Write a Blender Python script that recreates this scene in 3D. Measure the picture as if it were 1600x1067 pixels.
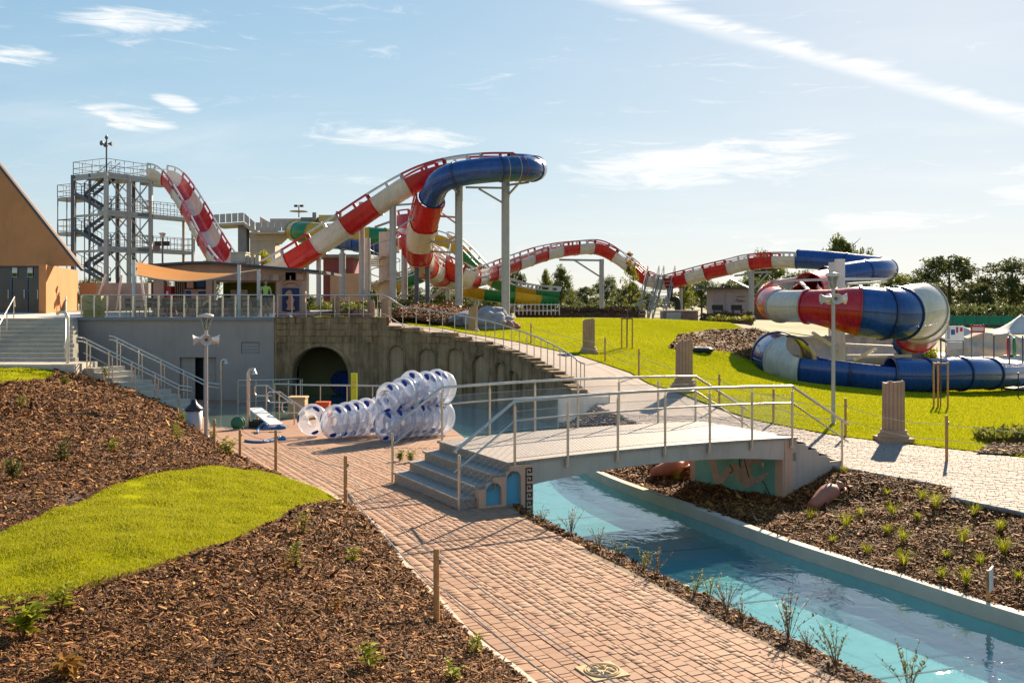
import bpy, bmesh, math, random
import numpy as np
from mathutils import Vector, Matrix
from mathutils.geometry import delaunay_2d_cdt
random.seed(7); RNG = np.random.default_rng(7)
R = math.radians
for o in list(bpy.data.objects): bpy.data.objects.remove(o)
scene = bpy.context.scene
COL = scene.collection

# ------------------------------------------------------------ camera, sky, sun, exposure
CAM_Z, F, HX, HY = 3.33, 1500.0, 800.0, 477.0     # metres; focal length and principal axis in photo pixels
cam = bpy.data.cameras.new('camera'); cam_ob = bpy.data.objects.new('camera', cam); COL.objects.link(cam_ob)
cam.lens = 36.0 * F / 1600; cam.sensor_width = 36; cam.shift_y = -(533.5 - HY) / 1600
cam.clip_start = 0.1; cam.clip_end = 6000
cam_ob.location = (0, 0, CAM_Z); cam_ob.rotation_euler = (R(90), 0, 0)
scene.camera = cam_ob

SUN_AZ, SUN_EL = math.atan2(0.43, 0.90), R(25)     # azimuth from +Y towards +X
sun = bpy.data.lights.new('sun', 'SUN'); sun.energy = 4.8; sun.angle = R(0.5); sun.color = (1, 0.82, 0.60)
sun_ob = bpy.data.objects.new('sun', sun); COL.objects.link(sun_ob)
sd = Vector((math.sin(SUN_AZ) * math.cos(SUN_EL), math.cos(SUN_AZ) * math.cos(SUN_EL), math.sin(SUN_EL)))
sun_ob.rotation_euler = sd.to_track_quat('Z', 'Y').to_euler(); sun_ob.location = sd * 60

world = bpy.data.worlds.new('World'); scene.world = world; world.use_nodes = True
wt = world.node_tree; wn = wt.nodes; wl = wt.links; wn.clear()
def wnode(t, **k):
    n = wn.new(t)
    for a, b in k.items(): setattr(n, a, b)
    return n
def wmath(op, a, b=None, c=None, clamp=False):
    n = wnode('ShaderNodeMath', operation=op, use_clamp=clamp)
    for i, v in enumerate((a, b, c)):
        if v is None: continue
        if isinstance(v, (int, float)): n.inputs[i].default_value = v
        else: wl.new(v, n.inputs[i])
    return n.outputs[0]
sky = wnode('ShaderNodeTexSky', sky_type='NISHITA'); sky.sun_disc = False
sky.sun_elevation = SUN_EL; sky.sun_rotation = SUN_AZ
sky.air_density = 1.0; sky.dust_density = 0.2; sky.ozone_density = 3.5; sky.altitude = 100
tc = wnode('ShaderNodeTexCoord'); DIR = tc.outputs['Generated']
def wdot(vec):
    n = wnode('ShaderNodeVectorMath', operation='DOT_PRODUCT'); wl.new(DIR, n.inputs[0]); n.inputs[1].default_value = vec
    return n.outputs['Value']
sep = wnode('ShaderNodeSeparateXYZ'); wl.new(DIR, sep.inputs[0])
zc = wmath('MAXIMUM', sep.outputs[2], 0.02)
px = wmath('DIVIDE', sep.outputs[0], wmath('ADD', zc, 0.10)); py = wmath('DIVIDE', sep.outputs[1], wmath('ADD', zc, 0.10))
comb = wnode('ShaderNodeCombineXYZ'); wl.new(px, comb.inputs[0]); wl.new(py, comb.inputs[1])
def wnoise(vec, scale, detail=6, rough=0.6, dist=0.0):
    n = wnode('ShaderNodeTexNoise'); n.inputs['Scale'].default_value = scale; n.inputs['Detail'].default_value = detail
    n.inputs['Roughness'].default_value = rough; n.inputs['Distortion'].default_value = dist; wl.new(vec, n.inputs['Vector'])
    return n.outputs['Fac']
mp = wnode('ShaderNodeMapping'); wl.new(comb.outputs[0], mp.inputs[0]); mp.inputs['Scale'].default_value = (0.55, 1.0, 1.0); mp.inputs['Rotation'].default_value = (0, 0, R(14))
n1 = wnoise(mp.outputs[0], 1.1, 8, 0.62, 0.4); n2 = wnoise(mp.outputs[0], 0.35, 3, 0.5)
def wramp(v, a, b):
    n = wnode('ShaderNodeMapRange', interpolation_type='SMOOTHSTEP'); wl.new(v, n.inputs[0]); n.inputs[1].default_value = a; n.inputs[2].default_value = b
    return n.outputs[0]
veil = wmath('MULTIPLY', wramp(n1, 0.44, 0.80), wramp(n2, 0.38, 0.66))
# single clouds: soft ellipses round a direction in the sky, broken up by the same noise
def sky_dir(x, y): return Vector(((x - HX) / F, 1, (HY - y) / F)).normalized()
def blob(x0, x1, y, h, tilt=0.0):
    c = sky_dir((x0 + x1) / 2, y); e = Vector((0, 0, 1)); s = c.cross(e).normalized(); up = s.cross(c).normalized()
    s2 = s * math.cos(tilt) + up * math.sin(tilt); u2 = up * math.cos(tilt) - s * math.sin(tilt)
    a = wmath('DIVIDE', wdot(s2), (x1 - x0) / 2 / F); b = wmath('DIVIDE', wdot(u2), h / 2 / F)
    d = wmath('ADD', wmath('MULTIPLY', a, a), wmath('MULTIPLY', b, b))
    front = wmath('GREATER_THAN', wdot(c), 0.5)
    return wmath('MULTIPLY', wramp(wmath('MULTIPLY', d, -1.0), -1.0, -0.05), front)
nm = wnode('ShaderNodeMapping'); wl.new(DIR, nm.inputs[0]); nm.inputs['Scale'].default_value = (7, 7, 46); nm.inputs['Rotation'].default_value = (0, R(3), 0)
nz = wnoise(nm.outputs[0], 1.6, 10, 0.66, 0.9)
blobs = None
for b in ((455, 770, 214, 62, R(-3)), (105, 290, 184, 46, R(-4)), (820, 1360, 258, 100, R(2)), (1080, 1350, 222, 44, 0),
          (230, 320, 160, 30, R(-16)), (1530, 1700, 290, 80, 0), (100, 330, 30, 46, 0), (-60, 90, 86, 44, 0), (1250, 1500, 345, 50, 0)):
    v = blob(*b); blobs = v if blobs is None else wmath('MAXIMUM', blobs, v)
blobs = wmath('MULTIPLY', wramp(wmath('ADD', wmath('MULTIPLY', blobs, 0.42), wmath('MULTIPLY', nz, 1.9)), 1.05, 1.75), 0.85)
# contrail: a great-circle band
ta, tb = sky_dir(930, -12), sky_dir(1600, 182); tn = ta.cross(tb).normalized()
nw = wmath('MULTIPLY', wmath('SUBTRACT', nz, 0.5), 0.016)
band = wmath('ABSOLUTE', wmath('ADD', wdot(tn), nw))
trail = wmath('MULTIPLY', wramp(wmath('MULTIPLY', band, -1), -0.013, -0.001), wmath('GREATER_THAN', sep.outputs[1], 0.0))
trail = wmath('MULTIPLY', trail, wmath('ADD', 0.30, wmath('MULTIPLY', wramp(nz, 0.35, 0.75), 0.60)))
cl = wmath('MAXIMUM', wmath('MAXIMUM', wmath('MULTIPLY', veil, 0.42), blobs), trail, clamp=True)
low = wramp(sep.outputs[2], 0.0, 0.06)
cl = wmath('MULTIPLY', cl, low)
# soft shoulder over the whole sky (brightness compressed to cut glare and lift fill), then more saturation
def vmath(op, a, b):
    n = wnode('ShaderNodeVectorMath', operation=op)
    for i, v in enumerate((a, b)):
        if isinstance(v, tuple): n.inputs[i].default_value = v
        else: wl.new(v, n.inputs[i])
    return n.outputs[0]
SHOULDER = 3.4
soft = vmath('DIVIDE', sky.outputs[0], vmath('ADD', vmath('MULTIPLY', sky.outputs[0], (1/SHOULDER,)*3), (1, 1, 1)))
hs = wnode('ShaderNodeHueSaturation'); hs.inputs['Saturation'].default_value = 1.32; wl.new(soft, hs.inputs['Color'])
mixc = wnode('ShaderNodeMix', data_type='RGBA'); wl.new(cl, mixc.inputs[0]); wl.new(hs.outputs[0], mixc.inputs[6])
SKY_CLOUD = (3.35, 3.27, 3.15, 1)
mixc.inputs[7].default_value = SKY_CLOUD
bg = wnode('ShaderNodeBackground'); bg.inputs[1].default_value = 0.138; wl.new(mixc.outputs[2], bg.inputs[0])
wo = wnode('ShaderNodeOutputWorld'); wl.new(bg.outputs[0], wo.inputs[0])

scene.view_settings.view_transform = 'Standard'; scene.view_settings.look = 'None'
scene.view_settings.exposure = 1.38; scene.view_settings.gamma = 1.0; scene.view_settings.use_curve_mapping = False
scene.cycles.max_bounces = 12; scene.cycles.transparent_max_bounces = 24
scene.cycles.caustics_reflective = False; scene.cycles.caustics_refractive = False

# ------------------------------------------------------------ survey helpers: where a sighted point stands on a known height or distance
def at_z(px_, py_, z=0.0):
    d = F * (CAM_Z - z) / (py_ - HY); return ((px_ - HX) / F * d, d)
def at_d(px_, py_, d):
    return Vector(((px_ - HX) / F * d, d, CAM_Z - (py_ - HY) / F * d))

# ------------------------------------------------------------ mesh helpers
class MB:
    def __init__(s): s.v = []; s.f = []; s.m = []; s.sm = []
    def add(s, vs, fs, mi=0, smooth=False):
        o = len(s.v); s.v += [tuple(p) for p in vs]
        for f in fs: s.f.append(tuple(i + o for i in f)); s.m.append(mi); s.sm.append(smooth)
    def box(s, lo, hi, mi=0, M=None):
        x0, y0, z0 = lo; x1, y1, z1 = hi
        vs = [(x0,y0,z0),(x1,y0,z0),(x1,y1,z0),(x0,y1,z0),(x0,y0,z1),(x1,y0,z1),(x1,y1,z1),(x0,y1,z1)]
        if M is not None: vs = [M @ Vector(p) for p in vs]
        s.add(vs, [(0,3,2,1),(4,5,6,7),(0,1,5,4),(1,2,6,5),(2,3,7,6),(3,0,4,7)], mi)
    def cbox(s, c, size, mi=0, M=None):
        s.box([c[i]-size[i]/2 for i in range(3)], [c[i]+size[i]/2 for i in range(3)], mi, M)
    def beam(s, a, b, w, h=None, mi=0, up=(0,0,1)):
        a = Vector(a); b = Vector(b); h = h or w; t = (b-a)
        if t.length < 1e-6: return
        t.normalize(); u = Vector(up)
        if abs(t.dot(u)) > .98: u = Vector((0,1,0))
        sd_ = t.cross(u).normalized(); u = sd_.cross(t)
        vs = [p + sd_*(i*w/2) + u*(j*h/2) for p in (a, b) for i, j in ((-1,-1),(1,-1),(1,1),(-1,1))]
        s.add(vs, [(0,1,2,3),(7,6,5,4),(0,4,5,1),(1,5,6,2),(2,6,7,3),(3,7,4,0)], mi)
    def tube(s, pts, r, n=8, mi=0, cap=True, closed=False):
        pts = [Vector(p) for p in pts]; k = len(pts); rs = r if isinstance(r, (list, tuple)) else [r]*k
        rings = []; prev = None
        for i, p in enumerate(pts):
            if closed: t = pts[(i+1) % k] - pts[i-1]
            else: t = pts[min(i+1, k-1)] - pts[max(i-1, 0)]
            t.normalize()
            if prev is None:
                u = Vector((0,0,1)) if abs(t.z) < .9 else Vector((1,0,0))
            else: u = prev
            u = (u - t*u.dot(t)).normalized(); prev = u; w = t.cross(u)
            rings.append([p + (u*math.cos(a) + w*math.sin(a))*rs[i] for a in [2*math.pi*j/n for j in range(n)]])
        vs = [q for rg in rings for q in rg]; fs = []
        for i in range(k if closed else k-1):
            i2 = (i+1) % k
            for j in range(n): fs.append((i*n+j, i*n+(j+1)%n, i2*n+(j+1)%n, i2*n+j))
        s.add(vs, fs, mi, n > 5)
        if cap and not closed:
            s.add(rings[0], [tuple(reversed(range(n)))], mi); s.add(rings[-1], [tuple(range(n))], mi)
    def lathe(s, prof, c=(0,0,0), n=16, mi=0, smooth=True, M=None, cap=True):
        vs = []
        for r, z in prof:
            for j in range(n):
                a = 2*math.pi*j/n; vs.append(Vector((c[0]+r*math.cos(a), c[1]+r*math.sin(a), c[2]+z)))
        if M is not None: vs = [M @ p for p in vs]
        fs = [(i*n+j, i*n+(j+1)%n, (i+1)*n+(j+1)%n, (i+1)*n+j) for i in range(len(prof)-1) for j in range(n)]
        s.add(vs, fs, mi, smooth)
        if cap:
            s.add(vs[:n], [tuple(reversed(range(n)))], mi); s.add(vs[-n:], [tuple(range(n))], mi)
    def prism(s, poly, place, h0, h1, mi=0, holes=(), capmi=None):
        """polygon in its own plane (a,b); place(a,b,h) -> point"""
        tris, pts = tri_poly(poly, holes)
        cm = mi if capmi is None else capmi
        s.add([place(a, b, h1) for a, b in pts], tris, cm)
        s.add([place(a, b, h0) for a, b in pts], [tuple(reversed(t)) for t in tris], mi)
        for lp in [poly] + list(holes):
            k = len(lp); vs = [place(a, b, h0) for a, b in lp] + [place(a, b, h1) for a, b in lp]
            s.add(vs, [(i, (i+1)%k, k+(i+1)%k, k+i) for i in range(k)], mi)
    def build(s, name, mats, parent=None, loc=None):
        me = bpy.data.meshes.new(name); me.from_pydata(s.v, [], s.f)
        if not isinstance(mats, (list, tuple)): mats = [mats]
        for m in mats: me.materials.append(m)
        me.polygons.foreach_set('material_index', s.m); me.polygons.foreach_set('use_smooth', s.sm); me.update()
        return link(name, me, parent, loc)
def link(name, me, parent=None, loc=None):
    o = bpy.data.objects.new(name, me); COL.objects.link(o)
    if loc is not None: o.location = loc
    if parent is not None: o.parent = parent
    return o
def pip(P, poly):
    P = np.asarray(P, float); x, y = P[:, 0], P[:, 1]; ins = np.zeros(len(P), bool); k = len(poly)
    for i in range(k):
        x0, y0 = poly[i][:2]; x1, y1 = poly[(i+1) % k][:2]
        if y0 == y1: continue
        c = ((y0 > y) != (y1 > y)) & (x < (x1-x0)*(y-y0)/(y1-y0)+x0); ins ^= c
    return ins
def tri_poly(poly, holes=(), extra=None):
    pts = [Vector(p[:2]) for p in poly]; edges = [(i, (i+1) % len(poly)) for i in range(len(poly))]
    for h in holes:
        o = len(pts); pts += [Vector(p[:2]) for p in h]; edges += [(o+i, o+(i+1) % len(h)) for i in range(len(h))]
    if extra is not None: pts += [Vector(p) for p in extra]
    vo, eo, fo, *_ = delaunay_2d_cdt(pts, edges, [], 0, 1e-5)
    cen = np.array([[(vo[f[0]].x+vo[f[1]].x+vo[f[2]].x)/3, (vo[f[0]].y+vo[f[1]].y+vo[f[2]].y)/3] for f in fo])
    ok = pip(cen, poly)
    for h in holes: ok &= ~pip(cen, h)
    tris = []
    for f, k in zip(fo, ok):
        if not k: continue
        a, b, c = (vo[i] for i in f)
        tris.append(tuple(f) if (b-a).cross(c-a) > 0 else (f[0], f[2], f[1]))
    return tris, [(p.x, p.y) for p in vo]
def sheet(name, poly, zf, mat, step, holes=(), parent=None, jitter=.25, subdiv_edge=True):
    """ground sheet cut to a plan polygon, heights from zf(x, y)"""
    def dens(lp):
        out = []
        for i in range(len(lp)):
            a = Vector(lp[i][:2]); b = Vector(lp[(i+1) % len(lp)][:2]); n = max(1, int((b-a).length/(step*1.3)))
            out += [tuple(a.lerp(b, j/n)) for j in range(n)]
        return out
    pl = dens(poly) if subdiv_edge else poly; hl = [dens(h) for h in holes]
    xs = [p[0] for p in pl]; ys = [p[1] for p in pl]
    gx, gy = np.meshgrid(np.arange(min(xs), max(xs), step), np.arange(min(ys), max(ys), step))
    g = np.stack([gx.ravel(), gy.ravel()], 1) + RNG.uniform(-jitter, jitter, (gx.size, 2))*step
    g = g[pip(g, pl)]
    for h in hl: g = g[~pip(g, h)]
    tris, pts = tri_poly(pl, hl, g)
    P = np.array(pts); Z = zf(P[:, 0], P[:, 1])
    me = bpy.data.meshes.new(name); me.from_pydata(np.column_stack([P, Z]).tolist(), [], tris); me.materials.append(mat)
    me.polygons.foreach_set('use_smooth', [True]*len(tris)); me.update()
    return link(name, me, parent)
def raw_mesh(name, V, Fq, mats, parent=None, mi=None, smooth=False):
    """big meshes straight from numpy; Fq (n,k)"""
    me = bpy.data.meshes.new(name); n, k = Fq.shape
    me.vertices.add(len(V)); me.vertices.foreach_set('co', np.ascontiguousarray(V, np.float32).ravel())
    me.loops.add(n*k); me.loops.foreach_set('vertex_index', np.ascontiguousarray(Fq, np.int32).ravel())
    me.polygons.add(n); me.polygons.foreach_set('loop_start', np.arange(0, n*k, k, dtype=np.int32))
    if mi is not None: me.polygons.foreach_set('material_index', np.ascontiguousarray(mi, np.int32))
    if smooth: me.polygons.foreach_set('use_smooth', np.ones(n, bool))
    for m in (mats if isinstance(mats, (list, tuple)) else [mats]): me.materials.append(m)
    me.update(calc_edges=True); me.validate()
    return link(name, me, parent)
def thing(name, label, cat, loc=(0,0,0), group=None, rz=0.0):
    o = bpy.data.objects.new(name, None); COL.objects.link(o); o.location = loc; o.rotation_euler = (0,0,rz); o.empty_display_size = .2
    return tag(o, label, cat, group)
def tag(o, label=None, cat=None, group=None, kind=None):
    if label: o['label'] = label
    if cat: o['category'] = cat
    if group: o['group'] = group
    if kind: o['kind'] = kind
    return o
def copy_tree(o, parent=None, loc=None, rz=None, label=None):
    c = o.copy(); COL.objects.link(c); c.parent = parent
    if loc is not None: c.location = loc
    if rz is not None: c.rotation_euler = (0,0,rz)
    if label: c['label'] = label
    for ch in o.children: copy_tree(ch, c)
    return c
def catmull(P, step=None, n=12):
    P = [Vector(p) for p in P]; out = []
    for i in range(len(P)-1):
        p0 = P[max(i-1, 0)]; p1 = P[i]; p2 = P[i+1]; p3 = P[min(i+2, len(P)-1)]
        for j in range(n):
            t = j/n; out.append(0.5*((2*p1) + (p2-p0)*t + (2*p0-5*p1+4*p2-p3)*t*t + (3*p1-p0-3*p2+p3)*t**3))
    out.append(P[-1])
    if step is None: return out
    L = [0.0]
    for a, b in zip(out, out[1:]): L.append(L[-1]+(b-a).length)
    m = max(2, int(round(L[-1]/step))); res = []; k = 0
    for i in range(m+1):
        s_ = L[-1]*i/m
        while k < len(L)-2 and L[k+1] < s_: k += 1
        t = (s_-L[k])/max(1e-9, L[k+1]-L[k]); res.append(out[k].lerp(out[k+1], min(1, t)))
    return res
# ------------------------------------------------------------ materials (all procedural)
class NT:
    def __init__(s, name):
        s.m = bpy.data.materials.new(name); s.m.use_nodes = True; s.t = s.m.node_tree; s.t.nodes.clear()
        s.out = s.t.nodes.new('ShaderNodeOutputMaterial')
    def n(s, ty, **k):
        x = s.t.nodes.new(ty)
        for a, b in k.items(): setattr(x, a, b)
        return x
    def l(s, a, b): s.t.links.new(a, b)
    def val(s, sock, v):
        if hasattr(v, 'is_linked') or isinstance(v, bpy.types.NodeSocket): s.l(v, sock)
        else: sock.default_value = v
    def coord(s, scale=(1,1,1), kind='Object', rot=(0,0,0)):
        c = s.n('ShaderNodeTexCoord'); m = s.n('ShaderNodeMapping'); m.inputs['Scale'].default_value = scale; m.inputs['Rotation'].default_value = rot
        s.l(c.outputs[kind], m.inputs[0]); return m.outputs[0]
    def pos(s, scale=(1,1,1), rot=(0,0,0)):
        g = s.n('ShaderNodeNewGeometry'); m = s.n('ShaderNodeMapping'); m.inputs['Scale'].default_value = scale; m.inputs['Rotation'].default_value = rot
        s.l(g.outputs['Position'], m.inputs[0]); return m.outputs[0]
    def noise(s, vec, scale=5, detail=4, rough=.55, dist=0):
        x = s.n('ShaderNodeTexNoise'); x.inputs['Scale'].default_value = scale; x.inputs['Detail'].default_value = detail
        x.inputs['Roughness'].default_value = rough; x.inputs['Distortion'].default_value = dist; s.l(vec, x.inputs['Vector']); return x.outputs['Fac']
    def rng(s, v, a, b, c=0., d=1.):
        x = s.n('ShaderNodeMapRange'); s.l(v, x.inputs[0]); x.inputs[1].default_value = a; x.inputs[2].default_value = b; x.inputs[3].default_value = c; x.inputs[4].default_value = d; return x.outputs[0]
    def mix(s, fac, a, b, blend='MIX'):
        x = s.n('ShaderNodeMix', data_type='RGBA', blend_type=blend); s.val(x.inputs[0], fac)
        for i, v in ((6, a), (7, b)):
            if isinstance(v, tuple): x.inputs[i].default_value = (*v[:3], 1)
            else: s.l(v, x.inputs[i])
        return x.outputs[2]
    def math(s, op, a, b=0.0):
        x = s.n('ShaderNodeMath', operation=op); s.val(x.inputs[0], a); s.val(x.inputs[1], b); return x.outputs[0]
    def ramp(s, fac, stops):
        x = s.n('ShaderNodeValToRGB'); s.l(fac, x.inputs[0]); e = x.color_ramp.elements
        while len(e) < len(stops): e.new(.5)
        for k, (p, c) in zip(e, stops): k.position = p; k.color = (*c, 1)
        return x.outputs[0]
    def rand(s):
        """a random number for each separate piece: object and mesh island"""
        g = s.n('ShaderNodeNewGeometry'); o = s.n('ShaderNodeObjectInfo')
        return s.math('FRACT', s.math('ADD', g.outputs['Random Per Island'], o.outputs['Random']))
    def bump(s, h, strength=.3, dist=.02):
        x = s.n('ShaderNodeBump'); x.inputs['Strength'].default_value = strength; x.inputs['Distance'].default_value = dist; s.l(h, x.inputs['Height']); return x.outputs[0]
    def pbr(s, col, rough=.6, metal=0., normal=None, spec=.5, coat=0., trans=0., extra=None):
        b = s.n('ShaderNodeBsdfPrincipled')
        if isinstance(col, tuple): b.inputs['Base Color'].default_value = (*col[:3], 1)
        else: s.l(col, b.inputs['Base Color'])
        s.val(b.inputs['Roughness'], rough); s.val(b.inputs['Metallic'], metal); b.inputs['Specular IOR Level'].default_value = spec
        b.inputs['Coat Weight'].default_value = coat; b.inputs['Coat Roughness'].default_value = .08
        if normal is not None: s.l(normal, b.inputs['Normal'])
        return b
    def done(s, sh): s.l(sh.outputs[0] if hasattr(sh, 'outputs') else sh, s.out.inputs[0]); return s.m
def dirty(name, col, rough=.7, var=.25, scale=3., bump=.15, metal=0., fine=40., spec=.4, coat=0.):
    """plain stuff with blotches, fine grain and a little relief"""
    t = NT(name); p = t.pos(); a = t.noise(p, scale, 5, .6); b = t.noise(p, fine, 3)
    f = t.math('ADD', t.math('MULTIPLY', a, .7), t.math('MULTIPLY', b, .3))
    c = t.mix(t.rng(f, .3, .7), tuple(x*(1-var) for x in col), tuple(min(1, x*(1+var*.7)) for x in col))
    return t.done(t.pbr(c, t.rng(a, .3, .7, max(.02, rough-.1), min(1, rough+.1)), metal, t.bump(b, bump, .01), spec, coat))
def gloss(name, col, rough=.22, var=.10, glow=0.0):
    """gel-coated fibreglass: weathered, faint streaks, light comes through a little"""
    t = NT(name); p = t.pos((1, 1, 1)); a = t.noise(p, .9, 5, .6); b = t.noise(t.pos((3, 3, .6)), 2.2, 4, .6)
    f = t.math('ADD', t.math('MULTIPLY', a, .5), t.math('MULTIPLY', b, .5))
    c = t.mix(t.rng(f, .3, .7), tuple(x*(1-var*2.4) for x in col), tuple(min(1, x*(1+var)) for x in col))
    sh = t.pbr(c, t.rng(b, .3, .75, rough, rough+.22), 0, None, .5, .25)
    if glow > 0:
        tr = t.n('ShaderNodeBsdfTranslucent'); t.l(c, tr.inputs[0]); mx = t.n('ShaderNodeMixShader'); mx.inputs[0].default_value = glow
        t.l(sh.outputs[0], mx.inputs[1]); t.l(tr.outputs[0], mx.inputs[2]); return t.done(mx)
    return t.done(sh)
def streaky(name, col, rough=.85, var=.2, stain=.35, bump=.2):
    """rendered or cast wall: run-off streaks, blotches, pores"""
    t = NT(name); p = t.pos(); a = t.noise(p, .7, 6, .65); b = t.noise(p, 35, 4, .7); v = t.noise(t.pos((2.4, 2.4, .16)), 2.0, 6, .65, .3)
    c = t.mix(t.rng(a, .3, .7), tuple(x*(1-var) for x in col), tuple(min(1, x*(1+var*.6)) for x in col)); c = t.mix(t.rng(v, .5, .78, 0, stain), c, tuple(x*.45 for x in col)); c = t.mix(t.rng(b, .5, .8, 0, .25), c, tuple(x*.6 for x in col))
    return t.done(t.pbr(c, rough, 0, t.bump(b, bump, .01), .3))
def leafy(name, c0, c1, c2, glow=.45, rough=.55):
    t = NT(name); r = t.rand(); c = t.ramp(r, [(0, c0), (.5, c1), (1, c2)])
    d = t.pbr(c, rough, 0, None, .12); tr = t.n('ShaderNodeBsdfTranslucent'); t.l(c, tr.inputs[0]); mx = t.n('ShaderNodeMixShader'); mx.inputs[0].default_value = glow
    t.l(d.outputs[0], mx.inputs[1]); t.l(tr.outputs[0], mx.inputs[2]); return t.done(mx)

def paver_mat(name, stops, dirt=(.32, .22, .15)):
    t = NT(name); r = t.rand(); c = t.ramp(r, stops); p = t.pos(); a = t.noise(p, 1.3, 5, .6); b = t.noise(p, 90, 3, .7)
    c = t.mix(t.rng(a, .42, .85, 0, .45), c, dirt); c = t.mix(t.rng(b, .35, .75, 0, .35), c, tuple(x*.7 for x in dirt))
    return t.done(t.pbr(c, .8, 0, t.bump(b, .25, .004), .3))
PAV_R = [(0, (.33, .17, .098)), (.3, (.40, .22, .13)), (.6, (.36, .19, .112)), (.85, (.43, .25, .155)), (1, (.32, .175, .112))]
PAV_G = [(0, (.26, .20, .165)), (.35, (.32, .25, .21)), (.7, (.285, .215, .175)), (1, (.34, .27, .225))]
M = {}
M['paver_red'] = paver_mat('red paver', PAV_R); M['paver_grey'] = paver_mat('greyish paver', PAV_G, (.34, .28, .25))
def paved_far(name, stops, joint, ang):
    t = NT(name); p = t.pos((1, 1, 1), (0, 0, ang)); b = t.n('ShaderNodeTexBrick'); t.l(p, b.inputs['Vector'])
    b.inputs['Scale'].default_value = 1; b.inputs['Brick Width'].default_value = .2; b.inputs['Row Height'].default_value = .16; b.inputs['Mortar Size'].default_value = .007
    b.inputs['Color1'].default_value = (*stops[1][1], 1); b.inputs['Color2'].default_value = (*stops[0][1], 1); b.inputs['Mortar'].default_value = (*joint, 1); b.inputs['Bias'].default_value = -.1
    a = t.noise(t.pos(), .8, 5, .6); c = t.mix(t.rng(a, .35, .8, 0, .4), b.outputs['Color'], tuple(x*.75 for x in stops[0][1]))
    return t.done(t.pbr(c, .82, 0, t.bump(b.outputs['Fac'], -.3, .006), .3))
M['joint'] = dirty('joint sand', (.22, .145, .09), .9, .3, 6, .3)
M['concrete'] = streaky('concrete', (.55, .455, .365), .8, .22, .45, .25)
M['concrete_light'] = dirty('pale concrete', (.58, .49, .38), .75, .2, 2.0, .2)
M['concrete_dark'] = dirty('weathered concrete', (.26, .25, .24), .8, .3, 1.2, .3)
M['render_grey'] = streaky('grey render', (.40, .335, .285), .85, .10, .22, .12)
M['steel'] = dirty('brushed steel', (.60, .55, .48), .36, .12, 8, .05, 1.0)
M['steel_warm'] = dirty('stainless post', (.56, .50, .43), .38, .15, 6, .05, .9)
M['galv'] = dirty('galvanised steel', (.40, .385, .37), .5, .2, 3, .05, .35)
M['galv_dark'] = dirty('dark painted steel', (.10, .11, .135), .5, .2, 3, .05, .2)
M['dark'] = dirty('dark plastic', (.012, .012, .013), .5, .3, 5, .1)
M['tunnel'] = dirty('shade-black lining', (.006, .006, .007), 1.0, .3, 2, .2, spec=0.)  # darkness inside the tunnel is painted into this near-black colour
M['black_glass'] = dirty('dark window glass', (.012, .014, .016), .06, .3, 2, .0, 0., 10, .6)
M['wood_post'] = dirty('stained wood post', (.48, .24, .075), .65, .3, 9, .25)
M['wood_dark'] = dirty('brown stake', (.25, .13, .06), .7, .3, 9, .25)
M['rope'] = dirty('pale rope', (.62, .55, .42), .8, .15, 30, .1)
M['peach'] = streaky('peach plaster', (.62, .39, .26), .85, .14, .3, .2)
M['terracotta_wall'] = streaky('ochre render', (.52, .225, .085), .85, .14, .25, .25)
M['niche_blue'] = dirty('blue painted niche', (.10, .33, .47), .7, .2, 4, .1)
M['black_paint'] = dirty('black paint', (.035, .025, .022), .6, .3, 8, .1)
M['mural_green'] = dirty('green mural paint', (.20, .45, .35), .75, .3, 3, .15)
M['mural_tan'] = dirty('tan mural paint', (.50, .37, .28), .8, .25, 8, .2)
M['mural_brown'] = dirty('brown mural line', (.12, .07, .05), .8, .2, 8, .1)
M['terracotta'] = dirty('terracotta', (.42, .15, .085), .6, .25, 4, .2)
M['column_stone'] = dirty('column stone', (.40, .26, .165), .85, .28, 2.2, .3)
M['boulder'] = dirty('reddish boulder', (.38, .18, .12), .85, .3, 2, .4)
M['rock_grey'] = dirty('grey rock', (.30, .29, .33), .85, .5, 2.2, .5)
M['white_paint'] = dirty('white paint', (.74, .73, .70), .55, .1, 3, .05)
M['yellow_board'] = dirty('yellow board', (.52, .40, .14), .6, .2, 4, .1)
M['tan_block'] = dirty('tan block', (.52, .38, .20), .8, .2, 3, .2)
M['green_drum'] = dirty('green hose reel', (.03, .16, .09), .5, .3, 6, .1)
M['blue_hose'] = dirty('blue hose', (.03, .17, .42), .5, .2, 6, .05)
M['orange'] = dirty('orange plastic', (.75, .13, .03), .5, .15, 4, .05)
M['lime'] = dirty('lime plastic', (.55, .62, .02), .5, .15, 4, .05)
M['bag'] = dirty('black bag', (.02, .018, .022), .35, .3, 10, .5)
M['roof_dark'] = dirty('dark roof sheet', (.06, .06, .07), .6, .2, 2, .1)
M['facade'] = streaky('kiosk facade', (.54, .33, .235), .85, .14, .25, .2)
M['navy'] = dirty('navy panel', (.02, .035, .10), .6, .2, 3, .05)
M['relief_orange'] = dirty('orange relief', (.55, .24, .14), .8, .2, 4, .3)
M['maroon'] = dirty('maroon facade', (.24, .07, .08), .8, .2, 1, .1)
M['red_paint'] = dirty('red paint', (.45, .02, .025), .5, .2, 3, .05)
M['chair_dark'] = dirty('dark wicker', (.035, .028, .026), .6, .3, 20, .3)
M['pink_shed'] = dirty('pinkish boards', (.36, .28, .27), .8, .12, 1.5, .1)
M['hedge_twig'] = dirty('twigs', (.16, .09, .055), .9, .4, 8, .4)
M['trunk'] = dirty('bark', (.10, .075, .055), .9, .35, 6, .6)
M['soil'] = dirty('soil', (.075, .048, .032), .95, .4, 5, .6)
M['far_ground'] = dirty('rough ground', (.21, .20, .085), .95, .4, .25, .3)
M['sand'] = dirty('pale paving', (.60, .56, .50), .85, .15, .6, .1)
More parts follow.
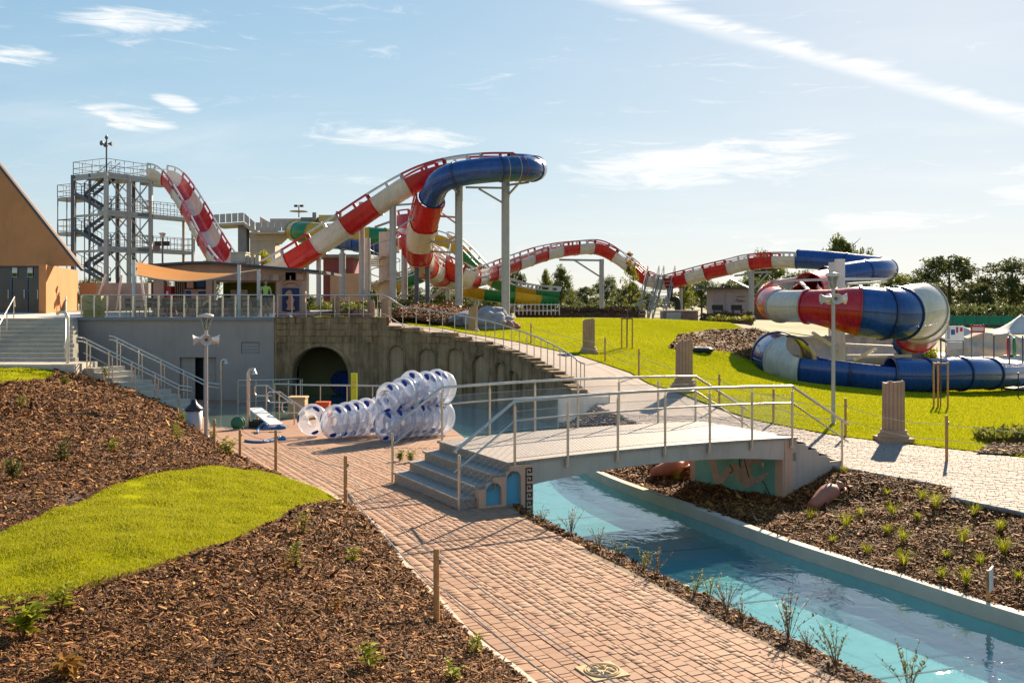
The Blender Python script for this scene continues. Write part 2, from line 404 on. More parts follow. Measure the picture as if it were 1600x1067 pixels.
M['fence_green'] = dirty('green screen', (.02, .22, .12), .8, .2, 1, .1)
M['tent'] = gloss('white canvas', (.72, .70, .66), .6, .06, .3)
M['skin'] = dirty('skin', (.46, .27, .19), .6, .1, 10, .05)
M['hair'] = dirty('brown hair', (.10, .05, .025), .6, .3, 40, .3)
M['shirt'] = dirty('lime shirt', (.42, .52, .12), .8, .15, 6, .2)
M['cloth_dark'] = dirty('dark cloth', (.03, .03, .04), .85, .25, 6, .3)
M['shoe'] = dirty('shoe', (.05, .045, .04), .7, .2, 6, .1)
M['red'] = gloss('red gelcoat', (.62, .018, .022), .22, .16, .14); M['white'] = gloss('white gelcoat', (.72, .66, .58), .25, .13, .16)
M['white_rail'] = gloss('white rail', (.62, .60, .57), .35, .12, .0); M['red_rail'] = gloss('red rail', (.50, .012, .02), .3, .15, .0)
M['blue'] = gloss('blue gelcoat', (.015, .075, .30), .14, .2, .05); M['blue_dark'] = gloss('dark blue flange', (.01, .03, .13), .3, .2)
M['green'] = gloss('green gelcoat', (.015, .24, .06), .25, .15, .12); M['yellow'] = gloss('yellow gelcoat', (.72, .42, .015), .25, .12, .12)
M['flange_grey'] = gloss('grey flange', (.40, .40, .40), .4, .15)
M['leaf_a'] = leafy('leaves mid', (.08, .105, .022), (.13, .155, .03), (.20, .20, .045)); M['leaf_b'] = leafy('leaves dark', (.06, .075, .028), (.095, .115, .036), (.15, .16, .05))
M['leaf_c'] = leafy('leaves pale', (.13, .15, .022), (.20, .21, .03), (.27, .26, .05)); M['leaf_y'] = leafy('leaves yellow green', (.24, .28, .015), (.34, .36, .02), (.44, .42, .03))
M['leaf_red'] = leafy('autumn leaves', (.30, .12, .02), (.4, .2, .03), (.18, .16, .03)); M['dry'] = leafy('dry stalks', (.20, .12, .05), (.28, .18, .08), (.14, .13, .04), .3)
M['twig'] = leafy('bare twigs', (.09, .05, .03), (.14, .08, .045), (.17, .12, .05), .15)
M['grass'] = leafy('grass blades', (.25, .275, .005), (.35, .355, .008), (.47, .42, .04), .48)
M['grass_far'] = leafy('far grass', (.27, .295, .005), (.36, .365, .007), (.44, .41, .025), .48)
def lawn_mat():
    t = NT('lawn'); p = t.pos(); a = t.noise(p, .45, 5, .6); b = t.noise(p, 55, 3, .7); c = t.noise(p, 3.5, 4)
    k = t.mix(t.rng(a, .35, .68), (.28, .295, .005), (.38, .37, .010)); k = t.mix(t.rng(c, .5, .8, 0, .35), k, (.44, .38, .06)); k = t.mix(t.rng(t.noise(p, 1.1, 6, .7), .56, .72, 0, .6), k, (.21, .24, .006)); k = t.mix(t.rng(b, .45, .75, 0, .5), k, (.16, .20, .006))
    return t.done(t.pbr(k, .95, 0, t.bump(b, .6, .02), .0))
M['lawn'] = lawn_mat()
def mulch_mat():
    t = NT('bark chips'); r = t.rand(); b = t.noise(t.pos(), 160, 3, .7)
    c = t.ramp(r, [(0, (.05, .016, .003)), (.35, (.14, .047, .009)), (.65, (.27, .098, .02)), (.88, (.46, .195, .048)), (1, (.68, .37, .12))])
    c = t.mix(t.rng(b, .4, .8, 0, .5), c, (.04, .02, .012)); return t.done(t.pbr(c, .8, 0, t.bump(b, .5, .004), .3))
M['mulch'] = mulch_mat()
def stone_mat(name, base, dark, scale=1.0):
    t = NT(name); st = t.noise(t.pos((3.2*scale, 3.2*scale, .18*scale)), 1.5, 6, .65, .4); a = t.noise(t.pos(), 1.2*scale, 5, .65); b = t.noise(t.pos(), 22*scale, 4, .7); r = t.rand()
    f = t.math('ADD', t.math('MULTIPLY', st, .65), t.math('MULTIPLY', a, .35))
    c = t.mix(t.rng(f, .36, .62), dark, base); c = t.mix(t.rng(b, .4, .8, 0, .45), c, tuple(x*.4 for x in dark)); c = t.mix(t.math('MULTIPLY', r, .3), c, tuple(x*.7 for x in base))
    return t.done(t.pbr(c, .9, 0, t.bump(t.math('ADD', b, t.math('MULTIPLY', a, 2.)), .7, .03), .25))
M['stone'] = stone_mat('streaked stone', (.50, .325, .165), (.085, .055, .03)); M['stone_pale'] = stone_mat('bleached stone', (.56, .39, .215), (.30, .20, .115), .8)
def granite():
    t = NT('speckled granite'); v = t.n('ShaderNodeTexVoronoi'); v.inputs['Scale'].default_value = 120; t.l(t.pos(), v.inputs['Vector']); a = t.noise(t.pos(), 1.2, 4)
    sx = t.n('ShaderNodeSeparateColor'); t.l(v.outputs['Color'], sx.inputs[0])
    c = t.ramp(sx.outputs[0], [(0, (.08, .065, .055)), (.35, (.27, .225, .19)), (.7, (.40, .34, .285)), (1, (.58, .50, .43))]); c = t.mix(t.rng(a, .4, .8, 0, .3), c, (.30, .26, .23))
    return t.done(t.pbr(c, .65, 0, None, .4))
M['granite'] = granite()
def pool_mat():
    t = NT('turquoise pool paint'); a = t.noise(t.pos(), .8, 5, .6); b = t.noise(t.pos((1, 1, 1)), 5, 4)
    c = t.mix(t.rng(a, .3, .7), (.37, .66, .66), (.56, .82, .80)); c = t.mix(t.rng(b, .42, .75, 0, .45), c, (.22, .46, .47)); return t.done(t.pbr(c, .8, 0, None, .2))
M['pool'] = pool_mat()
def water_mat(name, tint, s1=2.2, amp=.10, ior=1.45):
    t = NT(name); p = t.pos((1, .8, 1), (0, 0, .4)); h = t.math('ADD', t.noise(p, s1, 3, .5, .6), t.math('MULTIPLY', t.noise(p, s1*4.5, 2, .5, .3), .16)); nb = t.bump(h, amp, .06)
    g = t.n('ShaderNodeBsdfGlossy'); g.inputs['Roughness'].default_value = .015; t.l(nb, g.inputs['Normal'])
    tr0 = t.n('ShaderNodeBsdfTransparent'); tr0.inputs[0].default_value = (*tint, 1); rf = t.n('ShaderNodeBsdfRefraction'); rf.inputs['IOR'].default_value = 1.12; rf.inputs['Color'].default_value = (*tint, 1); t.l(nb, rf.inputs['Normal']); tr = t.n('ShaderNodeMixShader'); tr.inputs[0].default_value = .22 if amp > .2 else 0.; t.l(tr0.outputs[0], tr.inputs[1]); t.l(rf.outputs[0], tr.inputs[2])
    lw = t.n('ShaderNodeLayerWeight'); lw.inputs[0].default_value = .5; t.l(nb, lw.inputs['Normal']); f0 = ((ior-1)/(ior+1))**2; fr = t.math('ADD', t.math('MULTIPLY', t.math('POWER', lw.outputs['Facing'], 3.6), 1-f0), f0); mx = t.n('ShaderNodeMixShader'); t.l(fr, mx.inputs[0]); t.l(tr.outputs[0], mx.inputs[1]); t.l(g.outputs[0], mx.inputs[2])
    return t.done(mx)
M['water'] = water_mat('river water', (.52, .82, .86), 2.6, .24, 1.55); M['water_dark'] = water_mat('lagoon water', (.30, .52, .62), 3.0, .08)
M['water_shallow'] = water_mat('basin water', (.75, .86, .80), 4.0, .05)
def vinyl():
    t = NT('clear vinyl'); fr = t.n('ShaderNodeLayerWeight'); fr.inputs[0].default_value = .35
    tr = t.n('ShaderNodeBsdfTransparent'); tr.inputs[0].default_value = (.93, .95, .99, 1); w = t.pbr((.80, .84, .92), .3, 0, None, .5); tl = t.n('ShaderNodeBsdfTranslucent'); tl.inputs[0].default_value = (.80, .84, .94, 1)
    m0 = t.n('ShaderNodeMixShader'); m0.inputs[0].default_value = .5; t.l(w.outputs[0], m0.inputs[1]); t.l(tl.outputs[0], m0.inputs[2])
    g = t.n('ShaderNodeBsdfGlossy'); g.inputs['Roughness'].default_value = .08
    a = t.n('ShaderNodeMixShader'); t.l(t.rng(fr.outputs['Facing'],   .12, .9, .26, .9), a.inputs[0]); t.l(tr.outputs[0], a.inputs[1]); t.l(m0.outputs[0], a.inputs[2])
    b = t.n('ShaderNodeMixShader'); t.l(t.rng(fr.outputs['Fresnel'], 0, 1, .04, .35), b.inputs[0]); t.l(a.outputs[0], b.inputs[1]); t.l(g.outputs[0], b.inputs[2]); return t.done(b)
M['vinyl'] = vinyl()
M['glass_rail'] = water_mat('clear panel', (.80, .84, .82), 1.0, .0)
def sail():
    t = NT('orange sail cloth'); a = t.noise(t.pos((1, 1, 4)), 1.2, 3); c = t.mix(a, (.62, .27, .06), (.74, .36, .10)); d = t.pbr(c, .8, 0, None, .2); tr = t.n('ShaderNodeBsdfTranslucent'); t.l(c, tr.inputs[0])
    mx = t.n('ShaderNodeMixShader'); mx.inputs[0].default_value = .4; t.l(d.outputs[0], mx.inputs[1]); t.l(tr.outputs[0], mx.inputs[2]); return t.done(mx)
M['sail'] = sail()
# ------------------------------------------------------------ the lie of the land
def Zp(x, y):                      # left pavement: level, then falling gently towards the pool yard
    return np.where(np.asarray(y) < 17, 0.0, -0.0328*(np.asarray(y)-17))
class RBF:
    def __init__(s, pts):
        P = np.array(pts, float); s.P = P[:, :2]; n = len(P)
        A = np.zeros((n+3, n+3)); A[:n, :n] = np.hypot(*(s.P[:, None]-s.P[None]).transpose(2, 0, 1)); A[:n, n] = 1; A[:n, n+1:] = s.P; A[n, :n] = 1; A[n+1:, :n] = s.P.T
        s.w = np.linalg.solve(A, np.concatenate([P[:, 2], [0, 0, 0]]))
    def __call__(s, x, y):
        x = np.asarray(x, float); y = np.asarray(y, float); sh = x.shape; q = np.stack([x.ravel(), y.ravel()], 1); n = len(s.P); out = np.empty(len(q))
        for i in range(0, len(q), 20000):
            k = q[i:i+20000]; d = np.hypot(k[:, None, 0]-s.P[None, :, 0], k[:, None, 1]-s.P[None, :, 1]); out[i:i+20000] = d @ s.w[:n] + s.w[n] + k @ s.w[n+1:]
        return out.reshape(sh)
ctl = [(8.1, 15.2, 0), (8.2, 17.6, 0), (11, 8, 0), (16, 14, .1), (6.7, 19.7, 0), (5.2, 22.4, .05), (3.9, 26.5, .22), (2.9, 30.5, .42)]
for q in ((1396,690,23.4),(1481,722,20.4),(1322,683,24.2),(1600,700,22.4),(1070,608,31),(905,612,32.5),(920,553,43),(740,522,54),(603,500,62),(1000,500,66),(850,500,66),
          (1170,505,66),(1100,545,50),(1150,552,47),(1185,582,47),(1235,597,45),(1250,600,41),(1320,606,43),(1420,612,45),(1550,622,43),(1600,612,49),(1600,648,33),(1200,622,33),(1350,640,31),(1480,640,33),
          (1290,560,60),(1420,575,60),(1560,566,72),(1750,640,40),(1500,520,100),(1300,500,95),(1600,515,110),(1000,497,100),(800,497,100),(600,497,95),(300,494,80)):
    v = at_d(*q); ctl.append((v.x, v.y, v.z))
ctl += [(-10.4,43,2.72),(-10.4,50,2.75),(-6.5,43.4,2.6),(-3,42.8,2.12),(-.4,40.2,1.62),(1.1,37,1.12),(2.0,33.8,.62),(-25,66,2.7),(-40,80,2.6),(-60,120,2.3),(60,140,1.2),(0,160,1.9),(120,200,1.8),(-120,200,2.0),(0,300,1.9),(250,400,1.9),(-250,400,1.9),(60,60,-.6),(60,20,0)]
T = RBF(ctl)
def wob(x, y, s=1.0, a=.03, seed=1):
    r = np.random.default_rng(seed); z = 0
    for k in range(7):
        th = r.uniform(0, 6.28); f = s*r.uniform(.7, 3.2); z = z + np.sin((x*math.cos(th)+y*math.sin(th))*f+r.uniform(0, 6.28))/7
    return a*2.2*z
def ground_hit(px_, py_, zf, d0=None):
    """where the line of sight through a photo point meets the ground"""
    d = np.linspace(6, 120, 4000); x = (px_-HX)/F*d; zr = CAM_Z-(py_-HY)/F*d; k = np.argmax(zr < zf(x, d)); return (float(x[k]), float(d[k]))

# plan outlines (metres)
curb_px = [(822,1066),(731,996),(687.5,946),(631,887),(600,843),(566,806),(537.5,790),(494,764),(447,745)]
CURB = [(1.35, 5.2), (.75, 6.9)] + [at_z(*p) for p in curb_px]
yard = [ground_hit(375,718,Zp), ground_hit(332,692,Zp)]
CURB_ALL = CURB + yard + [(-9.9, 29.5), (-11.4, 33.2), (-11.9, 34.6)]
PATH_EDGE = [(4.6, 4.6), (3.6, 7.0), (2.71, 9.07), (2.215, 10.19), (1.51, 12.04), (.477, 14.3), (.05, 15.6), (-.02, 16.2)]      # pavers beside the planted strip
NEAR_RIM = [(5.9, 3.5), (4.5, 6.2), (3.13, 9.39), (2.70, 10.46), (2.19, 11.6), (1.71, 12.64), (.51, 15.3), (.21, 16.1)]
SHORE = [(.0, 19.2), (-.75, 23), (-1.35, 26.6), (-1.95, 29.8), (-2.7, 32.6), (-4.6, 34.8), (-8.0, 35.6), (-9.6, 37.2), (-9.9, 41.9)]
RIM_F = -.46
FAR_RIM = [(9.9, 5), (8.0, 9)] + [at_z(*p, RIM_F) for p in ((1600,962),(1400,899),(1228,845),(1087,794),(931,737))] + [(1.35, 26), (1.6, 30), (1.9, 33)]
WALL = [(-10.4, 42), (-9.6, 42.02), (-8.45, 42.05), (-7.3, 42.1), (-6, 42.15), (-4.5, 41.95), (-3, 41.5), (-1.7, 40.5), (-.5, 39), (.35, 37.5), (1.0, 36), (1.55, 34.4), (1.9, 33), (2.1, 31.6)]

def seg_dist(x, y, line):
    best = np.full(np.shape(x), 1e9); 
    for (x0, y0), (x1, y1) in zip(line, line[1:]):
        dx, dy = x1-x0, y1-y0; t = np.clip(((x-x0)*dx+(y-y0)*dy)/(dx*dx+dy*dy), 0, 1); best = np.minimum(best, np.hypot(x-x0-t*dx, y-y0-t*dy))
    return best
def T_left(x, y):
    s_ = seg_dist(x, y, CURB_ALL); b = Zp(x, y); L_ = math.hypot(4.3, 1.9); ux, uy = 4.3/L_, -1.9/L_
    a_ = ((x+16.2)*ux+(y-36.4)*uy)/L_; p_ = (x+16.2)*uy-(y-36.4)*ux; stair = np.where((a_ > -.1) & (a_ < 1.05) & (p_ > -.3), 1.02-1.62*np.clip(a_, 0, 1)-.20*np.clip(p_, 0, 9), -9)
    return np.maximum(stair, b) if False else np.maximum(stair, b + (1.12-b)*(1-np.exp(-s_/3.1)) + .02 + wob(x, y, .9, .07, 3)*np.clip(s_, 0, 1)+wob(x, y, 3.4, .022, 4)*np.clip(s_, 0, 1))

# the wide ground sheet, low under the yard and river, reaching the horizon
LOW = [(-80, -60), (80, -60), (80, 0), (11.5, 6), (8.6, 15), (8.6, 18), (6.6, 21), (4.4, 27), (3.0, 33.5), (2.2, 36.8), (.6, 40.3), (-2.4, 43.3), (-6, 44.2), (-11, 44), (-11, 62), (-80, 62)]
def axis(a, b, lo, hi, st):
    g = list(np.arange(lo, hi+.01, st)); v = lo; s_ = st
    while v > a: s_ *= 1.35; v -= s_; g.insert(0, v)
    v = hi; s_ = st
    while v < b: s_ *= 1.35; v += s_; g.append(v)
    return np.array(g)
ax = axis(-2200, 2200, -30, 45, 1.0); ay = axis(-200, 3200, 2, 110, 1.0)
gx, gy = np.meshgrid(ax, ay); P2 = np.stack([gx.ravel(), gy.ravel()], 1)
gz = T(np.clip(P2[:, 0], -250, 250), np.clip(P2[:, 1], 0, 400)) - .09 + wob(P2[:, 0], P2[:, 1], .25, .05, 8)*(P2[:, 1] > 70); gz[pip(P2, LOW)] = -2.8
nx, ny = len(ax), len(ay); idx = np.arange(nx*ny).reshape(ny, nx)
Fq = np.stack([idx[:-1, :-1], idx[:-1, 1:], idx[1:, 1:], idx[1:, :-1]], -1).reshape(-1, 4)
tag(raw_mesh('ground', np.column_stack([P2, gz]), Fq, M['far_ground'], smooth=True), kind='structure')

# ------------------------------------------------------------ left pavement
PU = Vector((.42, -.9075)).normalized(); PV = Vector((-PU.y, PU.x))         # courses run along PU
pave_poly = CURB + yard + [(-9.9, 29.5), (-11.4, 33.2), (-11.9, 34.6), (-16.6, 37.6), (-18.9, 41.98), (-9.95, 41.98)] + SHORE[::-1] + [(.1, 17.6), (-.02, 16.2)] + PATH_EDGE[::-1][1:]
def clip_y(poly, y0, keep_below):
    out = []
    for i in range(len(poly)):
        a, b = poly[i], poly[(i+1) % len(poly)]; ia = (a[1] < y0) == keep_below; ib = (b[1] < y0) == keep_below
        if ia: out.append(a)
        if ia != ib: t = (y0-a[1])/(b[1]-a[1]); out.append((a[0]+t*(b[0]-a[0]), y0))
    return out
YS = 24.0
path_l = tag(sheet('paved_path', clip_y(pave_poly, YS, True), lambda x, y: Zp(x, y)-.012, M['joint'], 1.2), kind='structure')
ang_l = -math.atan2(PU.y, PU.x)
yard_o = tag(sheet('pool_yard', clip_y(pave_poly, YS, False), lambda x, y: Zp(x, y)+.0, paved_far('red paving', PAV_R, (.22, .14, .1), ang_l), 1.5), kind='structure')
def pavers(poly, zf, u, v, mat, parent, n_obj, ymax, unit=1.0, thick=.05, in_view=True, seed=5):
    r = random.Random(seed); P = np.array(poly); A = P @ np.array(u[:]); B = P @ np.array(v[:]); b = B.min(); items = []
    while b < B.max():
        w = r.choice((.14, .14, .21))*unit; a = A.min() - r.random()*.2
        while a < A.max():
            l = r.choice((.14, .21, .21, .24))*unit
            if w < .2*unit and r.random() < .20: parts = [(a, l, b, w/2), (a, l, b+w/2, w/2)]
            elif r.random() < .16: parts = [(a, l/2, b, w), (a+l/2, l/2, b, w)]
            else: parts = [(a, l, b, w)]
            items += parts; a += l
        b += w
    I = np.array(items); ca = I[:, 0]+I[:, 1]/2; cb = I[:, 2]+I[:, 3]/2; X = ca*u.x+cb*v.x; Y = ca*u.y+cb*v.y
    ok = pip(np.stack([X, Y], 1), poly) & (Y < ymax) & (seg_dist(X, Y, list(poly)+[poly[0]]) > .05)
    I, X, Y = I[ok], X[ok], Y[ok]; Z = zf(X, Y) + RNG.normal(0, .0022, len(X)); tilt = RNG.normal(0, .006, (len(X), 2))
    pxs = HX+F*X/Y; pys = HY+F*(CAM_Z-Z)/Y; vis = (pxs > 0) & (pxs < 1600) & (pys < 1067); area = np.where(vis, I[:, 1]*I[:, 3]/Y**3, 0); order = np.argsort(-area); ob = order[:n_obj]; rest = order[n_obj:]
    th = math.atan2(u.y, u.x); cache = {}
    def one(l, w):
        g = .0032; L, W = l/2-g, w/2-g; c = .004
        return [(-L,-W,-thick),(L,-W,-thick),(L,W,-thick),(-L,W,-thick),(-L,-W,-c),(L,-W,-c),(L,W,-c),(-L,W,-c),(-L+c,-W+c,0),(L-c,-W+c,0),(L-c,W-c,0),(-L+c,W-c,0)]
    fs = [(0,1,5,4),(1,2,6,5),(2,3,7,6),(3,0,4,7),(4,5,9,8),(5,6,10,9),(6,7,11,10),(7,4,8,11),(8,9,10,11)]
    for k in ob:
        key = (round(I[k, 1], 3), round(I[k, 3], 3))
        if key not in cache:
            me = bpy.data.meshes.new('paver'); me.from_pydata(one(*key), [], fs); me.materials.append(mat); me.update(); cache[key] = me
        o = link('paver', cache[key], parent, (X[k], Y[k], Z[k])); o.rotation_euler = (tilt[k, 0], tilt[k, 1], th)
    V = np.zeros((len(rest), 12, 3)); c, s_ = math.cos(th), math.sin(th)
    for j, k in enumerate(rest):
        q = np.array(one(I[k, 1], I[k, 3])); V[j, :, 0] = X[k]+q[:, 0]*c-q[:, 1]*s_; V[j, :, 1] = Y[k]+q[:, 0]*s_+q[:, 1]*c; V[j, :, 2] = Z[k]+q[:, 2]+q[:, 0]*tilt[k, 0]+q[:, 1]*tilt[k, 1]
    Fq = (np.array(fs)[None]+np.arange(len(rest))[:, None, None]*12).reshape(-1, 4)
    if len(rest): tag(raw_mesh('paver_field', V.reshape(-1, 3), Fq, mat, parent), kind='stuff')
DRAIN_C = at_z(941, 1049); drain_sq = [tuple(Vector(DRAIN_C)+PU*a*.17+PV*b*.17) for a, b in ((-1,-1),(1,-1),(1,1),(-1,1))]
_pip = pip
pavers_poly = clip_y(clip_y(pave_poly, YS, True), 6.0, False)
pavers(pavers_poly, Zp, PU, PV, M['paver_red'], path_l, 300, YS, .70)
# kerb stones along the planted bank, each a piece
line = catmull([(*p, 0) for p in CURB], .55); kerb = tag(thing('kerb', 'pale concrete edging stones between bark bank and red pavers', 'kerb'), kind='structure')
for a, b in zip(line, line[1:]):
    t = (b-a).normalized(); n = Vector((-t.y, t.x, 0)); mb = MB(); za = float(Zp(a.x, a.y)); zb = float(Zp(b.x, b.y)); g = t*.004
    vs = [Vector((*(a+g).xy, za-.12)), Vector((*(b-g).xy, zb-.12))]; q = []
    for zz in (-.12, .035):
        for p, z0 in ((a+g, za), (b-g, zb)):
            for s_ in (-.05, .06): q.append((p.x+n.x*s_*-1, p.y+n.y*s_*-1, z0+zz))
    mb.add(q, [(0,1,3,2),(4,6,7,5),(0,4,5,1),(2,3,7,6),(0,2,6,4),(1,5,7,3)]); mb.build('kerb_stone', M['concrete_light'], kerb)
# ornamental square drain cover in the paving
dr = thing('drain_cover', 'ornate square brass coloured drain cover set in red pavers', 'drain cover', (DRAIN_C[0], DRAIN_C[1], .004), rz=math.atan2(PU.y, PU.x))
mb = MB(); mb.box((-.185,-.185,-.03), (.185,.185,.008)); mb.build('frame', M['tan_block'], dr)
mb = MB()
for rr in (.16, .135): mb.tube([(rr*math.cos(a), rr*math.sin(a), .012) for a in [i*math.pi/16 for i in range(32)]], .008, 6, closed=True)
mb.build('ring', M['tan_block'], dr)
mb = MB()
for i in range(5):
    a = i*1.2566; mb.lathe([(.03,.008),(.028,.02),(.012,.028),(.001,.03)], (.07*math.cos(a), .07*math.sin(a), 0), 8)
for i in range(9):
    a = i*.698; mb.tube([(.04*math.cos(a), .04*math.sin(a), .012), (.08*math.cos(a+.3), .08*math.sin(a+.3), .016), (.115*math.cos(a+.2), .115*math.sin(a+.2), .012)], .008, 6)
mb.build('ornament', M['tan_block'], dr)

# ------------------------------------------------------------ right path and lawn
outer_px = [(1600,716),(1440,697),(1322,684),(1178,657),(1062,615),(985,583),(905,556),(810,535),(720,520),(640,508)]
OUTER = [(14.5, 14), (13, 19.5)] + [ground_hit(*p, T) for p in outer_px] + [(-7.5, 62)]
INNER = [(10.8, 7), (8.9, 12.5), (8.1, 15.2), (7.5, 16.4), (7.9, 17.3), (6.75, 19.3), (5.3, 22.2), (3.5, 24.4), (2.55, 28), (2.3, 31.4), (2.1, 34), (1.25, 36.3), (.6, 37.8), (-.3, 39.3), (-1.6, 40.8), (-2.95, 41.9), (-4.5, 42.35), (-6, 42.55), (-10.3, 42.45), (-10.3, 62)]
path_poly = INNER + OUTER[::-1]
path_r = tag(sheet('upper_path', path_poly, lambda x, y: T(x, y)-.0, paved_far('grey paving', PAV_G, (.25, .2, .17), .5), 1.0), kind='structure')
near_r = clip_y(path_poly, 27, True)
pavers(near_r, lambda x, y: T(x, y)+.016, Vector((.92, -.39)).normalized(), Vector((.39, .92)).normalized(), M['paver_grey'], path_r, 0, 27, .8, .012, seed=9)
lawn_poly = OUTER + [(-14, 62), (-14, 67.5), (-4, 68.5), (4, 69), (11, 68), (15, 66), (18.5, 52), (26, 49), (34, 50), (34, 24), (24, 14)]
lawn_r = tag(sheet('lawn_right', lawn_poly, lambda x, y: T(x, y)+.03, M['lawn'], .9), kind='structure')
def scatter_pts(poly, n, dens=None, seed=0):
    r = np.random.default_rng(seed); P = np.array(poly); lo, hi = P.min(0), P.max(0); out = []; c = 0
    while c < n:
        q = r.uniform(lo, hi, (n*2, 2)); q = q[pip(q, poly)]
        if dens is not None: q = q[r.random(len(q)) < dens(q[:, 0], q[:, 1])]
        out.append(q); c += len(q)
        if len(out) > 60: break
    return np.concatenate(out)[:n]
def in_frame(x, y, m=.06): return (np.abs(x) < y*(800/F+m)) & (y > 3)
def grass(name, poly, zf, n, h, w, mat, parent, dens=None, seed=0):
    q = scatter_pts(poly, n, lambda x, y: in_frame(x, y)*(1 if dens is None else dens(x, y)), seed); r = np.random.default_rng(seed+1); k = len(q)
    z = zf(q[:, 0], q[:, 1]); th = r.uniform(0, 6.28, k); hh = h*r.uniform(.55, 1.25, k); ww = w*r.uniform(.7, 1.3, k); ln = r.normal(0, .5, (k, 2))*hh[:, None]
    sc = np.clip(q[:, 1]/14, .6, 3.0); ww = ww*sc
    base = np.column_stack([q, z-.01]); d = np.column_stack([np.cos(th)*ww, np.sin(th)*ww, np.zeros(k)])
    tip = base+np.column_stack([ln, hh]); mid = base+np.column_stack([ln*.35, hh*.6])
    V = np.stack([base-d, base+d, mid+d*.7, tip, mid-d*.7], 1).reshape(-1, 3); i = np.arange(k)[:, None]*5
    tri = np.concatenate([i+np.array([[0, 1, 2]]), i+np.array([[0, 2, 4]]), i+np.array([[4, 2, 3]])], 0)
    return tag(raw_mesh(name, V, tri, mat, parent), kind='stuff')
grass('grass_blades', lawn_poly, lambda x, y: T(x, y)+.03, 230000, .05, .005, M['grass_far'], lawn_r, lambda x, y: np.clip((30/y)**2, .1, 1), 21)

# ------------------------------------------------------------ left bank: bark, lawn tongue, bark, lawn above
G = lambda a, b: ground_hit(a, b, T_left)
low_edge = [G(*p) for p in ((-60,962),(0,947),(80,936),(150,921),(215,900),(270,881),(340,857),(400,832),(450,805),(490,792))]
end_pt = CURB[8]
up_edge = [G(*p) for p in ((-60,860),(0,836),(60,812),(100,795),(160,768),(200,752),(260,738),(330,730),(400,735))]
cb = [(p[0], p[1]) for p in CURB]
mulch_low = [(.55, 5.0), (-3.6, 4.6)] + [low_edge[0]] + low_edge[1:] + [cb[8], cb[7], cb[6], cb[5], cb[4], cb[3], cb[2], cb[1], cb[0]]
lawn_l_poly = low_edge + [cb[8], cb[9], cb[10]] + up_edge[::-1]
top_edge = [G(*p) for p in ((-60,608),(0,600),(50,598),(90,588),(86,576))] + [(-16.9, 34.9)]
mulch_up = up_edge + [cb[10]] + yard + [(-9.9, 29.5), (-11.4, 33.2), (-11.9, 34.0), (-15.9, 35.7), (-16.9, 35.6)] + top_edge[::-1][1:] + [(-19, 20)]
lawn_top = top_edge[::-1] + [(-22, 20), (-30, 30), (-30, 35.6), (-16.9, 35.6)]
bank_base = lambda x, y: T_left(x, y)
lawn_l = tag(sheet('lawn_left', lawn_l_poly, lambda x, y: T_left(x, y)+.012, M['lawn'], .35), kind='structure')
lawn_t = tag(sheet('lawn_above_bank', lawn_top, lambda x, y: T_left(x, y)+.02, M['lawn'], .8), kind='structure')
bank_lo = tag(sheet('bark_bank', mulch_low, lambda x, y: T_left(x, y)-.008+wob(x, y, 6, .012, 5), M['soil'], .16), kind='structure')
bank_up = tag(sheet('bark_slope', mulch_up, lambda x, y: T_left(x, y)-.008+wob(x, y, 4, .02, 6), M['soil'], .3), kind='structure')
grass('grass_blades', lawn_l_poly, lambda x, y: T_left(x, y)+.012, 170000, .042, .0045, M['grass'], lawn_l, lambda x, y: np.clip((11/y)**2, .08, 1), 31)
grass('grass_blades', lawn_top, lambda x, y: T_left(x, y)+.02, 16000, .05, .006, M['grass_far'], lawn_t, None, 33)
def chips(poly, zf, n, parent, size=.055, dens=None, seed=0, yref=9., spill=.0):
    if n > 20000 and spill == 0: chips(poly, zf, n//7, parent, size*2.0, dens, seed+100, yref, 1.)
    q = scatter_pts(poly, n, lambda x, y: in_frame(x, y)*(1 if dens is None else dens(x, y)), seed); r = np.random.default_rng(seed+1); k = len(q)
    sc = np.clip(q[:, 1]/yref, .8, 2.6); L = size*sc*np.exp(np.clip(r.normal(0, .42, k), -1, .85)); W = L*(r.uniform(.13, .42, k) if spill == 0 else r.uniform(.07, .24, k)); H = W*r.uniform(.25, .6, k)
    th = r.uniform(0, 6.28, k); ph = r.normal(0, .38, k); z = zf(q[:, 0], q[:, 1])+r.uniform(0, .03+.012*spill, k)*sc
    t = np.column_stack([np.cos(th)*np.cos(ph), np.sin(th)*np.cos(ph), np.sin(ph)]); up0 = np.column_stack([r.normal(0, .45, (k, 2)), np.ones(k)])
    s_ = np.cross(t, up0); s_ /= np.linalg.norm(s_, axis=1)[:, None]; u = np.cross(s_, t); c = np.column_stack([q, z])
    def P(a, b, e, f=1): return c+t*(L*a/2*f)[:, None]+s_*(W*b/2)[:, None]+u*(H*e)[:, None]
    tp = r.uniform(.3, 1, k)
    V = np.stack([P(-1, -1, 0), P(-1, 1, 0), P(-1, .1, .8), P(0, -1.1, .35), P(0, 1.1, .35), P(0, .1, 1.2), P(1, -.7, -.1), P(1, .5, -.1), P(1, 0, .5)], 1).reshape(-1, 3)
    i = np.arange(k)[:, None]*9; qd = [(0,3,5,2),(2,5,4,1),(3,6,8,5),(5,8,7,4)]
    Fq = np.concatenate([i+np.array([f]) for f in qd], 0)
    return tag(raw_mesh('bark_chips', V, Fq, M['mulch'], parent), kind='stuff')
chips(mulch_low, lambda x, y: T_left(x, y)-.008, 170000, bank_lo, .031, lambda x, y: np.clip((8.5/y)**2, .1, 1), 41, 8.5)
chips(mulch_up, lambda x, y: T_left(x, y)-.008, 95000, bank_up, .042, lambda x, y: np.clip((14/y)**2, .1, 1), 43, 14.)

